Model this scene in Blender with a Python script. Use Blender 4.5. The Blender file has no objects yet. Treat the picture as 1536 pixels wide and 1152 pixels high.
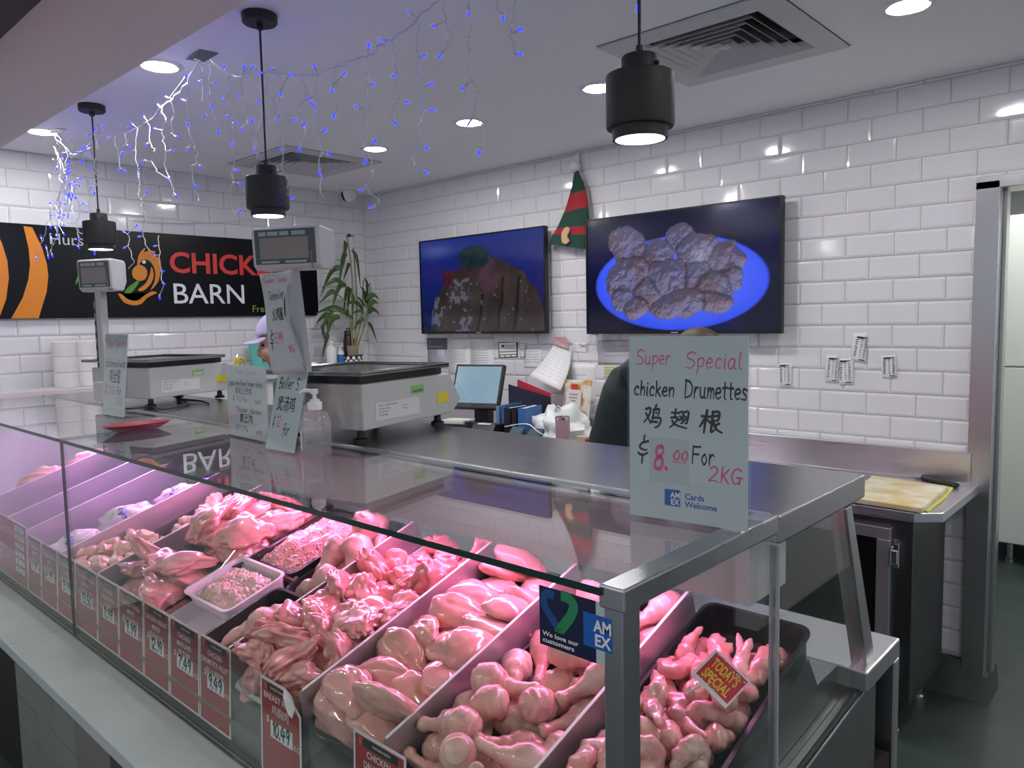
import bpy, bmesh, math, random
import numpy as np
from mathutils import Matrix, Vector
S = bpy.context.scene
COL = S.collection
# ------------------------------------------------------------------ camera
FPX, YAW, PITCH, ROLL, CH = 1136.9, math.radians(42.606), math.radians(4.893), math.radians(-1.1527), 1.62
_f = np.array([-math.sin(YAW)*math.cos(PITCH), math.cos(YAW)*math.cos(PITCH), -math.sin(PITCH)])
_r = np.cross(_f, [0, 0, 1]); _r /= np.linalg.norm(_r); _u = np.cross(_r, _f)
_c, _s = math.cos(ROLL), math.sin(ROLL)
CR, CU = _c*_r + _s*_u, -_s*_r + _c*_u
cam_d = bpy.data.cameras.new('camera'); cam = bpy.data.objects.new('camera', cam_d); COL.objects.link(cam)
cam_d.sensor_width = 36.0; cam_d.lens = FPX/1536*36; cam_d.clip_start = .02
M = Matrix.Identity(4)
for i in range(3):
    M[i][0], M[i][1], M[i][2] = CR[i], CU[i], -_f[i]
M[2][3] = CH
cam.matrix_world = M
S.camera = cam
# ------------------------------------------------------------------ world, exposure
W = bpy.data.worlds.new('world'); S.world = W; W.use_nodes = True
W.node_tree.nodes['Background'].inputs[0].default_value = (.78, .86, 1.0, 1)
W.node_tree.nodes['Background'].inputs[1].default_value = .24
S.view_settings.view_transform = 'Standard'; S.view_settings.look = 'None'
S.view_settings.gamma = 1; S.view_settings.use_curve_mapping = False
S.view_settings.exposure = 1.0
L_DOWN, L_PEND, L_PINK, L_PURPLE, L_BULB = 118.0, 46.0, 25.0, 30.0, 13.0
PINK, PURPLE = (1.0, .31, .74), (.84, .36, 1.0)

# ------------------------------------------------------------------ pixel rays of the photograph -> places on real planes
def ray(x, y): return CR*((x-768)/FPX) - CU*((y-576)/FPX) + _f
def gz(x, y, z): r = ray(x, y); return Vector(r*((z-CH)/r[2])) + Vector((0, 0, CH))
def gy(x, y, Y): r = ray(x, y); return Vector(r*(Y/r[1])) + Vector((0, 0, CH))
def gx(x, y, X): r = ray(x, y); return Vector(r*(X/r[0])) + Vector((0, 0, CH))
def TOP(y): return .872 + .318*(y-.79)            # the tilted plane of the divider tops
def DECK(y): return TOP(y) - .155
def gt(x, y, off=0):
    r = ray(x, y); t = (.872-off-.318*.79-CH)/(r[2]-.318*r[1]); return Vector(r*t) + Vector((0, 0, CH))

# ------------------------------------------------------------------ helpers
def tag(o, label=None, cat=None, group=None, kind=None):
    if label: o['label'] = label
    if cat: o['category'] = cat
    if group: o['group'] = group
    if kind: o['kind'] = kind
    return o
def thing(name, label, cat, loc=(0, 0, 0), rot=(0, 0, 0), group=None, mat=None):
    o = bpy.data.objects.new(name, None); COL.objects.link(o); o.empty_display_size = .05
    if mat is not None: o.matrix_world = mat
    else: o.location = loc; o.rotation_euler = rot
    return tag(o, label, cat, group)
def copy_tree(o, parent=None):
    c = o.copy(); COL.objects.link(c)
    if parent is not None: c.parent = parent
    for ch in list(o.children): copy_tree(ch, c)
    return c
def basis(loc, xdir, ydir):
    x = Vector(xdir).normalized(); z = x.cross(Vector(ydir)).normalized(); y = z.cross(x)
    m = Matrix.Identity(4)
    for i in range(3): m[i][0], m[i][1], m[i][2], m[i][3] = x[i], y[i], z[i], loc[i]
    return m
def link_mesh(name, me, mats, parent=None):
    o = bpy.data.objects.new(name, me); COL.objects.link(o)
    for m in (mats if isinstance(mats, (list, tuple)) else [mats]): me.materials.append(m)
    if parent is not None: o.parent = parent
    return o
class MB:
    def __init__(s): s.bm = bmesh.new()
    def face(s, vs, mi=0):
        try: f = s.bm.faces.new(vs); f.material_index = mi; return f
        except ValueError: return None
    def hexa(s, p, mi=0):
        v = [s.bm.verts.new(q) for q in p]
        for f in ((0, 3, 2, 1), (4, 5, 6, 7), (0, 1, 5, 4), (1, 2, 6, 5), (2, 3, 7, 6), (3, 0, 4, 7)): s.face([v[i] for i in f], mi)
    def box(s, x0, x1, y0, y1, z0, z1, mi=0, m=None):
        p = [(x0, y0, z0), (x1, y0, z0), (x1, y1, z0), (x0, y1, z0), (x0, y0, z1), (x1, y0, z1), (x1, y1, z1), (x0, y1, z1)]
        if m is not None: p = [m @ Vector(q) for q in p]
        s.hexa(p, mi); return s
    def lathe(s, prof, seg=24, c=(0, 0, 0), mi=0, sx=1, sy=1, m=None, cap=True):
        rings = []
        for r, z in prof:
            ring = []
            for k in range(seg):
                a = 2*math.pi*k/seg; p = Vector((c[0]+r*sx*math.cos(a), c[1]+r*sy*math.sin(a), c[2]+z))
                ring.append(s.bm.verts.new(m @ p if m is not None else p))
            rings.append(ring)
        for a, b in zip(rings, rings[1:]):
            for k in range(seg): s.face([a[k], a[(k+1) % seg], b[(k+1) % seg], b[k]], mi)
        if cap:
            s.face(rings[0][::-1], mi); s.face(rings[-1], mi)
        return s
    def tube(s, pts, rad, seg=8, mi=0, cap=True, flat=1.0):
        pts = [Vector(p) for p in pts]; n = len(pts)
        rad = rad if isinstance(rad, (list, tuple)) else [rad]*n
        t0 = (pts[1]-pts[0]).normalized(); up = Vector((0, 0, 1)) if abs(t0.z) < .9 else Vector((1, 0, 0))
        nrm = t0.cross(up).normalized(); rings = []
        for i in range(n):
            t = (pts[min(i+1, n-1)]-pts[max(i-1, 0)]); t = t.normalized() if t.length > 1e-9 else t0
            nrm = (nrm - t*nrm.dot(t)); nrm = nrm.normalized() if nrm.length > 1e-6 else t.orthogonal().normalized()
            b = t.cross(nrm)
            rings.append([s.bm.verts.new(pts[i] + rad[i]*(math.cos(2*math.pi*k/seg)*nrm + flat*math.sin(2*math.pi*k/seg)*b)) for k in range(seg)])
        for a, b in zip(rings, rings[1:]):
            for k in range(seg): s.face([a[k], a[(k+1) % seg], b[(k+1) % seg], b[k]], mi)
        if cap: s.face(rings[0][::-1], mi); s.face(rings[-1], mi)
        return s
    def cyl(s, p0, p1, r, seg=16, mi=0): return s.tube([p0, p1], r, seg, mi)
    def poly(s, pts, mi=0): s.face([s.bm.verts.new(p) for p in pts], mi); return s
    def prism(s, pts, d, mi=0, mside=None):
        d = Vector(d); a = [s.bm.verts.new(p) for p in pts]; b = [s.bm.verts.new(Vector(p)+d) for p in pts]; n = len(pts)
        s.face(a[::-1], mi); s.face(b, mi)
        for k in range(n): s.face([a[k], a[(k+1) % n], b[(k+1) % n], b[k]], mi if mside is None else mside)
        return s
    def ball(s, c, r, sub=2, mi=0, sc=(1, 1, 1), m=None):
        mm = Matrix.Translation(c) @ (m if m is not None else Matrix.Identity(4)) @ Matrix.Diagonal((*[r*q for q in sc], 1))
        g = bmesh.ops.create_icosphere(s.bm, subdivisions=sub, radius=1, matrix=mm)
        for v in g['verts']:
            for f in v.link_faces: f.material_index = mi
        return s
    def done(s, name, mats, parent=None, smooth=None, bevel=0, seg=2):
        bmesh.ops.recalc_face_normals(s.bm, faces=s.bm.faces)
        me = bpy.data.meshes.new(name); s.bm.to_mesh(me); s.bm.free()
        o = link_mesh(name, me, mats, parent)
        if smooth is not None:
            for p in me.polygons: p.use_smooth = True
            me.set_sharp_from_angle(angle=math.radians(smooth))
        if bevel:
            b = o.modifiers.new('bevel', 'BEVEL'); b.width = bevel; b.segments = seg; b.limit_method = 'ANGLE'; b.angle_limit = math.radians(40)
        return o
def rrect(w, h, r, n=5, cx=0, cy=0):
    out = []
    for sx, sy, a0 in ((1, 1, 0), (-1, 1, 90), (-1, -1, 180), (1, -1, 270)):
        for k in range(n+1):
            a = math.radians(a0+90*k/n); out.append((cx+sx*(w/2-r)+r*math.cos(a), cy+sy*(h/2-r)+r*math.sin(a)))
    return out
def smooth_line(pts, n=6):
    P = [Vector(p) for p in pts]
    if len(P) < 3: return P
    out = []
    for i in range(len(P)-1):
        a, b, c, d = P[max(i-1, 0)], P[i], P[i+1], P[min(i+2, len(P)-1)]
        for k in range(n):
            t = k/n; out.append(.5*((2*b)+(c-a)*t+(2*a-5*b+4*c-d)*t*t+(3*b-a-3*c+d)*t**3))
    return out+[P[-1]]

# ------------------------------------------------------------------ materials
def nt(name):
    m = bpy.data.materials.new(name); m.use_nodes = True; t = m.node_tree
    return m, t, t.nodes['Principled BSDF'], t.nodes['Material Output']
def pm(name, col, rough=.5, metal=0, spec=.5, var=None, bump=None, emit=None, sss=0, coat=0, stretch=None, alpha=1, rvar=0, trans=0):
    m, t, b, _ = nt(name); N, L = t.nodes.new, t.links.new
    c = (*col, 1) if len(col) == 3 else col
    b.inputs['Base Color'].default_value = c; b.inputs['Roughness'].default_value = rough; b.inputs['Metallic'].default_value = metal
    b.inputs['Specular IOR Level'].default_value = spec; b.inputs['Coat Weight'].default_value = coat; b.inputs['Alpha'].default_value = alpha
    b.inputs['Transmission Weight'].default_value = trans
    if sss:
        b.inputs['Subsurface Weight'].default_value = sss; b.inputs['Subsurface Radius'].default_value = (1, .35, .25); b.inputs['Subsurface Scale'].default_value = .012
    if emit: b.inputs['Emission Color'].default_value = (*emit[0], 1); b.inputs['Emission Strength'].default_value = emit[1]
    co = None
    if var or bump or rvar:
        tc = N('ShaderNodeTexCoord'); co = tc.outputs['Object']
        if stretch:
            mp = N('ShaderNodeMapping'); mp.inputs['Scale'].default_value = stretch; L(co, mp.inputs['Vector']); co = mp.outputs['Vector']
    if var:                                  # (scale, second colour, contrast)
        n = N('ShaderNodeTexNoise'); n.inputs['Scale'].default_value = var[0]; n.inputs['Detail'].default_value = 5; L(co, n.inputs['Vector'])
        rp = N('ShaderNodeValToRGB'); rp.color_ramp.elements[0].position = .5-var[2]; rp.color_ramp.elements[1].position = .5+var[2]
        rp.color_ramp.elements[0].color = c; rp.color_ramp.elements[1].color = (*var[1], 1)
        L(n.outputs['Fac'], rp.inputs['Fac']); L(rp.outputs['Color'], b.inputs['Base Color'])
    if bump:                                 # (scale, strength, distance)
        n = N('ShaderNodeTexNoise'); n.inputs['Scale'].default_value = bump[0]; n.inputs['Detail'].default_value = 4; L(co, n.inputs['Vector'])
        bu = N('ShaderNodeBump'); bu.inputs['Strength'].default_value = bump[1]; bu.inputs['Distance'].default_value = bump[2]
        L(n.outputs['Fac'], bu.inputs['Height']); L(bu.outputs['Normal'], b.inputs['Normal'])
    if rvar:
        n = N('ShaderNodeTexNoise'); n.inputs['Scale'].default_value = 9; n.inputs['Detail'].default_value = 6; L(co, n.inputs['Vector'])
        mr = N('ShaderNodeMapRange'); mr.inputs['To Min'].default_value = max(rough-rvar, .02); mr.inputs['To Max'].default_value = rough+rvar
        L(n.outputs['Fac'], mr.inputs['Value']); L(mr.outputs['Result'], b.inputs['Roughness'])
    return m
def emis(name, col, s):
    m = bpy.data.materials.new(name); m.use_nodes = True; t = m.node_tree; t.nodes.clear()
    e = t.nodes.new('ShaderNodeEmission'); e.inputs[0].default_value = (*col, 1); e.inputs[1].default_value = s
    o = t.nodes.new('ShaderNodeOutputMaterial'); t.links.new(e.outputs[0], o.inputs[0]); return m
def sheet_glass(name, tint=(.95, .98, .965), f0=.045, rough=0.0, haze=0, power=5.0, hazecol=(.8, .85, .85)):
    m = bpy.data.materials.new(name); m.use_nodes = True; t = m.node_tree; t.nodes.clear(); N, L = t.nodes.new, t.links.new
    tr = N('ShaderNodeBsdfTransparent'); tr.inputs[0].default_value = (*tint, 1)
    gl = N('ShaderNodeBsdfGlossy'); gl.inputs['Roughness'].default_value = rough; gl.inputs[0].default_value = (1, 1, 1, 1)
    lw = N('ShaderNodeLayerWeight'); lw.inputs[0].default_value = .5
    pw = N('ShaderNodeMath'); pw.operation = 'POWER'; pw.inputs[1].default_value = power; L(lw.outputs['Facing'], pw.inputs[0])
    ma = N('ShaderNodeMath'); ma.operation = 'MULTIPLY_ADD'; ma.inputs[1].default_value = 1-f0; ma.inputs[2].default_value = f0; L(pw.outputs[0], ma.inputs[0])
    mx = N('ShaderNodeMixShader'); L(ma.outputs[0], mx.inputs[0]); L(tr.outputs[0], mx.inputs[1]); L(gl.outputs[0], mx.inputs[2])
    out = N('ShaderNodeOutputMaterial'); last = mx.outputs[0]
    if haze:
        df = N('ShaderNodeBsdfDiffuse'); df.inputs[0].default_value = (*hazecol, 1)
        m2 = N('ShaderNodeMixShader'); m2.inputs[0].default_value = haze; L(last, m2.inputs[1]); L(df.outputs[0], m2.inputs[2]); last = m2.outputs[0]
    L(last, out.inputs[0]); return m
MT = {}
MT['ceiling'] = pm('ceiling_paint', (.90, .90, .92), .8, bump=(60, .08, .002))
MT['tile'] = pm('glazed_white_tile', (.70, .69, .72), .09, bump=(14, .05, .01))
MT['grout'] = pm('grey_brown_grout', (.50, .465, .44), .9)
MT['steel'] = pm('brushed_steel', (.68, .67, .69), .30, 1, bump=(30, .05, .0012), stretch=(.6, 26, 26), rvar=.08)
MT['steel_dark'] = pm('dull_steel', (.30, .30, .31), .33, 1, bump=(30, .15, .002), stretch=(.6, 26, 26), rvar=.1)
MT['steel_plain'] = pm('satin_steel', (.5, .5, .5), .3, 1, rvar=.08)
MT['chrome'] = pm('chrome', (.8, .8, .8), .12, 1)
MT['black'] = pm('black_plastic', (.012, .012, .013), .42)
MT['black_soft'] = pm('black_powder_coat', (.018, .017, .018), .55, bump=(300, .05, .0005))
MT['floor'] = pm('dark_green_vinyl', (.026, .042, .040), .42, var=(3, (.038, .054, .051), .25), bump=(40, .1, .002), rvar=.12)
MT['white'] = pm('white_plastic', (.74, .74, .73), .4)
MT['cream'] = pm('cream_plastic', (.66, .66, .64), .45)
MT['grey'] = pm('grey_plastic', (.30, .32, .34), .5)
MT['paper'] = pm('white_paper', (.78, .78, .79), .85, bump=(30, .05, .003))
MT['ink'] = pm('black_ink', (.015, .015, .02), .7)
MT['pinkink'] = pm('pink_marker', (.68, .10, .24), .7)
MT['glass'] = sheet_glass('case_glass', f0=.028, power=6.0)
MT['topglass'] = sheet_glass('case_top_glass', f0=.048, power=4.0)
MT['glassedge'] = pm('green_glass_edge', (.012, .035, .03), .12, spec=.6)
MT['acrylic'] = sheet_glass('clear_acrylic', (.97, .98, .98), .02)

# ------------------------------------------------------------------ lettering
_tc = {}
def text_geo(body, bold=0.0, shear=0.0):
    k = (body, bold, shear)
    if k not in _tc:
        c = bpy.data.curves.new('lettering', 'FONT'); c.body = body; c.offset = bold; c.shear = shear; c.resolution_u = 3
        o = bpy.data.objects.new('lettering', c); COL.objects.link(o)
        dg = bpy.context.evaluated_depsgraph_get(); me = bpy.data.meshes.new_from_object(o.evaluated_get(dg))
        V = np.array([v.co[:] for v in me.vertices]) if len(me.vertices) else np.zeros((0, 3)); F = [tuple(p.vertices) for p in me.polygons]
        bpy.data.objects.remove(o); bpy.data.curves.remove(c); bpy.data.meshes.remove(me); _tc[k] = (V, F)
    return _tc[k]
# single-stroke handwriting, unit cap height
_H = {
'S': ['.8,.85 .5,1 .15,.85 .2,.6 .6,.45 .75,.2 .45,0 .05,.1'], 'u': ['.05,.6 .08,.15 .3,.02 .5,.2', '.52,.6 .5,.1 .62,0'], 'p': ['.08,.6 .1,.1 .08,-.4', '.1,.5 .4,.62 .55,.4 .4,.1 .1,.1'],
'e': ['.05,.3 .5,.38 .4,.6 .15,.55 .05,.25 .25,.02 .55,.1'], 'r': ['.08,.6 .1,.3 .1,0', '.1,.35 .3,.6 .48,.55'], 'c': ['.5,.52 .3,.62 .08,.35 .2,.03 .52,.08'], 'i': ['.1,.6 .12,.1 .2,0', '.12,.85 .14,.8'],
'a': ['.5,.55 .25,.62 .05,.3 .2,0 .45,.2 .5,.58', '.5,.55 .52,.1 .64,0'], 'l': ['.1,1 .1,.5 .12,.08 .3,0'], 'h': ['.08,1 .1,.5 .1,0', '.1,.35 .3,.6 .46,.45 .48,0'], 'k': ['.08,1 .1,.5 .1,0', '.5,.6 .12,.28', '.2,.34 .55,0'],
'n': ['.08,.6 .1,.3 .1,0', '.1,.35 .32,.6 .48,.45 .5,0'], 'D': ['.1,1 .1,.5 .1,0', '.05,.98 .5,.95 .8,.6 .65,.15 .1,0'], 'm': ['.06,.6 .08,.3 .08,0', '.08,.38 .22,.6 .34,.45 .34,0', '.34,.38 .5,.6 .62,.45 .64,0'],
't': ['.2,.95 .2,.5 .22,.1 .4,0', '0,.62 .45,.64'], 's': ['.45,.55 .2,.6 .1,.45 .4,.25 .35,.03 .02,.05'], 'F': ['.1,1 .1,.5 .08,0', '.08,.98 .75,1', '.1,.55 .6,.56'], 'o': ['.3,.6 .05,.35 .25,0 .5,.25 .3,.6'],
'2': ['.05,.8 .35,1 .6,.75 .35,.35 .02,.02 .35,.06 .75,.0'], 'K': ['.1,1 .1,.5 .1,0', '.6,.9 .12,.45', '.2,.5 .65,0'], 'G': ['.7,.85 .4,1 .08,.6 .2,.08 .55,.05 .7,.4', '.45,.42 .85,.42', '.7,.42 .68,0'], '8': ['.5,.95 .15,.85 .2,.58 .55,.4 .5,.05 .15,.05 .1,.35 .5,.6 .6,.85 .45,.97'],
'0': ['.35,1 .08,.6 .15,.1 .4,0 .6,.4 .5,.9 .3,1'], '.': ['.1,.05 .15,0'], '$': ['.45,1.1 .4,.9', '.75,.85 .3,.75 .15,.55 .45,.42 .7,.45', '.05,.25 .4,.15 .75,.3', '.42,.2 .42,-.25'], 'T': ['0,.98 .4,1 .8,.97', '.4,1 .38,.5 .4,0'],
'y': ['.05,.6 .15,.25 .35,.2', '.5,.6 .4,.1 .1,-.35'], 'L': ['.1,1 .08,.5 .08,.02 .35,.04 .6,.0'], 'g': ['.5,.55 .25,.62 .05,.35 .25,.1 .48,.3 .5,.6', '.5,.55 .45,-.2 .1,-.3'], 'O': ['.4,1 .05,.6 .2,.05 .6,.1 .75,.6 .4,1'], 'R': ['.1,1 .1,.5 .1,0', '.08,.98 .6,.9 .5,.55 .12,.5', '.25,.5 .7,0'],
'f': ['.5,.95 .25,.95 .2,.5 .2,-.2', '0,.5 .45,.52'], 'b': ['.1,1 .1,.5 .1,.02', '.1,.4 .4,.6 .5,.3 .3,0 .1,.08'], 'w': ['.02,.6 .15,0 .3,.45 .45,0 .6,.62'], 'd': ['.5,.5 .25,.6 .05,.3 .2,0 .5,.2', '.5,1 .5,.5 .54,0'],
'1': ['.1,.8 .3,1 .3,.5 .28,0'], '9': ['.55,.75 .3,1 .08,.75 .25,.5 .55,.7', '.55,.8 .5,.4 .4,0'], '4': ['.35,1 .05,.4 .7,.42', '.5,.7 .48,.3 .48,-.05'], '7': ['.05,.95 .35,.98 .65,.95 .4,.5 .3,0'], '3': ['.1,.9 .45,1 .5,.7 .2,.55 .6,.4 .5,.05 .05,.05'], '5': ['.6,1 .2,.98 .12,.55 .5,.55 .6,.2 .35,0 .05,.1'],
'B': ['.1,1 .1,.5 .1,0', '.08,.98 .55,.9 .4,.58 .1,.52', '.1,.52 .65,.4 .5,.05 .08,0'], '-': ['.05,.4 .45,.42'], '_': ['0,-.12 .9,-.08'], 'P': ['.1,1 .1,.5 .1,0', '.08,.98 .6,.9 .5,.55 .1,.5'], '/': ['.5,1 .1,-.1'], 'W': ['0,1 .2,0 .42,.7 .62,0 .85,1'], 'j': ['.3,.6 .3,-.2 .05,-.3'],
# three handwritten characters (rooster, wing, root)
'\u9e21': ['.02,.85 .35,.88 .25,.5 0,.15', '.05,.65 .2,.45 .42,.12', '.7,1.05 .65,.9', '.55,.85 .55,.5 .5,.3', '.55,.85 .9,.85 .85,.55', '.7,.72 .75,.65', '.5,.4 1.0,.4 .95,.05 .75,-.08', '.45,.2 .85,.2'],
'\u7fc5': ['.02,.8 .45,.82', '.24,1 .23,.55', '.05,.55 .4,.56 .22,.2 0,.02', '.1,.4 .3,.15 1.0,.0', '.5,.85 .72,.87 .7,.3 .62,.25', '.52,.65 .62,.58', '.5,.4 .66,.5', '.78,.85 1.0,.87 .98,.3 .9,.25', '.8,.65 .9,.58', '.78,.4 .94,.5'],
'\u6839': ['.02,.7 .45,.72', '.25,1.02 .24,.5 .25,-.05', '.22,.65 .12,.4 .0,.25', '.28,.6 .45,.42', '.55,.95 .85,.95 .83,.55 .58,.55', '.56,.75 .82,.76', '.56,.95 .55,.4 .54,.02 .7,.12', '.9,.45 .72,.32', '.62,.5 .8,.15 1.05,.0'],
}
def hand_geo(body, rng, w=.075, jit=.03, adv=.72, slant=.12):
    V, F = [], []; x = 0
    for ch in body:
        if ch == ' ': x += .55; continue
        st = _H.get(ch)
        if st is None: x += .5; continue
        cw = 0
        for s in st:
            P = [tuple(map(float, q.split(','))) for q in s.split()]
            cw = max(cw, max(p[0] for p in P))
            P = [Vector((x+p[0]+slant*p[1]+rng.uniform(-jit, jit), p[1]+rng.uniform(-jit, jit), 0)) for p in P]
            P = smooth_line(P, 5) if len(P) > 2 else P; base = len(V); n = len(P)
            for i, p in enumerate(P):
                t = P[min(i+1, n-1)]-P[max(i-1, 0)]; t.normalize(); q = Vector((-t.y, t.x, 0)); ww = w*(.75+.35*math.sin(2.5*i/n+1))
                ex = t*(-w*.4 if i == 0 else w*.4 if i == n-1 else 0)
                V += [tuple(p+ex+q*ww/2), tuple(p+ex-q*ww/2)]
            F += [(base+2*i, base+2*i+1, base+2*i+3, base+2*i+2) for i in range(n-1)]
        x += cw+.2*adv
    return np.array(V), F
def lettering(parent, mat, items, name='lettering', z=.0006, seed=1):
    """items: (text, x, y, height, align, opts) placed flat in the parent's xy plane"""
    rng = random.Random(seed); VV, FF = [], []; n = 0
    for it in items:
        body, x, y, h, al = it[:5]; op = it[5] if len(it) > 5 else {}
        if op.get('hand'): V, F = hand_geo(body, rng, op.get('w', .085), op.get('jit', .025), op.get('adv', .72)); k = h
        else: V, F = text_geo(body, op.get('bold', 0), op.get('shear', 0)); k = h/.7
        if not len(V): continue
        V = V.copy()*k; V[:, 0] *= op.get('sx', 1)
        if 'fit' in op: V[:, 0] *= op['fit']/max(V[:, 0].max()-V[:, 0].min(), 1e-6)
        wd = V[:, 0].max()
        V[:, 0] += x-(wd if al == 'R' else wd/2 if al == 'C' else 0)
        if 'rot' in op:
            a = op['rot']; dx, dy = V[:, 0]-x, V[:, 1].copy(); V[:, 0] = x+dx*math.cos(a)-dy*math.sin(a); V[:, 1] = dx*math.sin(a)+dy*math.cos(a)
        V[:, 1] += y; V[:, 2] = z
        VV.append(V); FF += [tuple(i+n for i in f) for f in F]; n += len(V)
    me = bpy.data.meshes.new(name); me.from_pydata(np.concatenate(VV).tolist(), [], FF)
    return link_mesh(name, me, mat, parent)
# ================================================================== the setting
def st(o): o['kind'] = 'structure'; return o
def tile_wall(name, frame, u0, u1, z0, z1, uph, zph, holes=(), thick=.12, back=None):
    """glazed bevelled 200 x 100 tiles in running bond; frame maps (u, depth, z) to the world, depth 0 = tile face"""
    PU, PZ, G, B, RZ = .2053, .101, .0013, .011, .0045
    b = MB()
    def rect(a0, a1, c0, c1):
        cells = [(a0, a1, c0, c1)]
        for (h0, h1, k0, k1) in holes:
            out = []
            for (p0, p1, q0, q1) in cells:
                if p1 <= h0 or p0 >= h1 or q1 <= k0 or q0 >= k1: out.append((p0, p1, q0, q1)); continue
                if p0 < h0: out.append((p0, h0, q0, q1))
                if p1 > h1: out.append((h1, p1, q0, q1))
                m0, m1 = max(p0, h0), min(p1, h1)
                if q0 < k0: out.append((m0, m1, q0, k0))
                if q1 > k1: out.append((m0, m1, k1, q1))
            cells = out
        return cells
    k0 = math.floor((z0-zph)/PZ)
    for r in range(k0, k0+80):
        c0, c1 = max(zph+r*PZ+G, z0), min(zph+(r+1)*PZ-G, z1)
        if c0 >= z1: break
        if c1-c0 < .012: continue
        ph = uph+(PU/2 if r % 2 else 0); n = math.floor((u0-ph)/PU)
        while ph+n*PU < u1:
            a0, a1 = max(ph+n*PU+G, u0), min(ph+(n+1)*PU-G, u1); n += 1
            if a1-a0 < .01: continue
            for (p0, p1, q0, q1) in rect(a0, a1, c0, c1):
                if p1-p0 < .008 or q1-q0 < .008: continue
                bb = min(B, (p1-p0)*.3, (q1-q0)*.3); d0 = random.uniform(-.0004, .0004)
                tl = [random.uniform(-.0003, .0003) for _ in range(4)]
                o = [b.bm.verts.new(frame @ Vector((x, .0015, z))) for x, z in ((p0, q0), (p1, q0), (p1, q1), (p0, q1))]
                m = [b.bm.verts.new(frame @ Vector((x, -.0012, z))) for x, z in ((p0+.0008, q0+.0008), (p1-.0008, q0+.0008), (p1-.0008, q1-.0008), (p0+.0008, q1-.0008))]
                i = [b.bm.verts.new(frame @ Vector((x, -RZ+d0+tl[k], z))) for k, (x, z) in enumerate(((p0+bb, q0+bb), (p1-bb, q0+bb), (p1-bb, q1-bb), (p0+bb, q1-bb)))]
                for A, Bq in ((o, m), (m, i)):
                    for k in range(4): b.face([A[k], A[(k+1) % 4], Bq[(k+1) % 4], Bq[k]], 0)
                b.face(i, 0)
    for (p0, p1, q0, q1) in rect(u0, u1, z0, z1):
        b.box(p0, p1, .0012, thick, q0, q1, 1, frame)
    return st(b.done(name, [MT['tile'], MT['grout']]))
random.seed(4)
WY, WX, HC = 3.6, -4.82, 2.585
tile_wall('wall_back', Matrix(((1, 0, 0, 0), (0, 1, 0, WY), (0, 0, 1, 0), (0, 0, 0, 1))), WX, .6, .135, HC, -1.439, 1.0555, holes=((-.70, .6, 0, 2.13),))
tile_wall('wall_left', Matrix(((0, -1, 0, WX), (1, 0, 0, 0), (0, 0, 1, 0), (0, 0, 0, 1))), -1.6, WY, .0, HC, 1.855, 1.577)
b = MB(); b.box(-5.2, 3.2, -2.5, 7.4, -.06, 0); st(b.done('floor', MT['floor']))
b = MB(); b.box(-5.0, 3.2, .858, 7.4, HC, HC+.08); st(b.done('ceiling', MT['ceiling']))
b = MB(); b.box(-5.0, 3.2, -1.6, .858, 2.3, HC+.08); st(b.done('ceiling_bulkhead', pm('grey_bulkhead_paint', (.76, .78, .77), .8, bump=(60, .08, .002))))
b = MB(); b.box(-4.9, 3.2, .15, .515, 2.25, 2.2998); st(b.done('trim_1', MT['black_soft']))
# skirting and cove at the free end of the tiled wall
b = MB(); b.prism([(-.70, 3.5985, .0), (-.70, 3.50, .0), (-.70, 3.545, .075), (-.70, 3.575, .135), (-.70, 3.5985, .135)], (-1.6, 0, 0))
b.prism([(-.70, 3.5, 0), (-.60, 3.5, 0), (-.62, 3.56, .09), (-.70, 3.56, .09)], (0, .2, 0)); st(b.done('baseboard_back', MT['floor'], smooth=50))
# steel door lining and the passage behind it
b = MB(); b.box(-.716, -.632, 3.56, 3.73, .0, 2.13); b.box(-.716, .6, 3.56, 3.73, 2.10, 2.15); b.box(-.632, -.618, 3.64, 3.70, 0, 2.1)
st(b.done('door_1', MT['steel_plain'], bevel=.002))
b = MB(); b.box(-5, 3.2, 6.6, 6.7, 0, HC); st(b.done('wall_passage', pm('passage_panel', (.42, .45, .45), .5)))
b = MB(); b.box(.6, .72, 3.6, 6.6, 0, HC); st(b.done('wall_right', MT['ceiling']))

# ------------------------------------------------------------------ white cold cabinet in the passage
GP = pm('pale_green_laminate', (.62, .66, .62), .45)
t = thing('cold_cabinet', 'tall pale green cabinet on short legs in the passage beyond the door', 'cabinet', (-.2, 5.95, 0))
b = MB(); b.box(-.78, .78, -.34, .35, .13, 2.2); b.done('body', GP, t, bevel=.004)
for z0, z1 in ((.14, 1.255), (1.265, 2.19)):
    b = MB(); b.box(-.765, .775, -.365, -.341, z0, z1); b.done('door', GP, t, bevel=.003)
b = MB(); b.box(-.82, -.79, -.37, .3, .13, 2.2); b.box(-.86, -.82, -.37, -.33, .62, .66); b.done('side_rail', MT['steel_plain'], t)
for x in (-.68, .68):
    for y in (-.28, .28):
        b = MB(); b.lathe([(.03, 0), (.03, .02), (.02, .025), (.02, .135)], 12, (x, y, 0)); b.done('leg', MT['steel_plain'], t, smooth=40)

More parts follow.
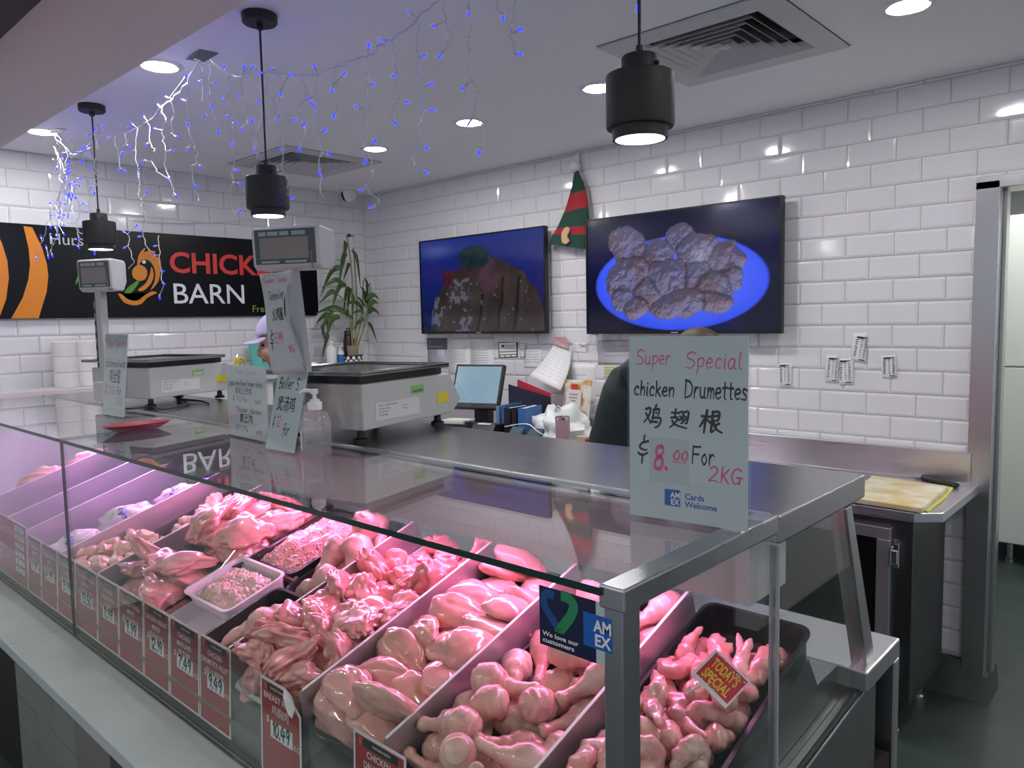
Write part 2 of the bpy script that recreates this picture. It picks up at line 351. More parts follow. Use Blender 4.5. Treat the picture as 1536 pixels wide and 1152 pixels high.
# ================================================================== lamps
LE = emis('downlight_glow', (1, .99, .96), L_DOWN)
def downlight(x, y, z, label):
    t = thing('downlight', label, 'downlight', (x, y, z), group='recessed downlights')
    b = MB(); b.lathe([(.060, -.001), (.064, -.006), (.082, -.003), (.084, .0), (.084, .001)], 32); b.lathe([(.0585, .0), (.0585, -.004), (.06, -.004)], 32, cap=False)
    b.done('trim_ring', MT['white'], t, smooth=40)
    b = MB(); b.lathe([(.058, -.0045), (.001, -.0075)], 32, cap=True); b.done('diffuser', LE, t, smooth=60)
    return t
for x, y, l in ((-2.917, 1.272, 'round recessed downlight beside the taped end of the fairy lights'), (-4.266, 1.268, 'round recessed downlight close to the bulkhead by the sign wall'),
                (-3.479, 2.69, 'round recessed downlight just beyond the square vent near the corner'), (-2.713, 2.68, 'round recessed downlight with a fairy light drop hanging in front of it'),
                (-1.94, 2.685, 'round recessed downlight half hidden behind the large black pendant'), (-.746, 2.70, 'round recessed downlight between the large ceiling vent and the door side')):
    downlight(x, y, HC, l)
for x, y in ((.55, 1.3), (.75, 2.7), (1.8, 1.9), (.0, 4.6), (.1, 5.3), (-.75, 4.5), (-.8, 5.2)): downlight(x, y, HC, 'added unseen downlight out on the white ceiling')  # unseen lamps added to light the room and brighten the passage cabinet
for x in (-4.2, -2.9, -1.5, -.2, 1.1): downlight(x, -.75, 2.3, 'added unseen downlight under the low bulkhead on the shoppers side')  # unseen lamp row added to light the ledge and shoppers side
PG = emis('pendant_lamp_glow', (.86, .95, 1), L_PEND*1.6)
PR = pm('white_enamel_inside', (.8, .8, .8), .5)
def pendant(x, y, label):
    t = thing('pendant_lamp', label, 'pendant lamp', (x, y, HC), group='black pendant lamps over the counter')
    b = MB(); b.lathe([(.0, -.028), (.05, -.028), (.054, -.024), (.054, 0), (0, 0)], 32, cap=False); b.lathe([(.011, -.045), (.011, -.028)], 12); b.done('canopy', MT['black_soft'], t, smooth=40)
    b = MB(); b.cyl((0, 0, -.47), (0, 0, -.03), .0035, 8); b.done('cord', MT['black'], t, smooth=60)
    b = MB(); b.lathe([(.007, -.445), (.007, -.462), (.012, -.464), (.033, -.465), (.035, -.468), (.035, -.498), (.064, -.500), (.0665, -.503), (.0665, -.594), (.064, -.600), (.055, -.601), (.054, -.604), (.0535, -.622), (.048, -.622), (.044, -.575)], 40, cap=False)
    b.done('shade', MT['black_soft'], t, smooth=35)
    b = MB(); b.lathe([(.0475, -.6215), (.046, -.60), (.040, -.575), (.0, -.572)], 40, cap=False); b.done('reflector', PR, t, smooth=60)
    b = MB(); b.lathe([(.0, -.606), (.012, -.605), (.024, -.600), (.026, -.592), (.024, -.58), (.02, -.573)], 24, cap=False); b.done('bulb', PG, t, smooth=60)
    b = MB(); b.cyl((.033, 0, -.485), (.043, 0, -.485), .004, 10); b.done('screw', MT['black'], t, smooth=40)
pendant(-3.632, 1.277, 'black drum pendant hanging in front of the shop sign, farthest from the door')
pendant(-2.232, 1.293, 'black drum pendant with a fairy light wire crossing its cord, above the bigger scale display')
pendant(-.832, 1.287, 'black drum pendant hanging in front of the ceiling vent, nearest and biggest in view')

def vent(cx, cy, label):
    t = thing('ceiling_vent', label, 'air vent', (cx, cy, HC), group='square ceiling air diffusers')
    wm = pm('vent_white', (.62, .62, .62), .55); h = .325
    def ring(b, o, i, zo, zi, th=.004):
        for a in range(4):
            R = Matrix.Rotation(a*math.pi/2, 4, 'Z')
            b.hexa([R @ Vector(p) for p in ((-o, -o, zo), (o, -o, zo), (i, -i, zi), (-i, -i, zi), (-o, -o, zo+th), (o, -o, zo+th), (i, -i, zi+th), (-i, -i, zi+th))], 0)
    b = MB(); ring(b, h, .235, -.008, -.008, .007); b.done('frame', wm, t)
    b = MB(); ring(b, h+.004, h, -.001, -.001, .001); b.done('gasket', MT['black'], t)
    for k in range(6):
        o = .232-.036*k; b = MB(); ring(b, o, o-.026, -.008, .016, .002); b.done('louvre', wm, t)
    b = MB(); b.box(-.02, .02, -.02, .02, -.009, -.006); b.done('centre_cap', wm, t)
    b = MB(); b.box(-.24, .24, -.24, .24, .028, .04); b.done('duct', MT['black'], t)
# openings for the vents are cut in the ceiling slab
cl = bpy.data.objects['ceiling']
bpy.data.objects.remove(cl)
b = MB(); V1, V2 = (-4.06, 2.61), (-1.33, 2.612)
xs = [-5.0, V1[0]-.236, V1[0]+.236, V2[0]-.236, V2[0]+.236, 3.2]; ys = [.858, V1[1]-.236, V1[1]+.236, 7.4]
for i in range(5):
    for j in range(3):
        if j == 1 and i in (1, 3): continue
        b.box(xs[i], xs[i+1], ys[j], ys[j+1], HC, HC+.08)
bmesh.ops.remove_doubles(b.bm, verts=b.bm.verts, dist=1e-5)
st(b.done('ceiling', MT['ceiling']))
vent(*V1, 'square white ceiling diffuser near the tiled corner, behind the fairy lights')
vent(*V2, 'large square white ceiling diffuser beside the nearest black pendant')
# ================================================================== the display case
XL, XR, YF, YS, YB, ZG = -4.35, -.52, .765, 1.21, 1.645, 1.28
STONE = pm('grey_stone_slab', (.40, .45, .43), .32, var=(5, (.50, .54, .52), .3), bump=(20, .05, .002))
jx = gz(150, 928, .645).x
for x0, x1, l in ((XL, jx-.001, 'pale grey stone ledge slab below the price tags, beyond the joint'), (jx+.001, -.40, 'pale grey stone ledge slab in front of the case, nearer side of its joint')):
    b = MB(); b.box(x0, x1, .605, .778, .61, .645)
    tag(b.done('stone_ledge', STONE, bevel=.003), l, 'ledge', 'stone slabs of the ledge')
PANEL = pm('dark_grey_tile_panel', (.22, .23, .22), .45, var=(6, (.17, .18, .17), .3))
DARKM = pm('near_black_panel', (.014, .010, .010), .5)
t = thing('case_plinth', 'dark tiled plinth carrying the stone ledge and glass case', 'plinth', (0, 0, 0))
b = MB(); b.box(XL, XR+.02, .70, 1.80, .0, .609); b.done('core', DARKM, t)
b = MB()
px0, px1 = -2.93, -2.34
for r, (z0, z1) in enumerate(((.07, .165), (.17, .275), (.28, .385), (.39, .495), (.50, .607))):
    edges = [px0, -2.72+.28*(r % 2), px1] if r % 2 == 0 else [px0, -2.55, px1]
    for a, c in zip(edges, edges[1:]): b.box(a+.001, c-.001, .672, .70, z0, z1)
b.done('tile_panel', PANEL, t)
b = MB(); b.box(px1, -2.07, .668, .70, 0, .607); b.done('pilaster', pm('beige_pilaster', (.17, .155, .14), .6), t)

case = thing('display_case', 'long glass meat display case with stainless steel worktop', 'display case', (0, 0, 0))
STW = pm('worktop_steel', (.36, .36, .375), .24, 1, bump=(30, .10, .002), stretch=(.6, 26, 26), rvar=.07)
b = MB()
for x0, x1 in ((XL, -2.606), (-2.602, -.549)):
    b = MB(); b.box(x0, x1, YF-.004, YF+.004, .648, 1.271); o = b.done('front_glass', [MT['glass'], MT['glassedge']], case)
    for p in o.data.polygons:
        if abs(p.normal.y) < .5: p.material_index = 1
    b = MB(); b.box(x0-(0 if x0 < -3 else .0), x1, YF-.012, YS, 1.271, 1.2815); o = b.done('top_glass', [MT['topglass'], MT['glassedge']], case)
    for p in o.data.polygons:
        if p.normal.y < -.5 or abs(p.normal.x) > .5: p.material_index = 1
b = MB(); b.box(-.549, XR, YF-.006, YF+.034, .62, 1.262); b.done('corner_post', MT['steel_plain'], case, bevel=.002)
b = MB(); b.box(-.555, -.516, YF-.008, YS+.005, 1.254, 1.2845); b.done('end_rail', MT['steel_plain'], case, bevel=.003)
b = MB(); b.box(XL, -.53, YS-.004, YS+.0065, 1.272, 1.2862); b.done('joint_strip', MT['steel_plain'], case, bevel=.002)
b = MB(); b.box(XL, -.515, YS+.006, YB, 1.234, 1.2825); b.done('worktop', STW, case, bevel=.004, seg=3)
b = MB(); b.box(XL, -.552, 1.18, 1.205, 1.128, 1.2705); b.box(XL, -.552, 1.205, 1.36, 1.222, 1.2335); b.box(-.562, -.552, 1.205, 1.33, 1.128, 1.222); b.done('valance', pm('valance_steel', (.60, .54, .57), .48, .55, bump=(30, .35, .003), stretch=(.5, 22, 22), rvar=.1), case)
# LED tubes behind the valance
TP, TV_ = emis('pink_meat_lamp', PINK, L_PINK), emis('purple_meat_lamp', PURPLE, L_PURPLE)
for x0, x1, m in ((-1.28, -.66, TP), (-2.0, -1.3, TP), (-2.72, -2.02, TP), (-3.5, -2.74, TV_), (-4.3, -3.52, TV_)):
    b = MB(); b.cyl((x0, 1.275, 1.165), (x1, 1.275, 1.165), .013, 12); tb = b.done('lamp_tube', m, case, smooth=60)
    b = MB(); b.box(x0, x1, 1.262, 1.288, 1.178, 1.222); b.box(x0, x1, 1.292, 1.296, 1.135, 1.222); b.done('lamp_holder_shield', MT['white'], case)  # holder plus an unseen rear plate added to block pink spill towards the wall
# end pane, frame, gasket, end plate
def yz(pts, x): return [(x, y, z) for y, z in pts]
for pts, nm in (([(.80, .742), (1.207, .777), (1.207, 1.252), (.80, 1.252)], 'end_glass'), ([(1.213, .777), (1.694, .818), (1.545, 1.233), (1.213, 1.233)], 'end_glass')):
    b = MB(); b.prism(yz(pts, -.5245), (.007, 0, 0)); b.done(nm, MT['glass'], case)
b = MB(); b.box(-.529, -.513, YS-.003, YS+.003, .778, 1.233); b.done('glass_joiner', MT['grey'], case)
b = MB(); b.prism(yz([(1.528, 1.233), (1.562, 1.233), (1.735, .845), (1.69, .818)], -.548), (.034, 0, 0)); b.done('rear_post', MT['steel_plain'], case, bevel=.002)
b = MB(); b.tube([(-.521, .80, .738), (-.521, 1.697, .814)], .006, 8); b.done('gasket', MT['black'], case, smooth=60)
b = MB(); b.prism(yz([(.79, .735), (1.70, .812), (1.735, .845), (1.735, .30), (.79, .30)], -.545), (.033, 0, 0)); b.done('end_plate', MT['steel_dark'], case, bevel=.003)
b = MB(); b.box(XL, -.50, 1.635, 1.865, .815, .86); b.box(XL, -.50, 1.83, 1.865, .10, .815); b.done('rear_shelf', MT['steel'], case, bevel=.004)
b = MB(); b.prism(yz([(.785, DECK(.785)), (1.47, DECK(1.47)), (1.52, .858), (1.635, .858), (1.635, .62), (.785, .62)], XL), (-.562-XL, 0, 0)); b.done('deck', MT['steel_dark'], case)
b = MB(); b.prism(yz([(.79, .728), (1.635, .80), (1.635, .62), (.79, .62)], -.561), (.016, 0, 0)); b.done('end_trough', MT['steel_plain'], case)
DIVX = [-3.85, -3.47, -3.195, -2.79, -2.46, -1.64, -1.33, -1.057, -.768]
DIVM = pm('divider_steel', (.50, .47, .50), .42, .85, bump=(25, .15, .003), rvar=.1)
sl = math.atan(.318)
for x in DIVX:
    b = MB(); y1 = 1.37; L = .15
    b.prism(yz([(.797, DECK(.797)+.002), (.797, TOP(.797)), (y1, TOP(y1)), (y1+L*math.sin(sl), TOP(y1)-L*math.cos(sl)), ], x-.0015), (.003, 0, 0))
    b.box(x-.002, x+.002, .793, .799, .66, TOP(.797)); b.done('divider', DIVM, case)
    b = MB(); b.prism(yz([(.797, TOP(.797)), (.797, TOP(.797)+.002), (y1, TOP(y1)+.002), (y1, TOP(y1))], x-.003), (.006, 0, 0)); b.done('divider_edge_highlight', MT['white'], case)  # highlight along the folded top edge, put in as a white strip
b = MB(); b.box(XL, -.77, .7885, .7915, .652, .862); b.done('front_guard', MT['acrylic'], case)
b = MB(); b.box(XL, -.53, .7735, .786, .646, .653); b.done('gutter', pm('grimy_black_gutter', (.03, .026, .022), .5), case)
# ================================================================== rear bench
t = thing('steel_bench', 'stainless steel wall bench with splashback and cabinet door', 'bench', (0, 0, 0))
def prism_xy(b, pts, z0, z1, mi=0): b.prism([(x, y, z0) for x, y in pts], (0, 0, z1-z0), mi)
b = MB(); prism_xy(b, [(-4.45, 2.93), (-.75, 2.93), (-.67, 2.99), (-.67, 3.592), (-4.45, 3.592)], .862, .90); b.done('bench_top', MT['steel'], t, bevel=.004)
b = MB(); b.box(-4.45, -.70, 3.55, 3.593, .90, 1.03); b.done('splashback', MT['steel'], t, bevel=.003)
BD = pm('dark_steel_cabinet', (.16, .16, .165), .3, 1, bump=(20, .1, .002), stretch=(26, 26, .6), rvar=.08)
b = MB(); b.box(-4.4, -.765, 2.99, 3.45, .15, .861); b.done('cabinet_body', BD, t, bevel=.003)
FR = pm('light_aluminium', (.62, .60, .64), .34, .9)
for i, x1 in enumerate((-.835, -1.66, -2.48)):
    x0 = x1-.74; b = MB()
    for q in ((x0, x1, .20, .245), (x0, x1, .775, .82)): b.box(q[0], q[1], 2.962, 2.989, q[2], q[3])
    for q in ((x0, x0+.05), (x1-.05, x1)): b.box(q[0], q[1], 2.962, 2.989, .245, .775)
    d = b.done('door', FR, t, bevel=.003)
    b = MB(); b.box(x0+.05, x1-.05, 2.972, 2.987, .245, .775); b.done('door_panel', pm('black_glass_panel', (.008, .007, .007), .12), d)
    for z in (.30, .72):
        b = MB(); b.box(x1+.002, x1+.03, 2.958, 2.989, z-.045, z+.045); b.cyl((x1+.003, 2.957, z-.035), (x1+.003, 2.957, z+.035), .008, 10)
        b.box(x1+.006, x1+.026, 2.95, 2.962, z-.03, z+.02); b.done('hinge', MT['chrome'], d, bevel=.002)
for x in (-.84, -2.2, -3.6):
    for y in (3.04, 3.39):
        b = MB(); b.lathe([(.028, 0), (.028, .015), (.021, .02), (.021, .15)], 16, (x, y, 0)); b.done('leg', MT['steel_plain'], t, smooth=40)
# wall shelf below the sign
t = thing('wall_ledge', 'long pale ledge along the tiled wall under the shop sign', 'ledge', (0, 0, 0))
b = MB(); b.box(WX+.008, -4.56, -.9, 3.58, 1.255, 1.29); b.done('slab', pm('pale_ledge', (.58, .57, .55), .5), t, bevel=.003)
b = MB(); b.box(WX+.008, -4.60, -.9, 3.58, .0, 1.254); b.done('fascia', MT['white'], t)

# ================================================================== televisions
def colour_screen(name, w, h, img, parent, strength, y=-.0012):
    """emitting screen whose picture is a generated colour grid (rows top to bottom)"""
    H, Wd = img.shape[:2]
    xs = np.linspace(-w/2, w/2, Wd); zs = np.linspace(h/2, -h/2, H)
    X, Z = np.meshgrid(xs, zs); V = np.stack([X.ravel(), np.full(X.size, y), Z.ravel()], 1)
    i = np.arange(H*Wd).reshape(H, Wd); F = np.stack([i[1:, :-1].ravel(), i[1:, 1:].ravel(), i[:-1, 1:].ravel(), i[:-1, :-1].ravel()], 1)
    me = bpy.data.meshes.new(name); me.from_pydata(V.tolist(), [], F.tolist())
    a = me.color_attributes.new('picture', 'FLOAT_COLOR', 'POINT')
    a.data.foreach_set('color', np.concatenate([img.reshape(-1, 3), np.ones((H*Wd, 1))], 1).astype(np.float32).ravel())
    m, tt, bs, _ = nt(name+'_glow'); at = tt.nodes.new('ShaderNodeAttribute'); at.attribute_name = 'picture'
    bs.inputs['Base Color'].default_value = (.004, .004, .006, 1); bs.inputs['Roughness'].default_value = .12
    tt.links.new(at.outputs['Color'], bs.inputs['Emission Color']); bs.inputs['Emission Strength'].default_value = strength
    return link_mesh(name, me, m, parent)
def fbm(X, Y, seed, octs=5, f=4.0):
    r = np.random.RandomState(seed); out = np.zeros_like(X); amp = .5
    for o in range(octs):
        n = 64; g = r.rand(n, n); u, v = (X*f) % n, (Y*f) % n
        i, j = np.floor(u).astype(int), np.floor(v).astype(int); a, c = u-i, v-j; a, c = a*a*(3-2*a), c*c*(3-2*c)
        G = lambda p, q: g[(i+p) % n, (j+q) % n]
        out += amp*((G(0, 0)*(1-a)+G(1, 0)*a)*(1-c)+(G(0, 1)*(1-a)+G(1, 1)*a)*c); amp *= .5; f *= 2.03
    return out
def pic_fried():
    H, Wd = 171, 300; X, Y = np.meshgrid(np.linspace(0, 1.75, Wd), np.linspace(0, 1, H))
    img = np.zeros((H, Wd, 3)); img[:] = (.001, .0015, .012)
    img += (np.clip(fbm(X, Y, 3, 4, 2.2)-.5, 0, 1)*.12)[..., None]*np.array((.05, .1, .9))
    e = ((X-.88)/.80)**2+((Y-.60)/.40)**2
    rim = np.clip((1-e)*14, 0, 1)[..., None]; pl = np.array((.035, .075, .72)) + np.clip(.9-e, 0, 1)[..., None]*np.array((.03, .05, .1)) - np.clip((Y-.45), 0, 1)[..., None]*np.array((.02, .03, .15))
    img = img*(1-rim)+pl*rim
    blobs = [(.44, .27, .22, .17, .6), (.72, .36, .17, .15, .2), (.92, .24, .15, .13, -.2), (1.08, .36, .22, .16, .3), (1.30, .46, .20, .17, -.4), (.42, .52, .23, .17, -.3), (.60, .66, .15, .14, .4), (.36, .70, .10, .15, .5), (.82, .55, .22, .17, .1),
             (1.08, .56, .18, .15, -.2), (1.22, .64, .19, .14, .3), (.92, .78, .26, .12, -.15), (1.22, .76, .17, .10, .2), (.50, .80, .13, .10, -.4), (1.35, .58, .13, .13, 0)]
    Zb = np.full(X.shape, -9.); Z2 = Zb.copy(); n1, n2 = fbm(X, Y, 11, 5, 9), fbm(X, Y, 12, 4, 26)
    for k, (cx, cy, rx, ry, a) in enumerate(blobs):
        dx, dy = X-cx, Y-cy; u = (dx*math.cos(a)+dy*math.sin(a))/rx; v = (-dx*math.sin(a)+dy*math.cos(a))/ry
        d = 1-u*u-v*v+(n1-.5)*.9+(n2-.5)*.35
        z = np.where(d > 0, np.sqrt(np.clip(d, 0, 1))*.17*(rx/.2)+cy*.34+k*.002, -9); Z2 = np.maximum(Z2, np.minimum(Zb, z)); Zb = np.maximum(Zb, z)
    mask = Zb > -1; Zs = np.where(mask, Zb+n2*.030+n1*.055, 0)
    gyy, gxx = np.gradient(Zs, 1/H); L = np.clip((.55-.55*gyy*.55-.30*gxx*.5)/np.sqrt(1+.3*(gxx**2+gyy**2)), .30, 1.25)
    warm = np.clip((n1-.42)*4, 0, 1)[..., None]
    c = np.array((.185, .175, .33))*(1-warm*.7)+np.array((.21, .13, .14))*warm*.7; c = c*(L*(.45+.55*np.clip((Zb-Z2)/.05, 0, 1)))[..., None]
    img = np.where(mask[..., None], c, img); return np.clip(img, 0, 1)
def pic_roast():
    H, Wd = 160, 280; X, Y = np.meshgrid(np.linspace(0, 1.75, Wd), np.linspace(0, 1, H))
    g = np.clip(1-Y*1.3, 0, 1)[..., None]; img = np.array((.006, .012, .11))+g*np.array((.0, .012, .16))
    gl = np.exp(-((X-.25)/.25)**2-((Y-.12)/.07)**2)[..., None]; img = img+gl*np.array((.07, .09, .16))
    img = img*np.clip(1.2-.8*np.clip(Y-.3, 0, 1)[..., None], .2, 1)
    n1, n2 = fbm(X, Y, 31, 5, 6), fbm(X, Y, 32, 3, 22)
    m = (((X-.95)/.80)**2+((Y-.98)/.76)**2 < 1+.25*(n1-.5))
    c = np.array((.045, .032, .03))*(.4+1.2*n1)[..., None]
    xs_ = X+.16*(Y-.6)+.05*(n1-.5)
    for x0_ in (.93, 1.20, 1.42): c = c*(1-.8*np.exp(-((xs_-x0_)/.018)**2)*(Y > .45))[..., None]*(1+.35*np.exp(-((xs_-x0_-.05)/.04)**2))[..., None]
    wh = ((.6*n2+.4*n1 > .535) & (X < .78) & (Y > .28))[..., None]*np.array((.10, .12, .20)); sp = ((n2 > .68) & (X >= .8))[..., None]*np.array((.08, .09, .15))
    img = np.where(m[..., None], c+wh*.8+sp, img)
    pk = (((X-1.02)/.16)**2+((Y-.42)/.19)**2 < .4+1.2*n1); img = np.where(pk[..., None], (np.array((.075, .04, .06))*(.2+n1*1.5)[..., None]), img)
    hb = (((X-.82)/.30)**2+((Y-.22)/.15)**2 < .5+1.0*(n2-.3)); img = np.where(hb[..., None], np.array((.006, .02, .022))*(.5+2*n2)[..., None], img)
    rd = (((X-.42)/.10)**2+((Y-.42)/.12)**2 < n2*1.3); img = np.where(rd[..., None], np.array((.09, .012, .03))*(.1+1.6*n2)[..., None], img)
    bl = np.abs(((X-.95)/.80)**2+((Y-.98)/.76)**2-1) < .03; bl &= (X < .5) & (Y > .8); img[bl] = (.03, .06, .45)
    tb = Y > .93; img = np.where((tb & ~m)[..., None], img*.4, img); return np.clip(img, 0, 1)
def television(name, x0, x1, z0, z1, img, label, strength, tilt):
    cx, cz, w, h = (x0+x1)/2, (z0+z1)/2, x1-x0, z1-z0
    t = thing(name, label, 'television', (cx, 3.517, cz), (math.radians(tilt), 0, 0))
    b = MB(); b.box(-w/2, w/2, .0, .03, -h/2, h/2); b.box(-w*.3, w*.3, .03, .062, -h*.3, h*.25); b.done('casing', MT['black'], t, bevel=.002)
    b = MB()
    for q in ((-w/2, w/2, h/2-.009, h/2), (-w/2, w/2, -h/2, -h/2+.016), (-w/2, -w/2+.009, -h/2+.016, h/2-.009), (w/2-.009, w/2, -h/2+.016, h/2-.009)): b.box(q[0], q[1], -.006, -.0002, q[2], q[3])
    b.done('bezel', pm('gloss_black_bezel', (.006, .006, .007), .25), t)
    colour_screen('screen', w-.018, h-.025, img, t, strength).location.z = .0035
    b = MB(); b.box(-.02, .02, -.0066, -.006, -h/2+.005, -h/2+.010); b.box(-w/2+.03, -w/2+.07, -.004, .01, -h/2-.008, -h/2); b.done('badge', MT['grey'], t)
    b = MB(); b.box(-.2, .2, .062, .0745, -.15, .15); b.done('wall_bracket', MT['black'], t)
television('television', -2.638, -1.493, 1.526, 2.172, pic_fried(), 'wall television showing fried chicken on a blue lit plate', .62, 0)
television('television', -4.085, -2.944, 1.529, 2.172, pic_roast(), 'wall television with a dim picture of sliced roast meat', .30, 0)
# ================================================================== price tags along the front of the trays
RED = pm('red_printed_card', (.30, .03, .036), .55, var=(4, (.34, .04, .045), .3)); WCARD = pm('white_card', (.66, .64, .64), .6)
BANDM = pm('black_print', (.02, .022, .02), .5); ORANGE = pm('orange_print', (.72, .22, .02), .5)
INK_W = pm('white_print', (.72, .70, .70), .6)
def price_tag(x0, x1, lines, cn, price, label, z0=.663, h=.212, y=.783, lean=-3, curl=False):
    w = x1-x0; t = thing('price_tag', label, 'price tag', (x0, y, z0), (math.radians(90+lean), 0, 0), group='red price tags along the trays')
    b = MB()
    if curl: b.prism([(0, 0, -.0012), (w, 0, -.0012), (w, h*.80, -.0012), (w-.022, h*.87, -.0012), (w-.035, h*.955, -.0012), (w-.06, h, -.0012), (0, h, -.0012)], (0, 0, .0011))
    else: b.box(0, w, 0, h, -.0012, -.0001)
    b.done('backing', WCARD, t)
    if curl:
        b = MB(); b.prism([(w-.062, h*.985, 0), (w-.034, h*.93, .001), (w-.02, h*.86, .001), (w-.012, h*.80, .012), (w-.024, h*.82, .014), (w-.045, h*.95, .012)], (0, 0, .0008)); b.done('curled_corner', WCARD, t)
    b = MB(); m = .006
    if curl: b.prism([(m, m, 0), (w-m, m, 0), (w-m, h*.78, 0), (w-.04, h*.9, 0), (w-.065, h-m, 0), (m, h-m, 0)], (0, 0, .0004))
    else: b.box(m, w-m, m, h-m, 0, .0004)
    b.done('red_face', RED, t)
    b = MB(); b.box(w*.20, w*(.62 if curl else .86), h*.885, h*.96, .0004, .0007); b.done('logo_band', BANDM, t)
    b = MB(); b.prism([(w*.13, h*.89, .0005), (w*.155, h*.89, .0005), (w*.145, h*.955, .0005), (w*.13, h*.955, .0005)], (0, 0, .0003)); b.done('logo_stripe', ORANGE, t)
    b = MB(); b.box(w*.26, w*.80, h*.42, h*.59, .0004, .0008); b.done('price_box', WCARD, t)
    it = []; yy = h*.80
    for ln in lines: it.append((ln, w/2, yy, .0125, 'C', {'fit': min(w*.86, .0098*len(ln)), 'bold': .01})); yy -= .021
    if cn: it.append((cn, w/2, yy-.006, .016, 'C', {}))
    if price: it += [('$', w*.19, h*.56, .014, 'C'), ('KG', w*.90, h*.43, .012, 'C')]
    it.append(('CHICKEN BARN', w*(.42 if curl else .55), h*.915, .005, 'C', {'bold': .01}))
    lettering(t, INK_W, it, 'printed_text', z=.0009)
    if price: lettering(t, MT['ink'], [(price, w*.30, h*.45, .030, 'L', {'hand': 1, 'w': .22, 'fit': w*.44})], 'handwritten_price', z=.0011, seed=hash_of(price))
    return t
def hash_of(s): return sum(ord(c)*(i+3) for i, c in enumerate(s))
bx = lambda px, py: gy(px, py, .783).x
E_ = [bx(42, 875), bx(62, 890), bx(86, 907), bx(113, 927), bx(146, 951), bx(178, 975), bx(215, 1001), bx(254, 1029), bx(299, 1066), bx(346, 1098)]
TAGS = [(('CHICKEN', 'GIBLETS'), '\u9e21\u6742', '9.99', 'small far red price tag priced 9.99 beside the long price list'), (('CHICKEN WHOLE', 'WING'), '\u9e21\u5168\u7fc5', '4.99', 'red price tag with handwritten 4.99'),
        (('CHICKEN THIGH', 'FILLET'), '\u9e21\u5927\u817f\u8089', '13.99', 'red price tag with handwritten 13.99, just before the glass joint'), (('CHICKEN THIGH', 'SKINLESS'), '\u53bb\u76ae\u9e21\u817f', '13.50', 'red price tag with handwritten 13.50, just past the glass joint'),
        (('CHICKEN', 'TENDERLOIN'), '\u9e21\u67f3', '11.99', 'red price tag for chicken tenderloin at 11.99'), (('CHICKEN THIGH', 'MINCE'), '\u9e21\u5927\u817f\u8089\u788e', '9.99', 'red price tag for chicken thigh mince at 9.99'),
        (('CHICKEN BREAST', 'MINCE'), '\u9e21\u80f8\u8089\u788e', '12.99', 'red price tag for chicken breast mince at 12.99'), (('CHICKEN', 'MARYLAND'), '\u9e21\u4e0b\u817f', '7.49', 'red price tag for chicken maryland at 7.49'),
        (('CHICKEN', 'DRUMSTICK FILLET'), '\u9e21\u5c0f\u817f\u8089', '9.49', 'red price tag for chicken drumstick fillet at 9.49')]
for i, (ln, cn, pr, lb) in enumerate(TAGS): price_tag(E_[i]+.002, E_[i+1]-.002, ln, cn, pr, lb)
price_tag(gy(392, 1137, .775).x, gy(452, 1180, .775).x, ('BREAST FILLET',), '\u9e21\u80f8\u8089', '10.49', 'red price tag for breast fillet at 10.49 with a curling torn corner', y=.775, lean=-2, curl=True, h=.21, z0=.66)
price_tag(gy(525, 1088, .780).x, gy(525, 1088, .780).x+.152, ('CHICKEN', 'DRUMSTICK'), '\u9e21\u817f', '5.99', 'red price tag for chicken drumstick, nearest of the row', y=.780, lean=-2, h=.208, z0=.66)
# long list on the far side
t = thing('price_list', 'long red price list card at the far end of the tags', 'price list', (gy(2, 848, .783).x-.07, .783, .663), (math.radians(88), 0, 0))
w = E_[0]-.004-t.location.x; b = MB(); b.box(0, w, 0, .235, -.0012, 0); b.done('backing', WCARD, t)
b = MB(); b.box(.005, w-.005, .005, .230, 0, .0004); b.done('red_face', RED, t)
lettering(t, INK_W, [('CHICKEN WINGS', w*.1, .205, .011, 'L', {'sx': .8}), ('WHOLE', w*.1, .17, .012, 'L'), ('HALF', w*.1, .14, .012, 'L'), ('FREE RANGE', w*.1, .11, .011, 'L', {'sx': .8}), ('SIZE 14', w*.1, .08, .011, 'L'), ('SIZE 16', w*.1, .05, .011, 'L')], 'printed_text')
b = MB()
for k in range(6): b.box(w*.66, w*.92, .20-.031*k, .22-.031*k, .0004, .0007)
b.done('price_strip', WCARD, t)
lettering(t, MT['ink'], [(p, w*.68, .203-.031*k, .014, 'L', {'hand': 1, 'w': .14, 'fit': w*.2}) for k, p in enumerate(('9.99', '8.49', '7.99', '12.9', '14.0', '15.5'))], 'handwritten_prices', z=.0009)
price_tag(E_[0]-w-.19, E_[0]-w-.035, ('CHICKEN', 'FRAME'), '\u9e21\u67b6', '2.99', 'red price tag at the frame edge, past the long price list')

# ================================================================== card stickers on the glass and in the wings
NAVY, ABLUE, LGREEN = pm('navy_print', (.006, .010, .045), .35), pm('bright_blue_print', (.01, .10, .42), .35), pm('green_print', (.02, .22, .08), .4)
PALE = pm('pale_grey_print', (.42, .50, .50), .4)
def amex(parent, x, y, s, z=.0006, name='card_logo'):
    b = MB(); b.box(x, x+s, y, y+s, z-.0003, z); b.done(name, ABLUE, parent)
    lettering(parent, INK_W, [('AM', x+s*.98, y+s*.52, s*.34, 'R', {'bold': .03, 'fit': s*.62}), ('EX', x+s*.98, y+s*.10, s*.34, 'R', {'bold': .03, 'fit': s*.56})], 'logo_lettering', z=z+.0004)
p0, p1 = gy(808.5, 966, .757), gy(929, 1009, .757); sx0, sw = p0.x, p1.x-p0.x; sz0 = (p0.z+p1.z)/2; sh = gy(806, 877.6, .757).z-p0.z
t = thing('glass_sticker', 'navy card payment sticker with heart on the front glass', 'sticker', (sx0, .7596, sz0), (math.pi/2, 0, 0))
b = MB(); b.box(0, sw*.72, 0, sh, 0, .0004); b.done('navy_panel', NAVY, t)
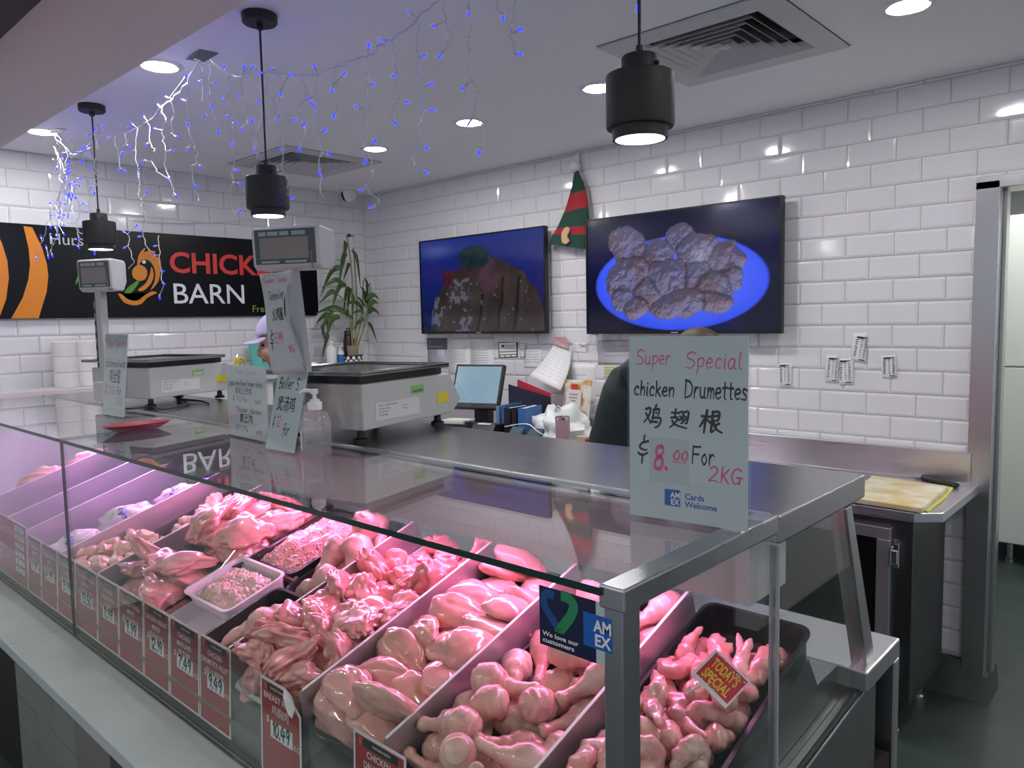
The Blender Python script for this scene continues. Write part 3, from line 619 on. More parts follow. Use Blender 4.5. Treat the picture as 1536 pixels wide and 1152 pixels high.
b = MB(); b.box(sw*.72, sw, 0, sh, 0, .0004); b.done('pale_panel', PALE, t)
def ribbon(b, pts, w, z):
    P = smooth_line([Vector((*p, z)) for p in pts], 8); n = len(P); L_, R_ = [], []
    for i in range(n):
        d = (P[min(i+1, n-1)]-P[max(i-1, 0)]).normalized(); q = Vector((-d.y, d.x, 0)); L_.append(b.bm.verts.new(P[i]+q*w/2)); R_.append(b.bm.verts.new(P[i]-q*w/2))
    for i in range(n-1): b.face([L_[i], L_[i+1], R_[i+1], R_[i]])
H = lambda u, v: (u*sw, v*sh)
b = MB(); ribbon(b, [H(.27, .33), H(.17, .50), H(.075, .67), H(.06, .80), H(.12, .90), H(.20, .88)], .0125, .0007); b.done('blue_arm', pm('arm_blue', (.01, .06, .22), .4), t)
b = MB(); ribbon(b, [H(.29, .93), H(.38, .92), H(.45, .83), H(.42, .66), H(.34, .48), H(.27, .34)], .0145, .0008)
for k in range(4): ribbon(b, [H(.30-.022*k, .40-.012*k), H(.275-.022*k, .29+.004*k)], .0032, .0009)
b.done('green_arm', LGREEN, t)
lettering(t, INK_W, [('We love our', .04*sw, .175*sh, sh*.075, 'L', {'bold': .025, 'fit': sw*.47}), ('customers', .04*sw, .065*sh, sh*.075, 'L', {'bold': .025, 'fit': sw*.41})], 'printed_text', z=.0009)
amex(t, sw*.57, sh*.24, sw*.34, .001)

# today's special card on a stick
c0 = gt(1081, 1017, -.035); nrm = Vector((-c0.x, -c0.y, CH-c0.z)).normalized(); nrm = (nrm+Vector((0, 0, .35))).normalized()
def onpl(px, py):
    r = Vector(ray(px, py)); C = Vector((0, 0, CH)); return C+r*((c0-C).dot(nrm)/r.dot(nrm))
q = [onpl(*p) for p in ((1072, 972), (1125.5, 1022.5), (1086, 1062), (1036.5, 1011))]
cw, chh = ((q[1]-q[0]).length+(q[2]-q[3]).length)/2, ((q[3]-q[0]).length+(q[2]-q[1]).length)/2
t = thing('special_card', 'red and white card reading today\'s special stuck in the chicken wings', 'card', mat=basis(c0, q[1]-q[0], q[0]-q[3]))
b = MB(); b.box(-cw/2, cw/2, -chh/2, chh/2, -.0012, 0); b.done('card', pm('pinkish_white_card', (.78, .74, .76), .5), t)
b = MB(); b.box(-cw*.44, cw*.46, -chh*.38, chh*.44, 0, .0003); b.done('red_face', pm('bright_red_print', (.62, .02, .05), .5), t)
lettering(t, pm('yellow_print', (.85, .52, .03), .5), [("TODAY'S", 0, chh*.06, chh*.27, 'C', {'bold': .03, 'fit': cw*.70}), ('SPECIAL', 0, -chh*.30, chh*.27, 'C', {'bold': .03, 'fit': cw*.72})], z=.0007)
b = MB(); rs = random.Random(5)
for _ in range(30):
    x, y = rs.uniform(-.42, .44)*cw, rs.choice((rs.uniform(.36, .42), rs.uniform(-.36, -.33), rs.uniform(-.3, .4)))*chh; r = rs.choice((.0008, .0012, .0022))
    if abs(x) < cw*.37 and -.32*chh < y < .34*chh: continue
    b.poly([(x+r*(1 if k % 2 == 0 else .45)*math.sin(k*math.pi/5), y+r*(1 if k % 2 == 0 else .45)*math.cos(k*math.pi/5), .0006) for k in range(10)])
b.done('stars', INK_W, t)
b = MB(); b.tube([(-cw*.2, -chh*.5, -.002), (-cw*.32, -chh*.95, -.012)], .0015, 8); b.done('stick', MT['white'], t)

# ================================================================== signs standing on the counter
SIGNP = pm('grey_white_sign_sheet', (.50, .56, .57), .3, var=(2.5, (.54, .60, .61), .3))
def sign(label, mat, w, h, foot=.06, name='counter_sign', sheet=SIGNP):
    t = thing(name, label, 'sign', mat=mat)
    b = MB(); b.box(0, w, 0, h, -.0015, .0); b.done('sheet', sheet, t)
    b = MB(); b.box(-.003, w+.003, 0, h+.003, .0004, .0022); b.box(-.003, w+.003, 0, h+.003, -.005, -.0022); b.box(-.003, w+.003, -.0035, 0, -foot, .0022); b.done('holder', MT['acrylic'], t)
    return t
p0, p1 = gz(945.5, 771, 1.2875), gz(1121, 797.5, 1.2875)
t = sign('big grey counter sign offering chicken drumettes, near corner of the case', basis(p0, p1-p0, (0, 0, 1)), (p1-p0).length, .300, .07)
w = (p1-p0).length
lettering(t, MT['pinkink'], [('Super', .012*1, .254, .024, 'L', {'hand': 1, 'w': .10, 'fit': .062}), ('Special', .098, .250, .026, 'L', {'hand': 1, 'w': .095, 'fit': .092}), ('8.', .043, .083, .040, 'L', {'hand': 1, 'w': .17, 'fit': .026}), ('00', .077, .101, .015, 'L', {'hand': 1, 'w': .16, 'fit': .026}), ('_', .078, .098, .012, 'L', {'hand': 1, 'w': .12, 'fit': .024}), ('2KG', .138, .072, .024, 'L', {'hand': 1, 'w': .12, 'fit': .056})], 'pink_handwriting', z=.00025, seed=3)
lettering(t, MT['ink'], [('chicken', .008, .203, .024, 'L', {'hand': 1, 'w': .15, 'fit': .072}), ('Drumettes', .097, .203, .027, 'L', {'hand': 1, 'w': .14, 'fit': .102}), ('\u9e21', .026, .153, .033, 'L', {'hand': 1, 'w': .12, 'fit': .034}), ('\u7fc5', .072, .153, .030, 'L', {'hand': 1, 'w': .12, 'fit': .036}), ('\u6839', .122, .150, .034, 'L', {'hand': 1, 'w': .12, 'fit': .040}),
                         ('$', .013, .098, .034, 'L', {'hand': 1, 'w': .12, 'fit': .022}), ('For', .109, .097, .028, 'L', {'hand': 1, 'w': .12, 'fit': .038})], 'black_handwriting', z=.00025, seed=4)
b = MB(); b.box(.036, .105, .062, .135, .00002, .00008); b.done('tape_patch', pm('greyer_tape', (.46, .51, .52), .25), t)
amex(t, .063, .024, .027, .0003)
lettering(t, ABLUE, [('Cards', .098, .038, .0095, 'L', {'bold': .02}), ('Welcome', .098, .025, .0095, 'L', {'bold': .02})], 'blue_print', z=.0003)

def small_sign(label, p0, p1, h, lean, lines, pink, foot=.06, name='counter_sign', z=1.2870):
    a, c = gz(*p0, z), gz(*p1, z); up = Vector((0, 0, 1)); x = (c-a).normalized(); n = x.cross(up); up = (up+n*math.tan(math.radians(lean))).normalized()
    t = sign(label, basis(a, c-a, up), (c-a).length, h, foot, name); w = (c-a).length
    if lines: lettering(t, MT['ink'], [(s, u*w, v*h, k, 'L', {'hand': 1, 'w': .12, 'fit': f*w} if ord(s[0]) < 255 else {'fit': f*w, 'shear': .1, 'bold': .01}) for s, u, v, k, f in lines], 'black_handwriting', z=.0002, seed=len(label))
    if pink: lettering(t, MT['pinkink'], [(s, u*w, v*h, k, 'L', {'hand': 1, 'w': .10, 'fit': f*w}) for s, u, v, k, f in pink], 'pink_handwriting', z=.0002, seed=len(label)+1)
    return t
small_sign('wide grey counter sign for free range steamer chicken with much black handwriting', (344, 651), (403, 664), .212, 0,
    [('Organic free Range Steamer chicken', .05, .72, .016, .86), ('\u6709\u673a\u571f\u4ed4\u9e21', .22, .61, .016, .42), ('$', .15, .50, .016, .05), ('For', .42, .50, .013, .1), ('Each', .68, .50, .012, .14), ('Steamer', .22, .35, .016, .3), ('chicken', .58, .35, .016, .28), ('\u84b8\u571f\u9e21', .30, .22, .02, .34), ('$', .20, .09, .016, .05), ('For', .42, .09, .013, .1), ('Each', .68, .09, .012, .14)],
    [('Today', .25, .88, .014, .22), ('Special', .5, .88, .014, .25), ('18.00', .24, .50, .016, .16), ('12.00', .27, .09, .016, .14)])
a = gz(409, 690, 1.287)
t = small_sign('grey counter sign for boiler chicken leaning behind the hand sanitiser', (398, 672), (441, 680), .235, -14, [('Boiler', .10, .70, .030, .5), ('S', .68, .70, .03, .12), ('\u7172\u6c64\u9e21', .14, .46, .030, .62), ('$', .1, .26, .03, .08), ('for', .5, .18, .03, .22)], [('Super', .25, .88, .02, .25), ('Special', .58, .88, .02, .32), ('12', .22, .26, .03, .14)])
small_sign('tall narrow looking counter sign for chicken whole wings at the far scale', (153.5, 621), (186, 626), .305, -6, [('chicken', .06, .60, .032, .38), ('whole', .47, .60, .03, .24), ('wings', .73, .60, .03, .24), ('\u9e21\u5168\u7fc5', .25, .42, .04, .5), ('$', .08, .26, .035, .08), ('For', .62, .26, .03, .2)], [('Super', .08, .84, .03, .3), ('Special', .45, .84, .03, .4), ('9.00', .22, .26, .035, .3), ('2KG', .6, .14, .03, .3)])
small_sign('counter sign cut by the photo edge, standing near the sign wall', (-58, 585), (12, 575), .30, 0, [('chicken', .1, .78, .03, .4), ('wings', .55, .78, .035, .4), ('for', .55, .42, .03, .2), ('each pack', .40, .25, .03, .56), ('each', .55, .12, .025, .3)], [('Special', .2, .9, .03, .5)])

# ================================================================== weighing scales
SB = pm('scale_body_light_grey', (.50, .50, .49), .4); SBD = pm('scale_side_grey', (.42, .42, .42), .45)
TRAY = pm('scale_tray_steel', (.36, .36, .37), .14, 1, rvar=.06)
SCR = pm('lcd_grey', (.23, .20, .19), .25); BEZ = pm('dark_green_grey_bezel', (.05, .065, .07), .35)
STY, STG = pm('yellow_label', (.70, .60, .03), .5), pm('green_label', (.25, .50, .16), .5)
CAP_ = pm('caption_grey', (.30, .34, .36), .5)
def scale(loc, yaw, headyaw, label, polex=-.195, poley=-.035, hsz=(.93, 1.0)):
    t = thing('weighing_scale', label, 'scale', loc, (0, 0, math.radians(yaw)), group='pole display counter scales')
    b = MB(); b.prism([(0, 0, .037), (0, .45, .037), (0, .505, .075), (0, .44, .166), (0, 0, .166)], (-.34, 0, 0)); b.done('body', SB, t, bevel=.005, seg=3)
    b = MB(); b.box(-.32, -.02, .015, .42, .166, .19); b.done('neck', MT['black'], t)  # shade of the gap under the tray, put in as a black box
    b = MB(); b.box(-.365, .022, -.028, .405, .19, .196); b.box(-.365, -.355, -.028, .405, .196, .204); b.box(.012, .022, -.028, .405, .196, .204); b.box(-.355, .012, -.028, -.018, .196, .204); b.box(-.355, .012, .395, .405, .196, .204)
    b.done('weighing_tray', TRAY, t, bevel=.002)
    for x in (-.04, -.30):
        for y in (.035, .42):
            b = MB(); b.lathe([(.022, 0), (.022, .008), (.012, .013), (.010, .038)], 16, (x, y, 0)); b.done('foot', MT['black'], t, smooth=40)
    b = MB(); b.prism([(.004, .445, .170), (.004, .565, .045), (.004, .561, .042), (.004, .441, .167)], (-.33, 0, 0)); b.done('keypad_cover', MT['acrylic'], t)
    b = MB(); b.prism([(-.02, .446, .163), (-.02, .506, .081), (-.32, .506, .081), (-.32, .446, .163)], (0, .0012, .0012)); b.done('keypad', MT['grey'], t)
    L = lambda n, m, y0, y1, z0, z1: MB().box(.0002, .0014, y0, y1, z0, z1).done(n, m, t)
    lb = L('rating_label', WCARD, .055, .265, .058, .108); L('green_sticker', STG, .225, .29, .118, .143); L('yellow_sticker', STY, .365, .425, .075, .108)
    L('sticker_band', WCARD, .232, .283, .122, .130)
    e = bpy.data.objects.new('printed_text', None); COL.objects.link(e); bpy.data.objects.remove(e)
    me = lettering(t, MT['ink'], [('MODEL    ELECTRONIC SCALE', .01, .040, .0045, 'L'), ('Max 15kg  Min 40g', .01, .030, .0045, 'L'), ('Class III  e=2/5g', .01, .021, .0045, 'L'), ('AC 240V 50Hz', .01, .012, .0045, 'L'), ('No. 3011', .12, .030, .0045, 'L'), ('T = -5kg', .12, .021, .0045, 'L')], 'printed_text')
    me.matrix_local = basis((.0012, .058, .058), (0, 1, 0), (0, 0, 1))
    # pole with its mount
    b = MB(); b.box(polex-.045, polex+.045, poley-.04, -.0015, .034, .112); b.done('pole_mount', SB, t, bevel=.004)
    b = MB(); b.box(polex-.018, polex+.018, poley-.028, poley+.005, .112, .50); b.done('pole', SBD, t, bevel=.006, seg=3)
    s = MB(); s.box(polex-.028, polex-.0185, poley-.026, poley+.012, .20, .46); cs = s.done('payment_strip', MT['black'], t)
    b = MB()
    for k in range(5): b.box(polex-.0265, polex-.020, poley-.0268, poley-.0258, .215+.05*k, .245+.05*k)
    b.done('card_badges', pm('badge_blue_grey', (.22, .28, .36), .5), cs)
    # display head
    m = Matrix.Translation((polex, poley, .485)) @ Matrix.Rotation(math.radians(headyaw-yaw), 4, 'Z') @ Matrix.Diagonal((hsz[0], hsz[0], hsz[1], 1))
    b = MB(); w = .112
    prof = [(-.045, .012), (-.05, .11), (-.04, .118), (.042, .112), (.052, .10), (.052, .035), (.03, .0), (-.03, .0)]
    vs = [[b.bm.verts.new(m @ Vector((x*sx, y, z))) for y, z in prof] for x, sx in ((-w, 1), (w, 1))]
    n = len(prof); b.face(vs[0]); b.face(vs[1][::-1])
    for k in range(n): b.face([vs[0][k], vs[0][(k+1) % n], vs[1][(k+1) % n], vs[1][k]])
    hd = b.done('display_head', SB, t, bevel=.006, seg=3)
    ang = math.atan2(.098, -.005); fm = m @ basis((0, -.0476, .0615), (1, 0, 0), (0, -.005, .098))
    b = MB(); b.box(-.100, .100, -.046, .048, .0005, .002, 0, fm); b.done('bezel', BEZ, hd, bevel=.0008)
    b = MB(); b.box(-.083, .078, -.032, .026, .0021, .0028, 0, fm); b.done('screen', SCR, hd)
    b = MB()
    for x0, x1 in ((-.085, -.06), (-.055, -.02), (-.015, .015), (.025, .07)): b.box(x0, x1, .031, .042, .0021, .0027, 0, fm)
    b.done('caption_strip', CAP_, hd)
    b = MB(); b.box(-.08, -.02, -.043, -.037, .0021, .0027, 0, fm); b.box(.0, .07, -.043, -.037, .0021, .0027, 0, fm); b.done('lower_caption', CAP_, hd)
    b = MB(); b.box(w-.026, w-.0245, -.049, .0525, .002, .112, 0, m); b.done('seam', MT['grey'], hd)
    return t
near = scale((-1.708, 1.248, 1.2826), 14, 27, 'counter scale beside the hand sanitiser, paper notice hanging from its pole display')
far = scale((-3.215, 1.285, 1.2826), 19, 24, 'counter scale farther along by the red plate and chicken wings sign', hsz=(.80, 1.12))

# paper notice hanging from the near pole display
P = [gy(x, y, 1.06+dy) for x, y, dy in ((389, 413, .0), (436, 406, .02), (428, 470, .03), (441, 520, .02), (459, 558, .0), (405, 560, -.02), (402, 510, .0), (396, 455, .0))]
t = thing('paper_notice', 'long curling paper notice for turkey leg hanging from the scale display', 'notice', (0, 0, 0))
tl, tr, bl, br = gy(389, 411, 1.05), gy(436, 406, 1.05), gy(413, 562, 1.045), gy(459, 558, 1.045)
b = MB(); NU, NV = 8, 16; G_ = []
for j in range(NV+1):
    row = []; v = j/NV
    for i in range(NU+1):
        u = i/NU; A, Bq = tl.lerp(bl, v), tr.lerp(br, v)
        A = A+Vector((-.004*math.sin(v*3.1)*2, 0, 0)); Bq = Bq+Vector((-.028*math.sin(min(v*1.6, 1)*math.pi), 0, 0))
        p = A.lerp(Bq, u); p.y += -.018*math.sin(v*2.8)*(u*u)+.006*math.sin(5*v+2*u); row.append(b.bm.verts.new(p))
    G_.append(row)
for j in range(NV):
    for i in range(NU): b.face([G_[j][i], G_[j][i+1], G_[j+1][i+1], G_[j+1][i]])
nv = [[tuple(v.co) for v in r] for r in G_]
o = b.done('sheet', pm('grey_white_paper', (.44, .47, .49), .6), t, smooth=80); sm = o.modifiers.new('thick', 'SOLIDIFY'); sm.thickness = .0008
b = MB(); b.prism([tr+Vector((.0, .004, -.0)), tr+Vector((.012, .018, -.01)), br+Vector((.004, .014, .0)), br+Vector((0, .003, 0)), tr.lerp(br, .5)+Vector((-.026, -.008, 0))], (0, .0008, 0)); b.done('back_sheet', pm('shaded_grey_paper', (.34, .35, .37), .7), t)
def warp(o, A):
    """lay flat lettering (u right 0..1, v up 0..1) on the curled sheet"""
    for v in o.data.vertices:
        u, w_ = min(max(v.co.x, 0), .999), min(max(1-v.co.y, 0), .999); i, j = int(u*NU), int(w_*NV); fu, fv = u*NU-i, w_*NV-j
        q = (Vector(A[j][i])*(1-fu)+Vector(A[j][i+1])*fu)*(1-fv)+(Vector(A[j+1][i])*(1-fu)+Vector(A[j+1][i+1])*fu)*fv; v.co = q+Vector((.0006, -.0016, .0))
warp(lettering(t, MT['ink'], [('Turkey', .2, .73, .085, 'L', {'hand': 1, 'w': .10, 'fit': .38}), ('Leg', .62, .74, .085, 'L', {'hand': 1, 'w': .10, 'fit': .3}), ('\u706b\u9e21\u817f', .28, .53, .10, 'L', {'bold': .01, 'fit': .64}), ('$', .08, .28, .14, 'L', {'hand': 1, 'w': .10, 'fit': .16})], 'black_handwriting'), nv)
warp(lettering(t, MT['pinkink'], [('Super', .08, .90, .055, 'L', {'hand': 1, 'w': .1, 'fit': .36}), ('Special', .52, .90, .05, 'L', {'hand': 1, 'w': .1, 'fit': .36}), ('5.99', .26, .30, .10, 'L', {'hand': 1, 'w': .12, 'fit': .34}), ('KG', .74, .20, .07, 'L', {'hand': 1, 'w': .12, 'fit': .2})], 'pink_handwriting', seed=8), nv)

# ================================================================== hand sanitiser, plate, cables
CLR = pm('clear_bottle_plastic', (.94, .95, .96), .05, trans=.95, spec=.5)
t = thing('hand_sanitiser', 'clear pump bottle of hand sanitiser on the case glass', 'pump bottle', (-1.69, 1.085, 1.2822))
b = MB(); b.lathe([(.0, 0), (.036, .0), (.0385, .004), (.0385, .078), (.037, .092), (.028, .108), (.016, .116), (.015, .122)], 32, cap=False); b.done('bottle', sheet_glass('bottle_plastic', (.9, .92, .93), .06, haze=.16, hazecol=(.75, .77, .78)), t, smooth=50)
b = MB(); b.lathe([(.0, .003), (.0365, .004), (.0365, .058), (.0, .0585)], 28); b.done('gel', sheet_glass('clear_gel', (.93, .93, .94), .03), t, smooth=40)
b = MB()
for k in range(9): pass
b.lathe([(.0390, .012), (.0390, .066)], 40, cap=False)
for f in [f for f in b.bm.faces if not (math.radians(185) < math.atan2(f.calc_center_median().y, f.calc_center_median().x) % (2*math.pi) < math.radians(262))]: b.bm.faces.remove(f)
b.done('label', WCARD, t)
b = MB(); b.lathe([(.018, .116), (.0185, .134), (.017, .136), (.012, .137), (.012, .142), (.005, .143), (.005, .157)], 24); b.lathe([(.009, .156), (.010, .160), (.010, .168), (.0, .170)], 20, cap=False)
b.tube([(0, 0, .163), (-.025, -.012, .165), (-.037, -.018, .158)], [.0055, .005, .004], 10); b.done('pump', MT['white'], t, smooth=40)
b = MB(); b.tube([(0, 0, .12), (.006, 0, .01)], .003, 8); b.done('dip_tube', MT['acrylic'], t)
t = thing('oval_plate', 'empty red oval plate with dark underside on the glass', 'plate', (-2.565, .978, 1.2822), (0, 0, math.radians(4)))
b = MB(); b.lathe([(.045, .0), (.052, .001), (.085, .022), (.087, .024), (.083, .0235), (.055, .006), (.0, .005)], 40, cap=False, sx=.62, sy=1.28)
pl = b.done('dish', [pm('red_lacquer', (.36, .035, .03), .28), pm('dark_lacquer', (.05, .012, .015), .3)], t, smooth=50)
for p in pl.data.polygons:
    if p.normal.z < -.1 or p.center.z < .0005: p.material_index = 1
b = MB(); rc = random.Random(2)
cb = smooth_line([gz(192, 612, 1.29), gz(215, 611, 1.292), gz(245, 608, 1.29), gz(262, 612, 1.292), gz(300, 604, 1.29), gz(285, 598, 1.292), gz(318, 600, 1.29), gz(330, 604, 1.289)], 6); b.tube([p+Vector((0, -.05, 0)) for p in cb], .0045, 8)
tag(b.done('power_cable', MT['black'], smooth=60), 'tangled black cable under the far counter scale', 'cable')
# ================================================================== shop sign on the tiled wall
SX = WX+.030
t = thing('shop_sign', 'long black shop sign with orange stripes, rooster logo and red and white lettering', 'sign', mat=basis((SX, 0, 0), (0, 1, 0), (0, 0, 1)))
def sp(px, py): q = gx(px, py, SX); return (q.y, q.z)
def sc(cx, cy): return sp(cx/3.84, 300+cy/3.84)
b = MB(); pts = rrect(3.14+1.4, .515, .03, 5, (3.14-1.4)/2, 1.934); b.prism([(x, y, -.022) for x, y in pts], (0, 0, .022)); b.done('panel', pm('gloss_black_sign', (.004, .0045, .006), .25, spec=.25), t)
def flat(name, pts, mat, z=.0012, sm=True):
    P = [Vector((*sc(*p), z)) for p in pts]
    if sm:
        Q = []; n = len(P)
        for i in range(n):
            a, c, d, e = P[i-1], P[i], P[(i+1) % n], P[(i+2) % n]
            for k in range(4):
                u = k/4; Q.append(.5*((2*c)+(d-a)*u+(2*a-5*c+4*d-e)*u*u+(3*c-a-3*d+e)*u**3))
        P = Q
    b = MB(); v = [b.bm.verts.new(p) for p in P]
    f = b.bm.faces.new(v); bmesh.ops.triangulate(b.bm, faces=[f]); g = bmesh.ops.extrude_face_region(b.bm, geom=list(b.bm.faces))
    bmesh.ops.translate(b.bm, verts=[e for e in g['geom'] if isinstance(e, bmesh.types.BMVert)], vec=(0, 0, -.001))
    return b.done(name, mat, t)
OR2 = pm('sign_orange', (.62, .20, .012), .4); GR2 = pm('sign_green', (.09, .26, .03), .4)
flat('orange_stripe', [(135, 150), (185, 158), (240, 270), (270, 370), (278, 440), (268, 530), (222, 681), (65, 682), (130, 565), (163, 460), (173, 370), (165, 280)], OR2, sm=False)
flat('orange_stripe', [(-130, 682), (0, 668), (35, 570), (51, 450), (42, 350), (15, 260), (-10, 200), (-40, 148), (-110, 144), (-60, 290), (-50, 440), (-72, 560)], OR2, sm=False)
flat('orange_stripe', [(-330, 682), (-210, 680), (-160, 540), (-150, 430), (-170, 300), (-240, 140), (-310, 137), (-250, 290), (-240, 430), (-260, 540)], OR2, sm=False)
flat('rooster_crest', [(792, 380), (795, 330), (812, 296), (838, 276), (830, 300), (862, 290), (898, 300), (876, 316), (916, 332), (927, 372), (922, 425), (908, 475), (868, 518), (890, 468), (893, 415), (880, 375), (855, 348), (822, 345)], OR2)
flat('rooster_face', [(805, 372), (840, 395), (848, 425), (835, 455), (805, 466), (772, 450), (760, 420), (772, 390)], OR2)
flat('rooster_eye', [(829, 346), (840, 357), (829, 368), (818, 357)], INK_W, .0018)
flat('rooster_wing', [(872, 385), (885, 430), (870, 480), (825, 522), (795, 517), (838, 480), (862, 430)], OR2)
flat('rooster_tail', [(680, 540), (715, 590), (770, 606), (815, 597), (850, 562), (903, 535), (875, 527), (838, 545), (800, 574), (765, 580), (730, 568), (705, 545)], OR2)
flat('green_leaf', [(803, 458), (790, 492), (750, 540), (715, 545), (735, 505), (770, 478)], GR2)
flat('green_leaf', [(484, 402), (452, 428), (434, 488), (455, 462), (480, 440)], GR2)
def signtext(s, p0, p1, capb, capt, mat, bold, frac=1.0, name='lettering'):
    a, c, tp = sp(*p0), sp(*p1), sp(*capt); lettering(t, mat, [(s, a[0], a[1], tp[1]-a[1], 'L', {'bold': bold, 'fit': (c[0]-a[0])*frac})], name, z=.002)
signtext('CHICKEN', (254, 408), (378, 412), 0, (254, 377.5), pm('sign_red', (.70, .03, .025), .4), .022, 4.555/3.12, 'red_lettering')
signtext('BARN', (258, 455), (364, 456), 0, (258, 424.5), pm('sign_white', (.74, .75, .80), .4), .004, 1, 'white_lettering')
signtext('Hurstville', (73, 366), (129, 369), 0, (73, 349), pm('sign_grey_white', (.42, .42, .48), .4), 0, 1.8, 'grey_lettering')
signtext('Fresh', (378, 468), (401, 469), 0, (378, 458), pm('sign_bright_green', (.18, .42, .05), .4), 0, 1.28, 'green_lettering')

# ------------------------------------------------------------------ things on the wall ledge
LZ = 1.2903
PB = pm('paper_roll_white', (.72, .70, .68), .8)
for px, n, r in ((100, 3, .062), (134, 3, .066)):
    c = gx(px, 570, -4.69)
    for k in range(n):
        b = MB(); b.lathe([(.02, .004), (.02, .0), (r-.003, .0), (r, .003), (r, .082), (r-.003, .085), (.02, .085), (.02, .081)], 28, (c.x, c.y, LZ+.0855*k))
        nm = ('bottom', 'middle', 'top')[k]; wh = 'nearer the photo edge' if px < 110 else 'nearer the far scale'
        tag(b.done('paper_roll', PB, smooth=40), f'white paper roll on the ledge, {nm} of the stack {wh}', 'paper roll', 'white rolls stacked on the ledge')
CUP = pm('kraft_cup', (.62, .55, .46), .7)
c = gx(210, 540, -4.68)
for k in range(2):
    b = MB(); b.lathe([(.026, 0), (.033, .075), (.035, .078), (.032, .078), (.025, .003)], 24, (c.x, c.y, LZ+.03*k), cap=False); b.lathe([(.026, .0), (.0, .001)], 24, (c.x, c.y, LZ+.03*k), cap=False)
    tag(b.done('paper_cup', CUP, smooth=50), 'beige paper cup on the ledge, ' + ('lower' if k == 0 else 'upper') + ' of two nested cups', 'cup', 'nested cups on the ledge')
for px, w_ in ((231, 'beside the beige cups'), (252, 'between the other tub and the yellow alarm clock')):
    c = gx(px, 540, -4.68); t = thing('plastic_tub', f'small white lidded tub on the ledge {w_}', 'tub', (c.x, c.y, LZ), group='white tubs on the ledge')
    b = MB(); b.lathe([(.0, 0), (.033, 0), (.037, .040), (.0, .040)], 24); b.done('tub', MT['white'], t, smooth=40)
    b = MB(); b.lathe([(.0, .0405), (.040, .0405), (.040, .046), (.036, .048), (.0, .047)], 24); b.done('lid', MT['white'], t, smooth=40)
c = gx(360, 545, -4.68); YEL = pm('yellow_enamel', (.72, .50, .03), .3)
t = thing('alarm_clock', 'small yellow twin bell alarm clock on the wall ledge', 'alarm clock', mat=basis((c.x, c.y, LZ), (-.35, .94, 0), (0, 0, 1)))
b = MB(); T_ = Matrix.Translation((0, .056, 0)); b.lathe([(.0, -.02), (.040, -.02), (.044, -.015), (.044, .018), (.040, .02), (.036, .016)], 32, m=T_, cap=False); b.done('case', YEL, t, smooth=40)
b = MB(); b.lathe([(.037, .0155), (.0, .0155)], 32, m=T_, cap=False); b.done('dial', pm('clock_dial', (.30, .30, .30), .4), t)
b = MB(); b.box(-.002, .002, .056, .082, .016, .0175); b.box(-.018, .0, .054, .058, .016, .0175); b.done('hands', MT['white'], t)
for s in (-1, 1):
    b = MB(); b.lathe([(.0, .018), (.012, .014), (.018, .004), (.019, 0), (.0, 0)], 20, m=Matrix.Translation((s*.024, .100, 0)) @ Matrix.Rotation(-s*.5, 4, 'Z') @ Matrix.Rotation(-math.pi/2, 4, 'X')); b.done('bell', YEL, t, smooth=40)
    b = MB(); b.cyl((s*.022, .02, 0), (s*.034, .0, 0), .004, 8); b.done('foot', YEL, t)
b = MB(); b.tube([(-.026, .119, 0), (-.018, .135, 0), (0, .140, 0), (.018, .135, 0), (.026, .119, 0)], .002, 8); b.done('handle', MT['chrome'], t)
c = gx(396, 550, -4.72)
b = MB(); b.prism([(x, y, 0) for x, y in rrect(.14, .21, .015, 4, 0, .105)], (0, 0, .012)); o = b.done('plastic_board', pm('turquoise_plastic', (.10, .42, .38), .4)); o.matrix_world = basis((-4.70, c.y-.02, LZ), (0, 1, 0), (-.25, 0, 1))
tag(o, 'turquoise plastic board leaning on the tiles behind the capped worker', 'board')
WB = lambda px, X: gx(px, 545, X)
c = WB(498, -4.66); t = thing('squeeze_bottle', 'plain white plastic bottle in the tiled corner', 'bottle', (c.x, c.y, LZ))
b = MB(); b.lathe([(.0, 0), (.033, 0), (.036, .006), (.036, .135), (.03, .155), (.016, .168), (.014, .172), (.0, .172)], 28); b.done('bottle', MT['white'], t, smooth=50)
b = MB(); b.lathe([(.017, .172), (.017, .196), (.013, .199), (.0, .199)], 20); b.done('cap', MT['white'], t, smooth=40)
c = WB(511.5, -4.64); t = thing('pump_bottle', 'small clear bottle with a blue label beside the white bottle', 'bottle', (c.x, c.y, LZ))
b = MB(); b.lathe([(.0, 0), (.025, 0), (.026, .004), (.026, .115), (.012, .13), (.0, .13)], 24); b.done('bottle', MT['white'], t, smooth=50)
b = MB(); b.lathe([(.0265, .018), (.0265, .10)], 28, cap=False); b.done('label', pm('blue_label', (.03, .13, .42), .5), t, smooth=60)
b = MB(); b.lathe([(.009, .13), (.009, .145), (.006, .15), (.006, .165), (0, .166)], 16); b.box(-.006, .03, -.005, .005, .158, .166); b.done('pump', MT['white'], t)
c = WB(524, -4.66); t = thing('thermos', 'tall black drink flask in the tiled corner by the plant', 'flask', (c.x, c.y, LZ))
b = MB(); b.lathe([(.0, 0), (.037, 0), (.039, .004), (.039, .20), (.034, .225), (.028, .235), (.0, .235)], 28); b.done('body', pm('black_brown_steel', (.02, .014, .015), .25), t, smooth=50)
b = MB(); b.lathe([(.030, .235), (.030, .265), (.026, .27), (.0, .27)], 24); b.tube([(-.02, 0, .268), (-.012, 0, .288), (.012, 0, .288), (.02, 0, .268)], .004, 8); b.done('lid', MT['black'], t, smooth=40)

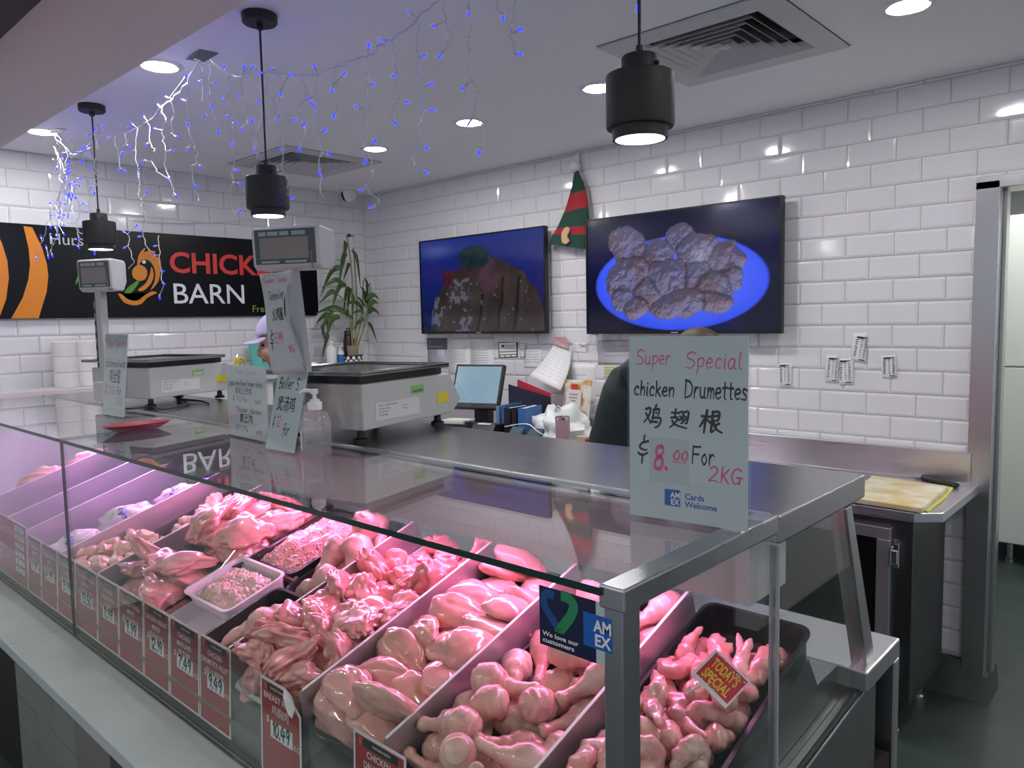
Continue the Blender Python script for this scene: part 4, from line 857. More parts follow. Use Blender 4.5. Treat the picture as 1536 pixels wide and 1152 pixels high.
# potted bamboo
PP = Vector((-4.63, 3.31, LZ)); c = PP
t = thing('potted_bamboo', 'leafy lucky bamboo in a black pot with white dots in the corner', 'plant', tuple(PP))
b = MB(); b.lathe([(.0, 0), (.062, 0), (.078, .09), (.074, .09), (.066, .078), (.0, .076)], 32, cap=False); b.done('pot', MT['black'], t, smooth=50)
b = MB(); rp = random.Random(3)
for k in range(12):
    for j, (zz, rr) in enumerate(((.022, .0675), (.048, .0735), (.072, .079))):
        a = 2*math.pi*(k+.5*(j % 2))/12; m = Matrix.Translation((rr*math.cos(a), rr*math.sin(a), zz)) @ Matrix.Rotation(a, 4, 'Z') @ Matrix.Rotation(math.pi/2-.17, 4, 'Y')
        b.lathe([(.0125, -.002), (.0125, .0012), (0, .0014)], 12, m=m, sx=1.0, cap=False)
b.done('dots', MT['white'], t)
STM, LF, LFB = pm('bamboo_stalk', (.24, .22, .08), .5), pm('leaf_green', (.045, .095, .025), .4, var=(8, (.07, .13, .04), .3)), pm('brown_sheath', (.28, .23, .14), .7)
b = MB(); b.lathe([(.0, .075), (.04, .075), (.046, .16), (.044, .16), (.03, .10)], 20, cap=False); b.done('sheath', LFB, t, smooth=50)
def wpt(px, py, dx=0): q = gx(px, py, PP.x+dx); return q-PP
tips = []
for bx_, by_, tx, ty in ((548, 540, 520, 352), (550, 540, 530, 372), (546, 540, 545, 420), (552, 540, 556, 430), (549, 540, 505, 440)):
    p0, p1 = Vector((rp.uniform(-.02, .02), rp.uniform(-.02, .02), .08)), wpt(tx, ty, rp.uniform(-.03, .10)); mid = p0.lerp(p1, .5)+Vector((0, .03, .12*(1 if abs(tx-548) > 20 else .0)))
    P = smooth_line([p0, mid, p1], 6); b = MB(); b.tube(P, [.0065]*4+[.005]*(len(P)-4), 8); b.done('stalk', STM, t, smooth=60); tips.append(P)
LV = [((520, 355), (531, 356)), ((519, 362), (516, 400)), ((520, 380), (508, 430)), ((525, 395), (515, 420)), ((528, 375), (541, 432)), ((530, 375), (534, 384)), ((515, 425), (482, 432)), ((515, 400), (482, 440)), ((520, 428), (498, 462)), ((523, 430), (515, 470)),
      ((526, 432), (520, 480)), ((530, 440), (528, 480)), ((505, 440), (479, 455)), ((500, 470), (474, 485)), ((497, 472), (482, 500)), ((520, 470), (478, 478)), ((530, 478), (474, 470)), ((510, 475), (488, 512)), ((495, 470), (491, 498)), ((548, 440), (556, 425)),
      ((552, 440), (553, 470)), ((550, 450), (568, 448)), ((551, 462), (567, 455)), ((551, 470), (570, 472)), ((552, 485), (565, 512)), ((548, 460), (535, 445)), ((546, 470), (528, 470)), ((547, 480), (530, 495)), ((549, 455), (541, 430)), ((551, 445), (545, 415)), ((545, 465), (520, 455)), ((492, 500), (483, 536)), ((485, 485), (488, 515))]
for (x0, y0), (x1, y1) in LV:
    dx0, dx1 = rp.uniform(-.03, .08), rp.uniform(-.06, .12); p0, p1 = wpt(x0, y0, dx0), wpt(x1, y1, dx1); L_ = (p1-p0).length
    mid = p0.lerp(p1, .45)+Vector((rp.uniform(-.02, .02), 0, L_*.22)); P = smooth_line([p0, mid, p1], 6); w = min(.020, .10*L_+.006)
    b = MB(); rows = []; n = len(P)
    for i, p in enumerate(P):
        d = (P[min(i+1, n-1)]-P[max(i-1, 0)]).normalized(); s_ = d.cross(Vector((1, .3, .3))).normalized(); ww = w*math.sin(math.pi*min(.06+.94*i/(n-1), 1)**.7)+.0006
        rows.append([b.bm.verts.new(p+s_*ww), b.bm.verts.new(p+d.cross(s_)*ww*.35), b.bm.verts.new(p-s_*ww)])
    for a, c_ in zip(rows, rows[1:]): b.face([a[0], a[1], c_[1], c_[0]]); b.face([a[1], a[2], c_[2], c_[1]])
    o = b.done('leaf', LF, t, smooth=70); sm = o.modifiers.new('thick', 'SOLIDIFY'); sm.thickness = .0008
c = gx(530, 540, -4.52); t2 = thing('broad_leaf', 'single broad green leaf lying on the edge of the ledge', 'leaf', (-4.60, 3.16, LZ))
b = MB(); P = [(-.03, -.09), (.0, -.055), (.035, -.02), (.045, .03), (.02, .08), (-.035, .06), (-.055, .0), (-.05, -.05)]
b.prism([(x, y, .012+.18*max(0, -x+.02)) for x, y in P], (0, 0, .0012)); b.done('blade', pm('mid_green_leaf', (.10, .22, .06), .4), t2); b = MB(); b.tube([(-.03, -.09, .022), (-.05, -.12, .0025)], .0022, 6); b.done('stem', STM, t2)

# cctv camera on the ceiling in the corner
cc = gz(524, 290, HC-.002); cc = Vector((-4.60, cc.y*4.60/-cc.x, HC))
t = thing('dome_camera', 'white dome security camera on the ceiling in the tiled corner', 'security camera', tuple(cc), (0, 0, math.radians(-48)))
b = MB(); b.lathe([(.0, -.02), (.06, -.02), (.063, -.015), (.063, 0), (.0, 0)], 28, cap=False); b.done('base', MT['white'], t, smooth=40)
b = MB(); b.ball((0, -.0, -.05), .05, 3); b.done('ball', MT['white'], t, smooth=60)
fm = Matrix.Translation((0, -.0, -.05)) @ Matrix.Rotation(math.radians(105), 4, 'X')
b = MB(); b.lathe([(.0, .052), (.03, .052), (.034, .047), (.034, .03)], 24, m=fm, cap=False); b.done('lens', pm('black_glass_lens', (.005, .005, .006), .08), t, smooth=40)

# ================================================================== papers and receipts on the tiled wall
PY = 3.5945
def on_wall(name, label, cat, corners, mat, draw=None, group=None, curl=0):
    q = [gy(*p, PY) for p in corners]      # TL TR BR BL
    t = thing(name, label, cat, mat=basis(q[3], q[2]-q[3], (0, 0, 1)), group=group); Mi = t.matrix_world.inverted()
    L_ = [Mi @ p for p in q]; w = (L_[2]-L_[3]).length; h = max(L_[0].y, .01)
    b = MB(); n = 8; top = [b.bm.verts.new((L_[0].lerp(L_[3], i/n)).to_tuple()[:2]+(.0006+curl*math.sin(i/n*2.8),)) for i in range(n+1)]; bt = [b.bm.verts.new((L_[1].lerp(L_[2], i/n)).to_tuple()[:2]+(.0006+curl*1.4*math.sin(i/n*2.8),)) for i in range(n+1)]
    for i in range(n): b.face([top[i], top[i+1], bt[i+1], bt[i]])
    o = b.done('sheet', mat, t, smooth=80); sm = o.modifiers.new('thick', 'SOLIDIFY'); sm.thickness = .0006; sm.offset = -1
    if draw: draw(t, w, h)
    return t
GREYI = pm('grey_print', (.30, .30, .33), .7)
def scribble(b, w, h, x0, x1, ys, rs, z=.0014, th=.0035):
    for y in ys:
        x = x0
        while x < x1-.004:
            d = rs.uniform(.006, .02); b.box(x*1, min(x+d, x1), y, y+th, z, z+.0002); x += d+rs.uniform(.003, .006)
def rows(x0, x1, y0, y1, n, mat=GREYI, th=.0035, seed=1, z=.0014, name='printed_lines'):
    def f(t, w, h):
        rs = random.Random(seed); b = MB(); scribble(b, w, h, x0*w, x1*w, [h*(y0+(y1-y0)*k/(n-1)) for k in range(n)], rs, z, th); b.done(name, mat, t)
    return f
RP = pm('thermal_receipt', (.74, .74, .75), .7)
def receipt(t, w, h):
    rs = random.Random(int(w*1e5)); b = MB()
    for k in range(9):
        y = h*(.80-.075*k)
        for x0, x1 in ((.08, .30), (.45, .58), (.72, .9)): b.box(x0*w, (x0+(x1-x0)*rs.uniform(.45, .9))*w, y, y+.003, .0064, .0066)
    for y, x0, x1 in ((.90, .12, .85), (.87, .1, .6), (.08, .5, .9)): b.box(x0*w, x1*w, y*h, y*h+.004, .0064, .0066)
    b.done('printed_lines', MT['ink'], t)
for cs, lb in ((((1171, 545), (1189, 545), (1188, 580), (1170, 580)), 'paper receipt stuck on the tiles just past the big counter sign'), (((1238, 533), (1258, 531), (1257, 575), (1239, 573)), 'paper receipt on the tiles touching its twin, the one nearer the television'),
               (((1260, 538), (1281, 536), (1280, 577), (1259, 577)), 'paper receipt on the tiles touching its twin, the one nearer the door'), (((1279, 500), (1301, 499), (1299, 545), (1277, 541)), 'highest paper receipt on the tiles, above the touching pair'), (((1322, 534), (1344, 532), (1346, 567), (1324, 567)), 'paper receipt on the tiles nearest the steel door frame')):
    on_wall('receipt', lb, 'receipt', cs, RP, receipt, 'receipts on the tiles', curl=.003)
def brochure(t, w, h):
    b = MB(); b.box(0, w, h*.62, h, .0012, .0014); b.done('dark_band', pm('dark_grey_print', (.10, .10, .12), .6), t); lettering(t, INK_W, [('Information', w*.08, h*.70, .010, 'L', {'fit': w*.7}), ('notice', w*.08, h*.86, .008, 'L')], z=.0016)
on_wall('brochure', 'grey brochure with a dark top on the tiles under the dim television', 'brochure', ((641, 507), (671, 507), (672, 553), (642, 552)), pm('cloudy_grey_print', (.34, .34, .38), .6, var=(14, (.55, .55, .6), .2)), brochure)
on_wall('notice_sheet', 'white typed letter on the tiles beside the grey brochure', 'notice', ((673, 507), (706, 507), (705, 562), (672, 562)), MT['paper'], rows(.18, .85, .35, .68, 7, seed=2))
on_wall('notice_sheet', 'white sheet with two dark round marks on the tiles behind the monitor', 'notice', ((707, 506), (741, 506), (741, 560), (706, 560)), MT['paper'], rows(.12, .8, .15, .62, 8, seed=3))
def cert(t, w, h):
    b = MB(); b.box(w*.06, w*.94, h*.40, h*.93, .0014, .0016); b.box(w*.06, w*.94, h*.22, h*.34, .0014, .0016)
    for k in range(3): b.box(w*(.08+.30*k), w*(.32+.30*k), h*.06, h*.16, .0014, .0016)
    b.done('white_field', MT['paper'], t); b = MB(); b.box(w*.2, w*.34, h*.66, h*.80, .0018, .002); scribble(b, w, h, w*.4, w*.9, [h*.75, h*.66, h*.56], random.Random(3), .0018, .003); b.done('printed_lines', MT['ink'], t)
on_wall('certificate', 'small green bordered certificate on the tiles', 'certificate', ((747, 513), (777, 513), (777, 536), (748, 537)), pm('dark_green_border', (.04, .17, .05), .5), cert)
on_wall('paper_slip', 'narrow paper slip of small print beside the green bordered certificate', 'slip', ((779, 512), (788, 512), (788, 537), (780, 537)), MT['paper'], rows(.1, .9, .1, .85, 6, seed=4, th=.003))
on_wall('notice_sheet', 'white sheet half hidden behind the hanging price sheet', 'notice', ((787, 524), (812, 524), (812, 552), (786, 552)), MT['paper'], rows(.1, .9, .3, .85, 5, seed=5))
on_wall('note_card', 'small blank looking white note on the tiles between the two televisions', 'note', ((860, 514), (883, 514), (882, 529), (860, 528)), MT['paper'], lambda t, w, h: lettering(t, MT['ink'], [('6z5ml', w*.12, h*.55, .02, 'L', {'hand': 1, 'w': .1, 'fit': w*.5})], 'handwriting', z=.0014))
on_wall('notice_sheet', 'white letter taped low on the tiles behind the snack bag', 'notice', ((852, 546), (893, 546), (893, 604), (850, 604)), MT['paper'], rows(.15, .8, .3, .7, 4, seed=6))
on_wall('plastic_sleeve', 'clear document sleeve on the tiles below the fried chicken television', 'sleeve', ((897, 510), (949, 510), (949, 547), (897, 547)), pm('grey_sleeve', (.48, .47, .53), .25), rows(.2, .95, .35, .7, 3, seed=8))
on_wall('sticky_note', 'yellow sticky note on the tiles beside the dark jacket', 'sticky note', ((907, 548), (924, 549), (923, 567), (906, 566)), pm('pale_yellow_paper', (.66, .62, .34), .8), rows(.1, .9, .3, .8, 3, seed=9))
# big hanging price sheet, lower edge away from the wall
q = [gy(835, 508, 3.585), gy(856, 522, 3.58), gy(838, 586, 3.45), gy(793, 564, 3.45)]
t = thing('hanging_price_sheet', 'large tilted white price sheet hanging off the tiles between the televisions', 'price sheet', (0, 0, 0))
b = MB(); NU_, NV_ = 4, 10; A = []
for j in range(NV_+1):
    v = j/NV_; A.append([tuple((q[0].lerp(q[3], v)).lerp(q[1].lerp(q[2], v), i/NU_)+Vector((0, .03*math.sin(v*3.0)+.012*(i/NU_), 0))) for i in range(NU_+1)])
NU, NV = NU_, NV_
vv = [[b.bm.verts.new(p) for p in r] for r in A]
for j in range(NV_):
    for i in range(NU_): b.face([vv[j][i], vv[j][i+1], vv[j+1][i+1], vv[j+1][i]])
o = b.done('sheet', MT['paper'], t, smooth=80); sm = o.modifiers.new('thick', 'SOLIDIFY'); sm.thickness = .0008; sm.offset = 0
b = MB(); b.poly([q[0]+Vector((-.02, -.004, .01)), q[0].lerp(q[1], .7)+Vector((0, -.004, .05)), q[1]+Vector((0, -.006, -.01)), q[0].lerp(q[3], .12)+Vector((0, -.006, 0))]); b.done('red_flap', pm('faded_red_paper', (.50, .30, .30), .8), t)
it = []
for r in range(9):
    for x0, wd in ((.08, .24), (.42, .14), (.66, .2)): it.append(('\u2014'*1, x0, .80-.078*r, .02, 'L', {'fit': wd}) if False else ('mmm', x0, .78-.078*r, .018, 'L', {'fit': wd}))
it.append(('Price list', .3, .88, .035, 'L', {'fit': .5}))
warp(lettering(t, GREYI, it, 'printed_lines'), A)

# elf hat pinned to the wall
FG, FRD, SKN = pm('green_felt', (.012, .055, .035), .9, bump=(300, .2, .001)), pm('red_felt', (.33, .018, .03), .9, bump=(300, .2, .001)), pm('tan_felt', (.55, .36, .20), .9)
t = thing('elf_hat', 'green and red striped elf hat with white bobble hung up high', 'hat', (0, 0, 0))
hl = lambda px, py: gy(px, py, 3.55)
Lp = [(862, 253), (858, 280), (849, 312), (838, 338), (829, 352), (825, 366)]; Rp = [(866, 253), (876, 275), (882, 300), (884, 330), (884, 352), (880, 374)]
def hs(f0, f1):
    def at(P, f):
        k = min(int(f*(len(P)-1)), len(P)-2); u = f*(len(P)-1)-k; return hl(P[k][0]*(1-u)+P[k+1][0]*u, P[k][1]*(1-u)+P[k+1][1]*u)
    return [(at(Lp, f0+(f1-f0)*k/3), at(Rp, f0+(f1-f0)*k/3)) for k in range(4)]
for f0, f1, m, nm in ((0, .28, FG, 'felt_band'), (.28, .47, FRD, 'felt_band'), (.47, .68, FG, 'felt_band'), (.68, .80, FRD, 'felt_band'), (.80, 1, FG, 'brim')):
    b = MB(); R_ = []
    for a, c_ in hs(f0, f1):
        ring = []; cen = a.lerp(c_, .5); rx = (c_-a)/2
        for k in range(16):
            an = 2*math.pi*k/16; ring.append(b.bm.verts.new(cen+rx*math.cos(an)*(1.03 if nm == 'brim' else 1)+Vector((0, .032*math.sin(an)*min(1, rx.length*9), 0))))
        R_.append(ring)
    for a, c_ in zip(R_, R_[1:]):
        for k in range(16): b.face([a[k], a[(k+1) % 16], c_[(k+1) % 16], c_[k]])
    b.face(R_[0][::-1]); b.face(R_[-1]); b.done(nm, m, t, smooth=50)
b = MB(); P = smooth_line([hl(849, 356), hl(851, 347), hl(857, 341), hl(862, 345), hl(858, 355), hl(861, 362), hl(856, 367), hl(850, 364)], 4); b.prism([p+Vector((0, -.036, 0)) for p in P], (0, -.012, 0)); b.done('ear', SKN, t, bevel=.003)
b = MB(); b.ball(hl(862, 250), .033, 3); o = b.done('bobble', pm('white_fluff', (.72, .70, .70), .95, bump=(150, .6, .004)), t, smooth=80)
b = MB(); b.box(0, .03, -.001, .002, 0, .05, 0, Matrix.Translation(hl(858, 243)+Vector((0, .03, 0)))); b.done('tape', MT['white'], t)

# ================================================================== bench clutter
BZ = .9005
pc = gy(716, 600, 3.22)
t = thing('sales_monitor', 'black point of sale touch monitor on the steel bench', 'monitor', (pc.x, 3.24, BZ), (0, 0, math.radians(17)))
tm = Matrix.Translation((0, -.02, .315)) @ Matrix.Rotation(math.radians(-22), 4, 'X')
b = MB(); b.box(-.165, .165, -.015, .02, -.14, .14, 0, tm); b.done('case', MT['black'], t, bevel=.006)
b = MB(); b.box(-.15, .15, -.0165, -.0152, -.105, .125, 0, tm)
SM, st_, sb_, _ = nt('sales_screen'); gr = st_.nodes.new('ShaderNodeTexNoise'); gr.inputs['Scale'].default_value = 2.2; rp_ = st_.nodes.new('ShaderNodeValToRGB'); rp_.color_ramp.elements[0].color = (.05, .11, .17, 1); rp_.color_ramp.elements[1].color = (.16, .22, .24, 1)
tc_ = st_.nodes.new('ShaderNodeTexCoord'); st_.links.new(tc_.outputs['Object'], gr.inputs['Vector']); st_.links.new(gr.outputs['Fac'], rp_.inputs['Fac']); st_.links.new(rp_.outputs['Color'], sb_.inputs['Emission Color']); sb_.inputs['Emission Strength'].default_value = 1.0; sb_.inputs['Base Color'].default_value = (.01, .01, .01, 1); sb_.inputs['Roughness'].default_value = .15
b.done('screen', SM, t)
b = MB(); b.box(-.10, .10, -.10, .11, .0, .045); b.prism([(-.05, .01, .045), (.05, .01, .045), (.05, .08, .045), (-.05, .08, .045)], (0, .02, .27)); b.done('stand', MT['black'], t, bevel=.004)
# books between the monitor and the plastic bag
BLK, BLU, DNV, SPI = pm('black_binder', (.012, .012, .014), .5), pm('blue_folder', (.04, .14, .40), .4), pm('dark_navy_cover', (.012, .010, .03), .45), pm('blue_grey_cover', (.16, .24, .42), .5)
def book(x, y, w, d, h, yaw, cover, label, pages=True, name='book'):
    t = thing(name, label, name.replace('_', ' '), (x, y, BZ), (0, 0, math.radians(yaw)), group='books and folders standing on the bench')
    b = MB(); b.box(-w/2, -w/2+.003, 0, d, 0, h); b.box(w/2-.003, w/2, 0, d, 0, h); b.box(-w/2, w/2, -.003, 0, 0, h); b.done('cover', cover, t)
    b = MB(); b.box(-w/2+.0035, w/2-.0035, .001, d-.004, .003, h-.005); b.done('pages', MT['paper'], t); return t
b0 = gy(752, 600, 3.1)
def bxy(px, Y=3.12): return gy(px, 600, Y).x
book(bxy(750), 3.10, .022, .17, .225, 6, SPI, 'spiral notebook with blue grey cover standing by the monitor', name='notebook')
book(bxy(757), 3.11, .024, .17, .235, 6, BLU, 'thin blue covered book between notebook and black binder')
book(bxy(768), 3.08, .045, .20, .225, 6, BLK, 'thick black ring binder standing on the bench', name='binder')
book(bxy(780), 3.07, .030, .20, .218, 8, BLK, 'slim black binder next to the bright blue folder', name='binder')
book(bxy(795), 3.05, .045, .20, .235, 14, BLU, 'bright blue lever folder standing on the bench', name='folder')
t = thing('open_folder', 'dark folder with red lining standing open behind the books', 'folder', (bxy(795, 3.30), 3.30, BZ), (0, 0, math.radians(20)))
b = MB(); b.prism([(-.13, -.012, 0), (.13, -.012, 0), (.13, -.012, .27), (-.13, -.012, .34)], (0, .003, 0)); b.done('front_cover', DNV, t)
b = MB(); b.prism([(-.12, .035, 0), (.13, .0, 0), (.13, .0, .29), (-.09, .035, .365)], (0, .003, 0)); b.done('red_lining', pm('red_lining', (.45, .02, .06), .5), t)
def blob_sheet(name, parent, c, r, mat, seed, sub=4, amp=.35, fr=3.0, sc=(1, 1, 1), flatz=True):
    from mathutils import noise as ns
    b = MB(); b.ball((0, 0, 0), 1, sub)
    for v in b.bm.verts:
        d = 1+amp*(ns.noise(v.co*fr+Vector((seed, 0, 0)))+.5*abs(ns.noise(v.co*fr*2.3+Vector((0, seed, 0)))))
        v.co = Vector((v.co.x*sc[0]*d, v.co.y*sc[1]*d, v.co.z*sc[2]*d))*r
        if flatz and v.co.z < -r*sc[2]*.55: v.co.z = -r*sc[2]*.55
    zm = min(v.co.z for v in b.bm.verts)
    for v in b.bm.verts: v.co += Vector(c)-Vector((0, 0, zm))
    return b.done(name, mat, parent, smooth=45)
pb = gy(825, 640, 3.08)
t = thing('plastic_bag', 'crumpled white plastic carrier bag on the bench', 'bag', (pb.x-.03, 3.22, BZ))
blob_sheet('bag', t, (0, 0, 0), .165, pm('white_film', (.74, .76, .76), .35), 4.2, 4, .55, 2.6, (1.0, .75, .85))
b = MB(); b.tube(smooth_line([(-.02, -.05, .16), (.03, -.07, .25), (.09, -.05, .17)], 6), .006, 6, flat=.2); b.done('handle', pm('film_handle', (.74, .76, .76), .35), t)
tb = gy(844, 640, 3.06); PKM = pm('dusty_pink_enamel', (.46, .30, .33), .35)
t = thing('tumbler', 'dusty pink steel travel tumbler on the bench', 'tumbler', (tb.x, 3.06, BZ))
b = MB(); b.lathe([(.0, 0), (.031, 0), (.033, .004), (.039, .192), (.0, .192)], 32); b.done('body', PKM, t, smooth=50)
b = MB(); b.lathe([(.0395, .192), (.040, .208), (.037, .209), (.036, .196)], 32, cap=False); b.done('steel_rim', MT['chrome'], t, smooth=50)
b = MB(); b.lathe([(.0, .206), (.0365, .206), (.0365, .198)], 28, cap=False); b.done('lid', MT['black'], t, smooth=40)
sb = gy(865, 596, 3.42)
t = thing('snack_bag', 'orange and white printed snack pouch leaning on the tiles', 'snack bag', mat=basis((gy(842, 600, 3.46).x, 3.46, BZ+.075), (1, .0, 0), (0, .15, 1)) @ Matrix.Diagonal((1.3, 1.06, 1.2, 1)))
b = MB(); n = 10; F_, K_ = [], []
for j in range(n+1):
    for side, LST in ((1, F_), (-1, K_)):
        LST.append([b.bm.verts.new((.15*i/n, .27*j/n, side*.022*math.sin(math.pi*i/n)**.6*math.sin(math.pi*j/n)**.6+side*.0006)) for i in range(n+1)])
for LST in (F_, K_):
    for j in range(n):
        for i in range(n): b.face([LST[j][i], LST[j][i+1], LST[j+1][i+1], LST[j+1][i]])
b.done('pouch', pm('orange_pattern_film', (.62, .60, .55), .25, var=(18, (.52, .24, .06), .06)), t, smooth=60)
b = MB(); b.prism([(x, y, .0235) for x, y in rrect(.085, .10, .02, 4, .07, .165)], (0, 0, .0008)); lbp = b.done('white_label', WCARD, t)
b = MB(); b.box(.052, .088, .205, .245, .0215, .0235); b.done('red_badge', pm('red_badge', (.55, .04, .03), .4), t)
lettering(t, MT['ink'], [('Smoked', .07, .185, .010, 'C', {'bold': .02}), ('savoury', .07, .168, .010, 'C', {'bold': .02}), ('style', .07, .151, .010, 'C', {'bold': .02})], z=.0246)
b = MB(); b.box(.02, .09, .02, .08, .018, .0215); b.done('window', WCARD, t)
b = MB(); b.box(.0, .15, -.07, .0, -.03, .02); b.done('base_fold', pm('brown_film', (.30, .15, .05), .3), t)
c = gy(880, 612, 3.25)
t = thing('snack_packet', 'small brown packet lying against the orange snack pouch', 'packet', (c.x+.02, 3.32, BZ)); blob_sheet('packet', t, (0, 0, .0), .055, pm('brown_orange_film', (.36, .17, .05), .25), 7.7, 3, .3, 3, (.8, .6, 1.9))
c = gy(875, 655, 3.0); t = thing('red_carton', 'small red carton on the bench behind the worktop edge', 'carton', (c.x, 3.03, BZ)); b = MB(); b.box(-.045, .045, -.03, .03, 0, .115); b.done('carton', pm('red_carton', (.42, .03, .03), .4), t, bevel=.002); b = MB(); b.box(-.046, .01, -.0305, .0, .05, .125); b.done('wrapper', pm('cream_wrapper', (.55, .45, .30), .5), t)
for px, lb in ((768, 'dark card payment terminal nearer the binders'), (795, 'dark card payment terminal nearer the plastic bag')):
    c = gy(px, 650, 2.98); t = thing('card_terminal', lb, 'card terminal', (c.x, 3.01, BZ), (0, 0, .25), group='card terminals on the bench'); m = Matrix.Translation((0, 0, .09)) @ Matrix.Rotation(math.radians(35), 4, 'X')
    b = MB(); b.box(-.04, .04, -.03, .06, 0, .075); b.done('stand', MT['black'], t); b = MB(); b.box(-.042, .042, -.055, .06, -.012, .014, 0, m); hd = b.done('handset', MT['black'], t, bevel=.005)
    b = MB(); b.box(-.033, .033, -.005, .05, .0142, .015, 0, m); b.done('display', pm('blue_grey_display', (.05, .09, .13), .2), hd)
c = gy(735, 632, 3.05); t = thing('receipt_printer', 'low black receipt printer on the bench in front of the monitor', 'printer', (c.x, 3.02, BZ), (0, 0, .2)); b = MB(); b.prism([(-.075, -.07, 0), (-.075, .08, 0), (-.075, .08, .13), (-.075, -.02, .135), (-.075, -.07, .09)], (.15, 0, 0)); b.done('body', MT['black'], t, bevel=.006); b = MB(); b.box(-.04, .04, -.03, -.005, .132, .138); b.done('paper', MT['paper'], t)
c = gy(690, 625, 3.05); t = thing('paper_pile', 'low stack of white paper and cloth on a black box by the counter scale', 'paper stack', (c.x, 3.03, BZ), (0, 0, .3)); b = MB(); b.box(-.11, .10, -.06, .09, 0, .12); b.done('black_box', MT['black'], t, bevel=.004); b = MB(); b.box(-.10, .06, -.05, .07, .1205, .135); b.box(-.06, .09, -.03, .05, .1355, .141); b.done('sheets', pm('off_white_paper', (.62, .61, .56), .8), t)
b = MB(); b.tube(smooth_line([gy(757, 640, 2.94), gy(790, 636, 2.94), gy(808, 648, 2.94), gy(835, 662, 2.95)], 6), .003, 6); tag(b.done('white_cable', MT['white'], smooth=60), 'thin white cable draped over the card terminals', 'cable')
# cutting board, cloth and black handled knife at the free end of the bench
CB = [gz(1270, 745, .925), gz(1308, 713, .925), gz(1423, 729, .925), gz(1384, 762, .925)]
t = thing('cutting_board', 'worn white cutting board stained yellow on the bench end', 'cutting board', (0, 0, 0))
b = MB(); b.prism([(p.x, p.y, BZ+.004) for p in CB], (0, 0, .021)); b.done('board', pm('stained_white_board', (.74, .70, .58), .5, var=(9, (.60, .44, .16), .16)), t, bevel=.004)
m_ = [(CB[2]+CB[3])/2, (CB[0]+CB[3])/2]
t = thing('yellow_cloth', 'yellow cloth poking out from under the cutting board', 'cloth', (0, 0, 0))
b = MB(); P = [gz(1430, 731, .905), gz(1418, 748, .902), gz(1392, 768, .902), gz(1380, 765, .902), gz(1420, 730, .902)]; b.prism([(p.x, p.y, BZ+.0003) for p in P], (0, 0, .0035)); b.done('cloth', pm('yellow_cloth', (.66, .66, .18), .9, bump=(200, .3, .001)), t)
t = thing('knife', 'black handled knife lying behind the cutting board', 'knife', (0, 0, 0)); k0, k1 = gz(1384, 716, .91), gz(1436, 728, .91)
b = MB(); b.tube([k0, k0.lerp(k1, .5), k1], [.012, .014, .012], 10, flat=.8); b.done('handle', MT['black'], t, smooth=60); b = MB(); d = (k0-k1).normalized(); s_ = Vector((-d.y, d.x, 0))*.018; b.prism([k0-s_, k0+s_, k0+d*.15-s_*.2], (0, 0, .0018)); b.done('blade', MT['chrome'], t)
# ================================================================== icicle fairy lights on a line through the pendant cords
WIRE = pm('clear_white_wire', (.62, .62, .64), .4); BULB = emis('blue_led', (.003, .0045, 1.0), L_BULB); BULBCORE = BULB
FYP = 1.305
rf = random.Random(11)
def fpt(px, py, dy=0): return gy(px, py, FYP+dy)
def strand(label, origin, main, drops):
    o = fpt(*origin); t = thing('fairy_light_string', label, 'fairy lights', tuple(o), group='icicle fairy light strings'); bn = [0]
    def wire(pts, r, name, dy=0):
        P = smooth_line([fpt(*p, dy)-o for p in pts], 4); P2 = [p+Vector((rf.uniform(-.0025, .0025), rf.uniform(-.006, .006), rf.uniform(-.0015, .0015))) for p in P]
        b = MB(); b.tube(P2, r, 6); b.done(name, WIRE, t, smooth=60)
    wire(main, .0026, 'main_wire')
    for d in drops:
        dy = rf.uniform(-.05, .05); P, B = d; r = .0017
        wire(P, r, 'drop_wire', dy)
        Pv = [fpt(*p, dy)-o for p in P]
        for q in B:
            c = fpt(*q, dy)-o; best, bd = None, 9
            for a, e in zip(Pv, Pv[1:]):
                u = max(0, min(1, (c-a).dot(e-a)/max((e-a).length_squared, 1e-9))); h = a.lerp(e, u)
                if (h-c).length < bd: best, bd = h, (h-c).length
            ax = (c-best).normalized() if bd > .004 else Vector((0, 0, -1)); L_ = min(bd, .05)
            b = MB()
            if bd > .006: b.tube([best, c-ax*.012], .0016, 6)
            b.tube([c-ax*.013, c-ax*.002], .0034, 8); s_ = b.done('socket', WIRE, t, smooth=60)
            m = ax.to_track_quat('Z', 'Y').to_matrix().to_4x4(); b = MB(); b.lathe([(.0028, -.002), (.0032, .004), (.0026, .009), (.001, .011)], 8, m=Matrix.Translation(c) @ m); b.done('bulb', BULB, t, smooth=60)
z2 = lambda L: [(380+x/3.84, y/3.84) for x, y in L]
z1 = lambda L: [(x/3.84, y/3.84) for x, y in L]
z5 = lambda L: [(x/3.84, 300+y/3.84) for x, y in L]
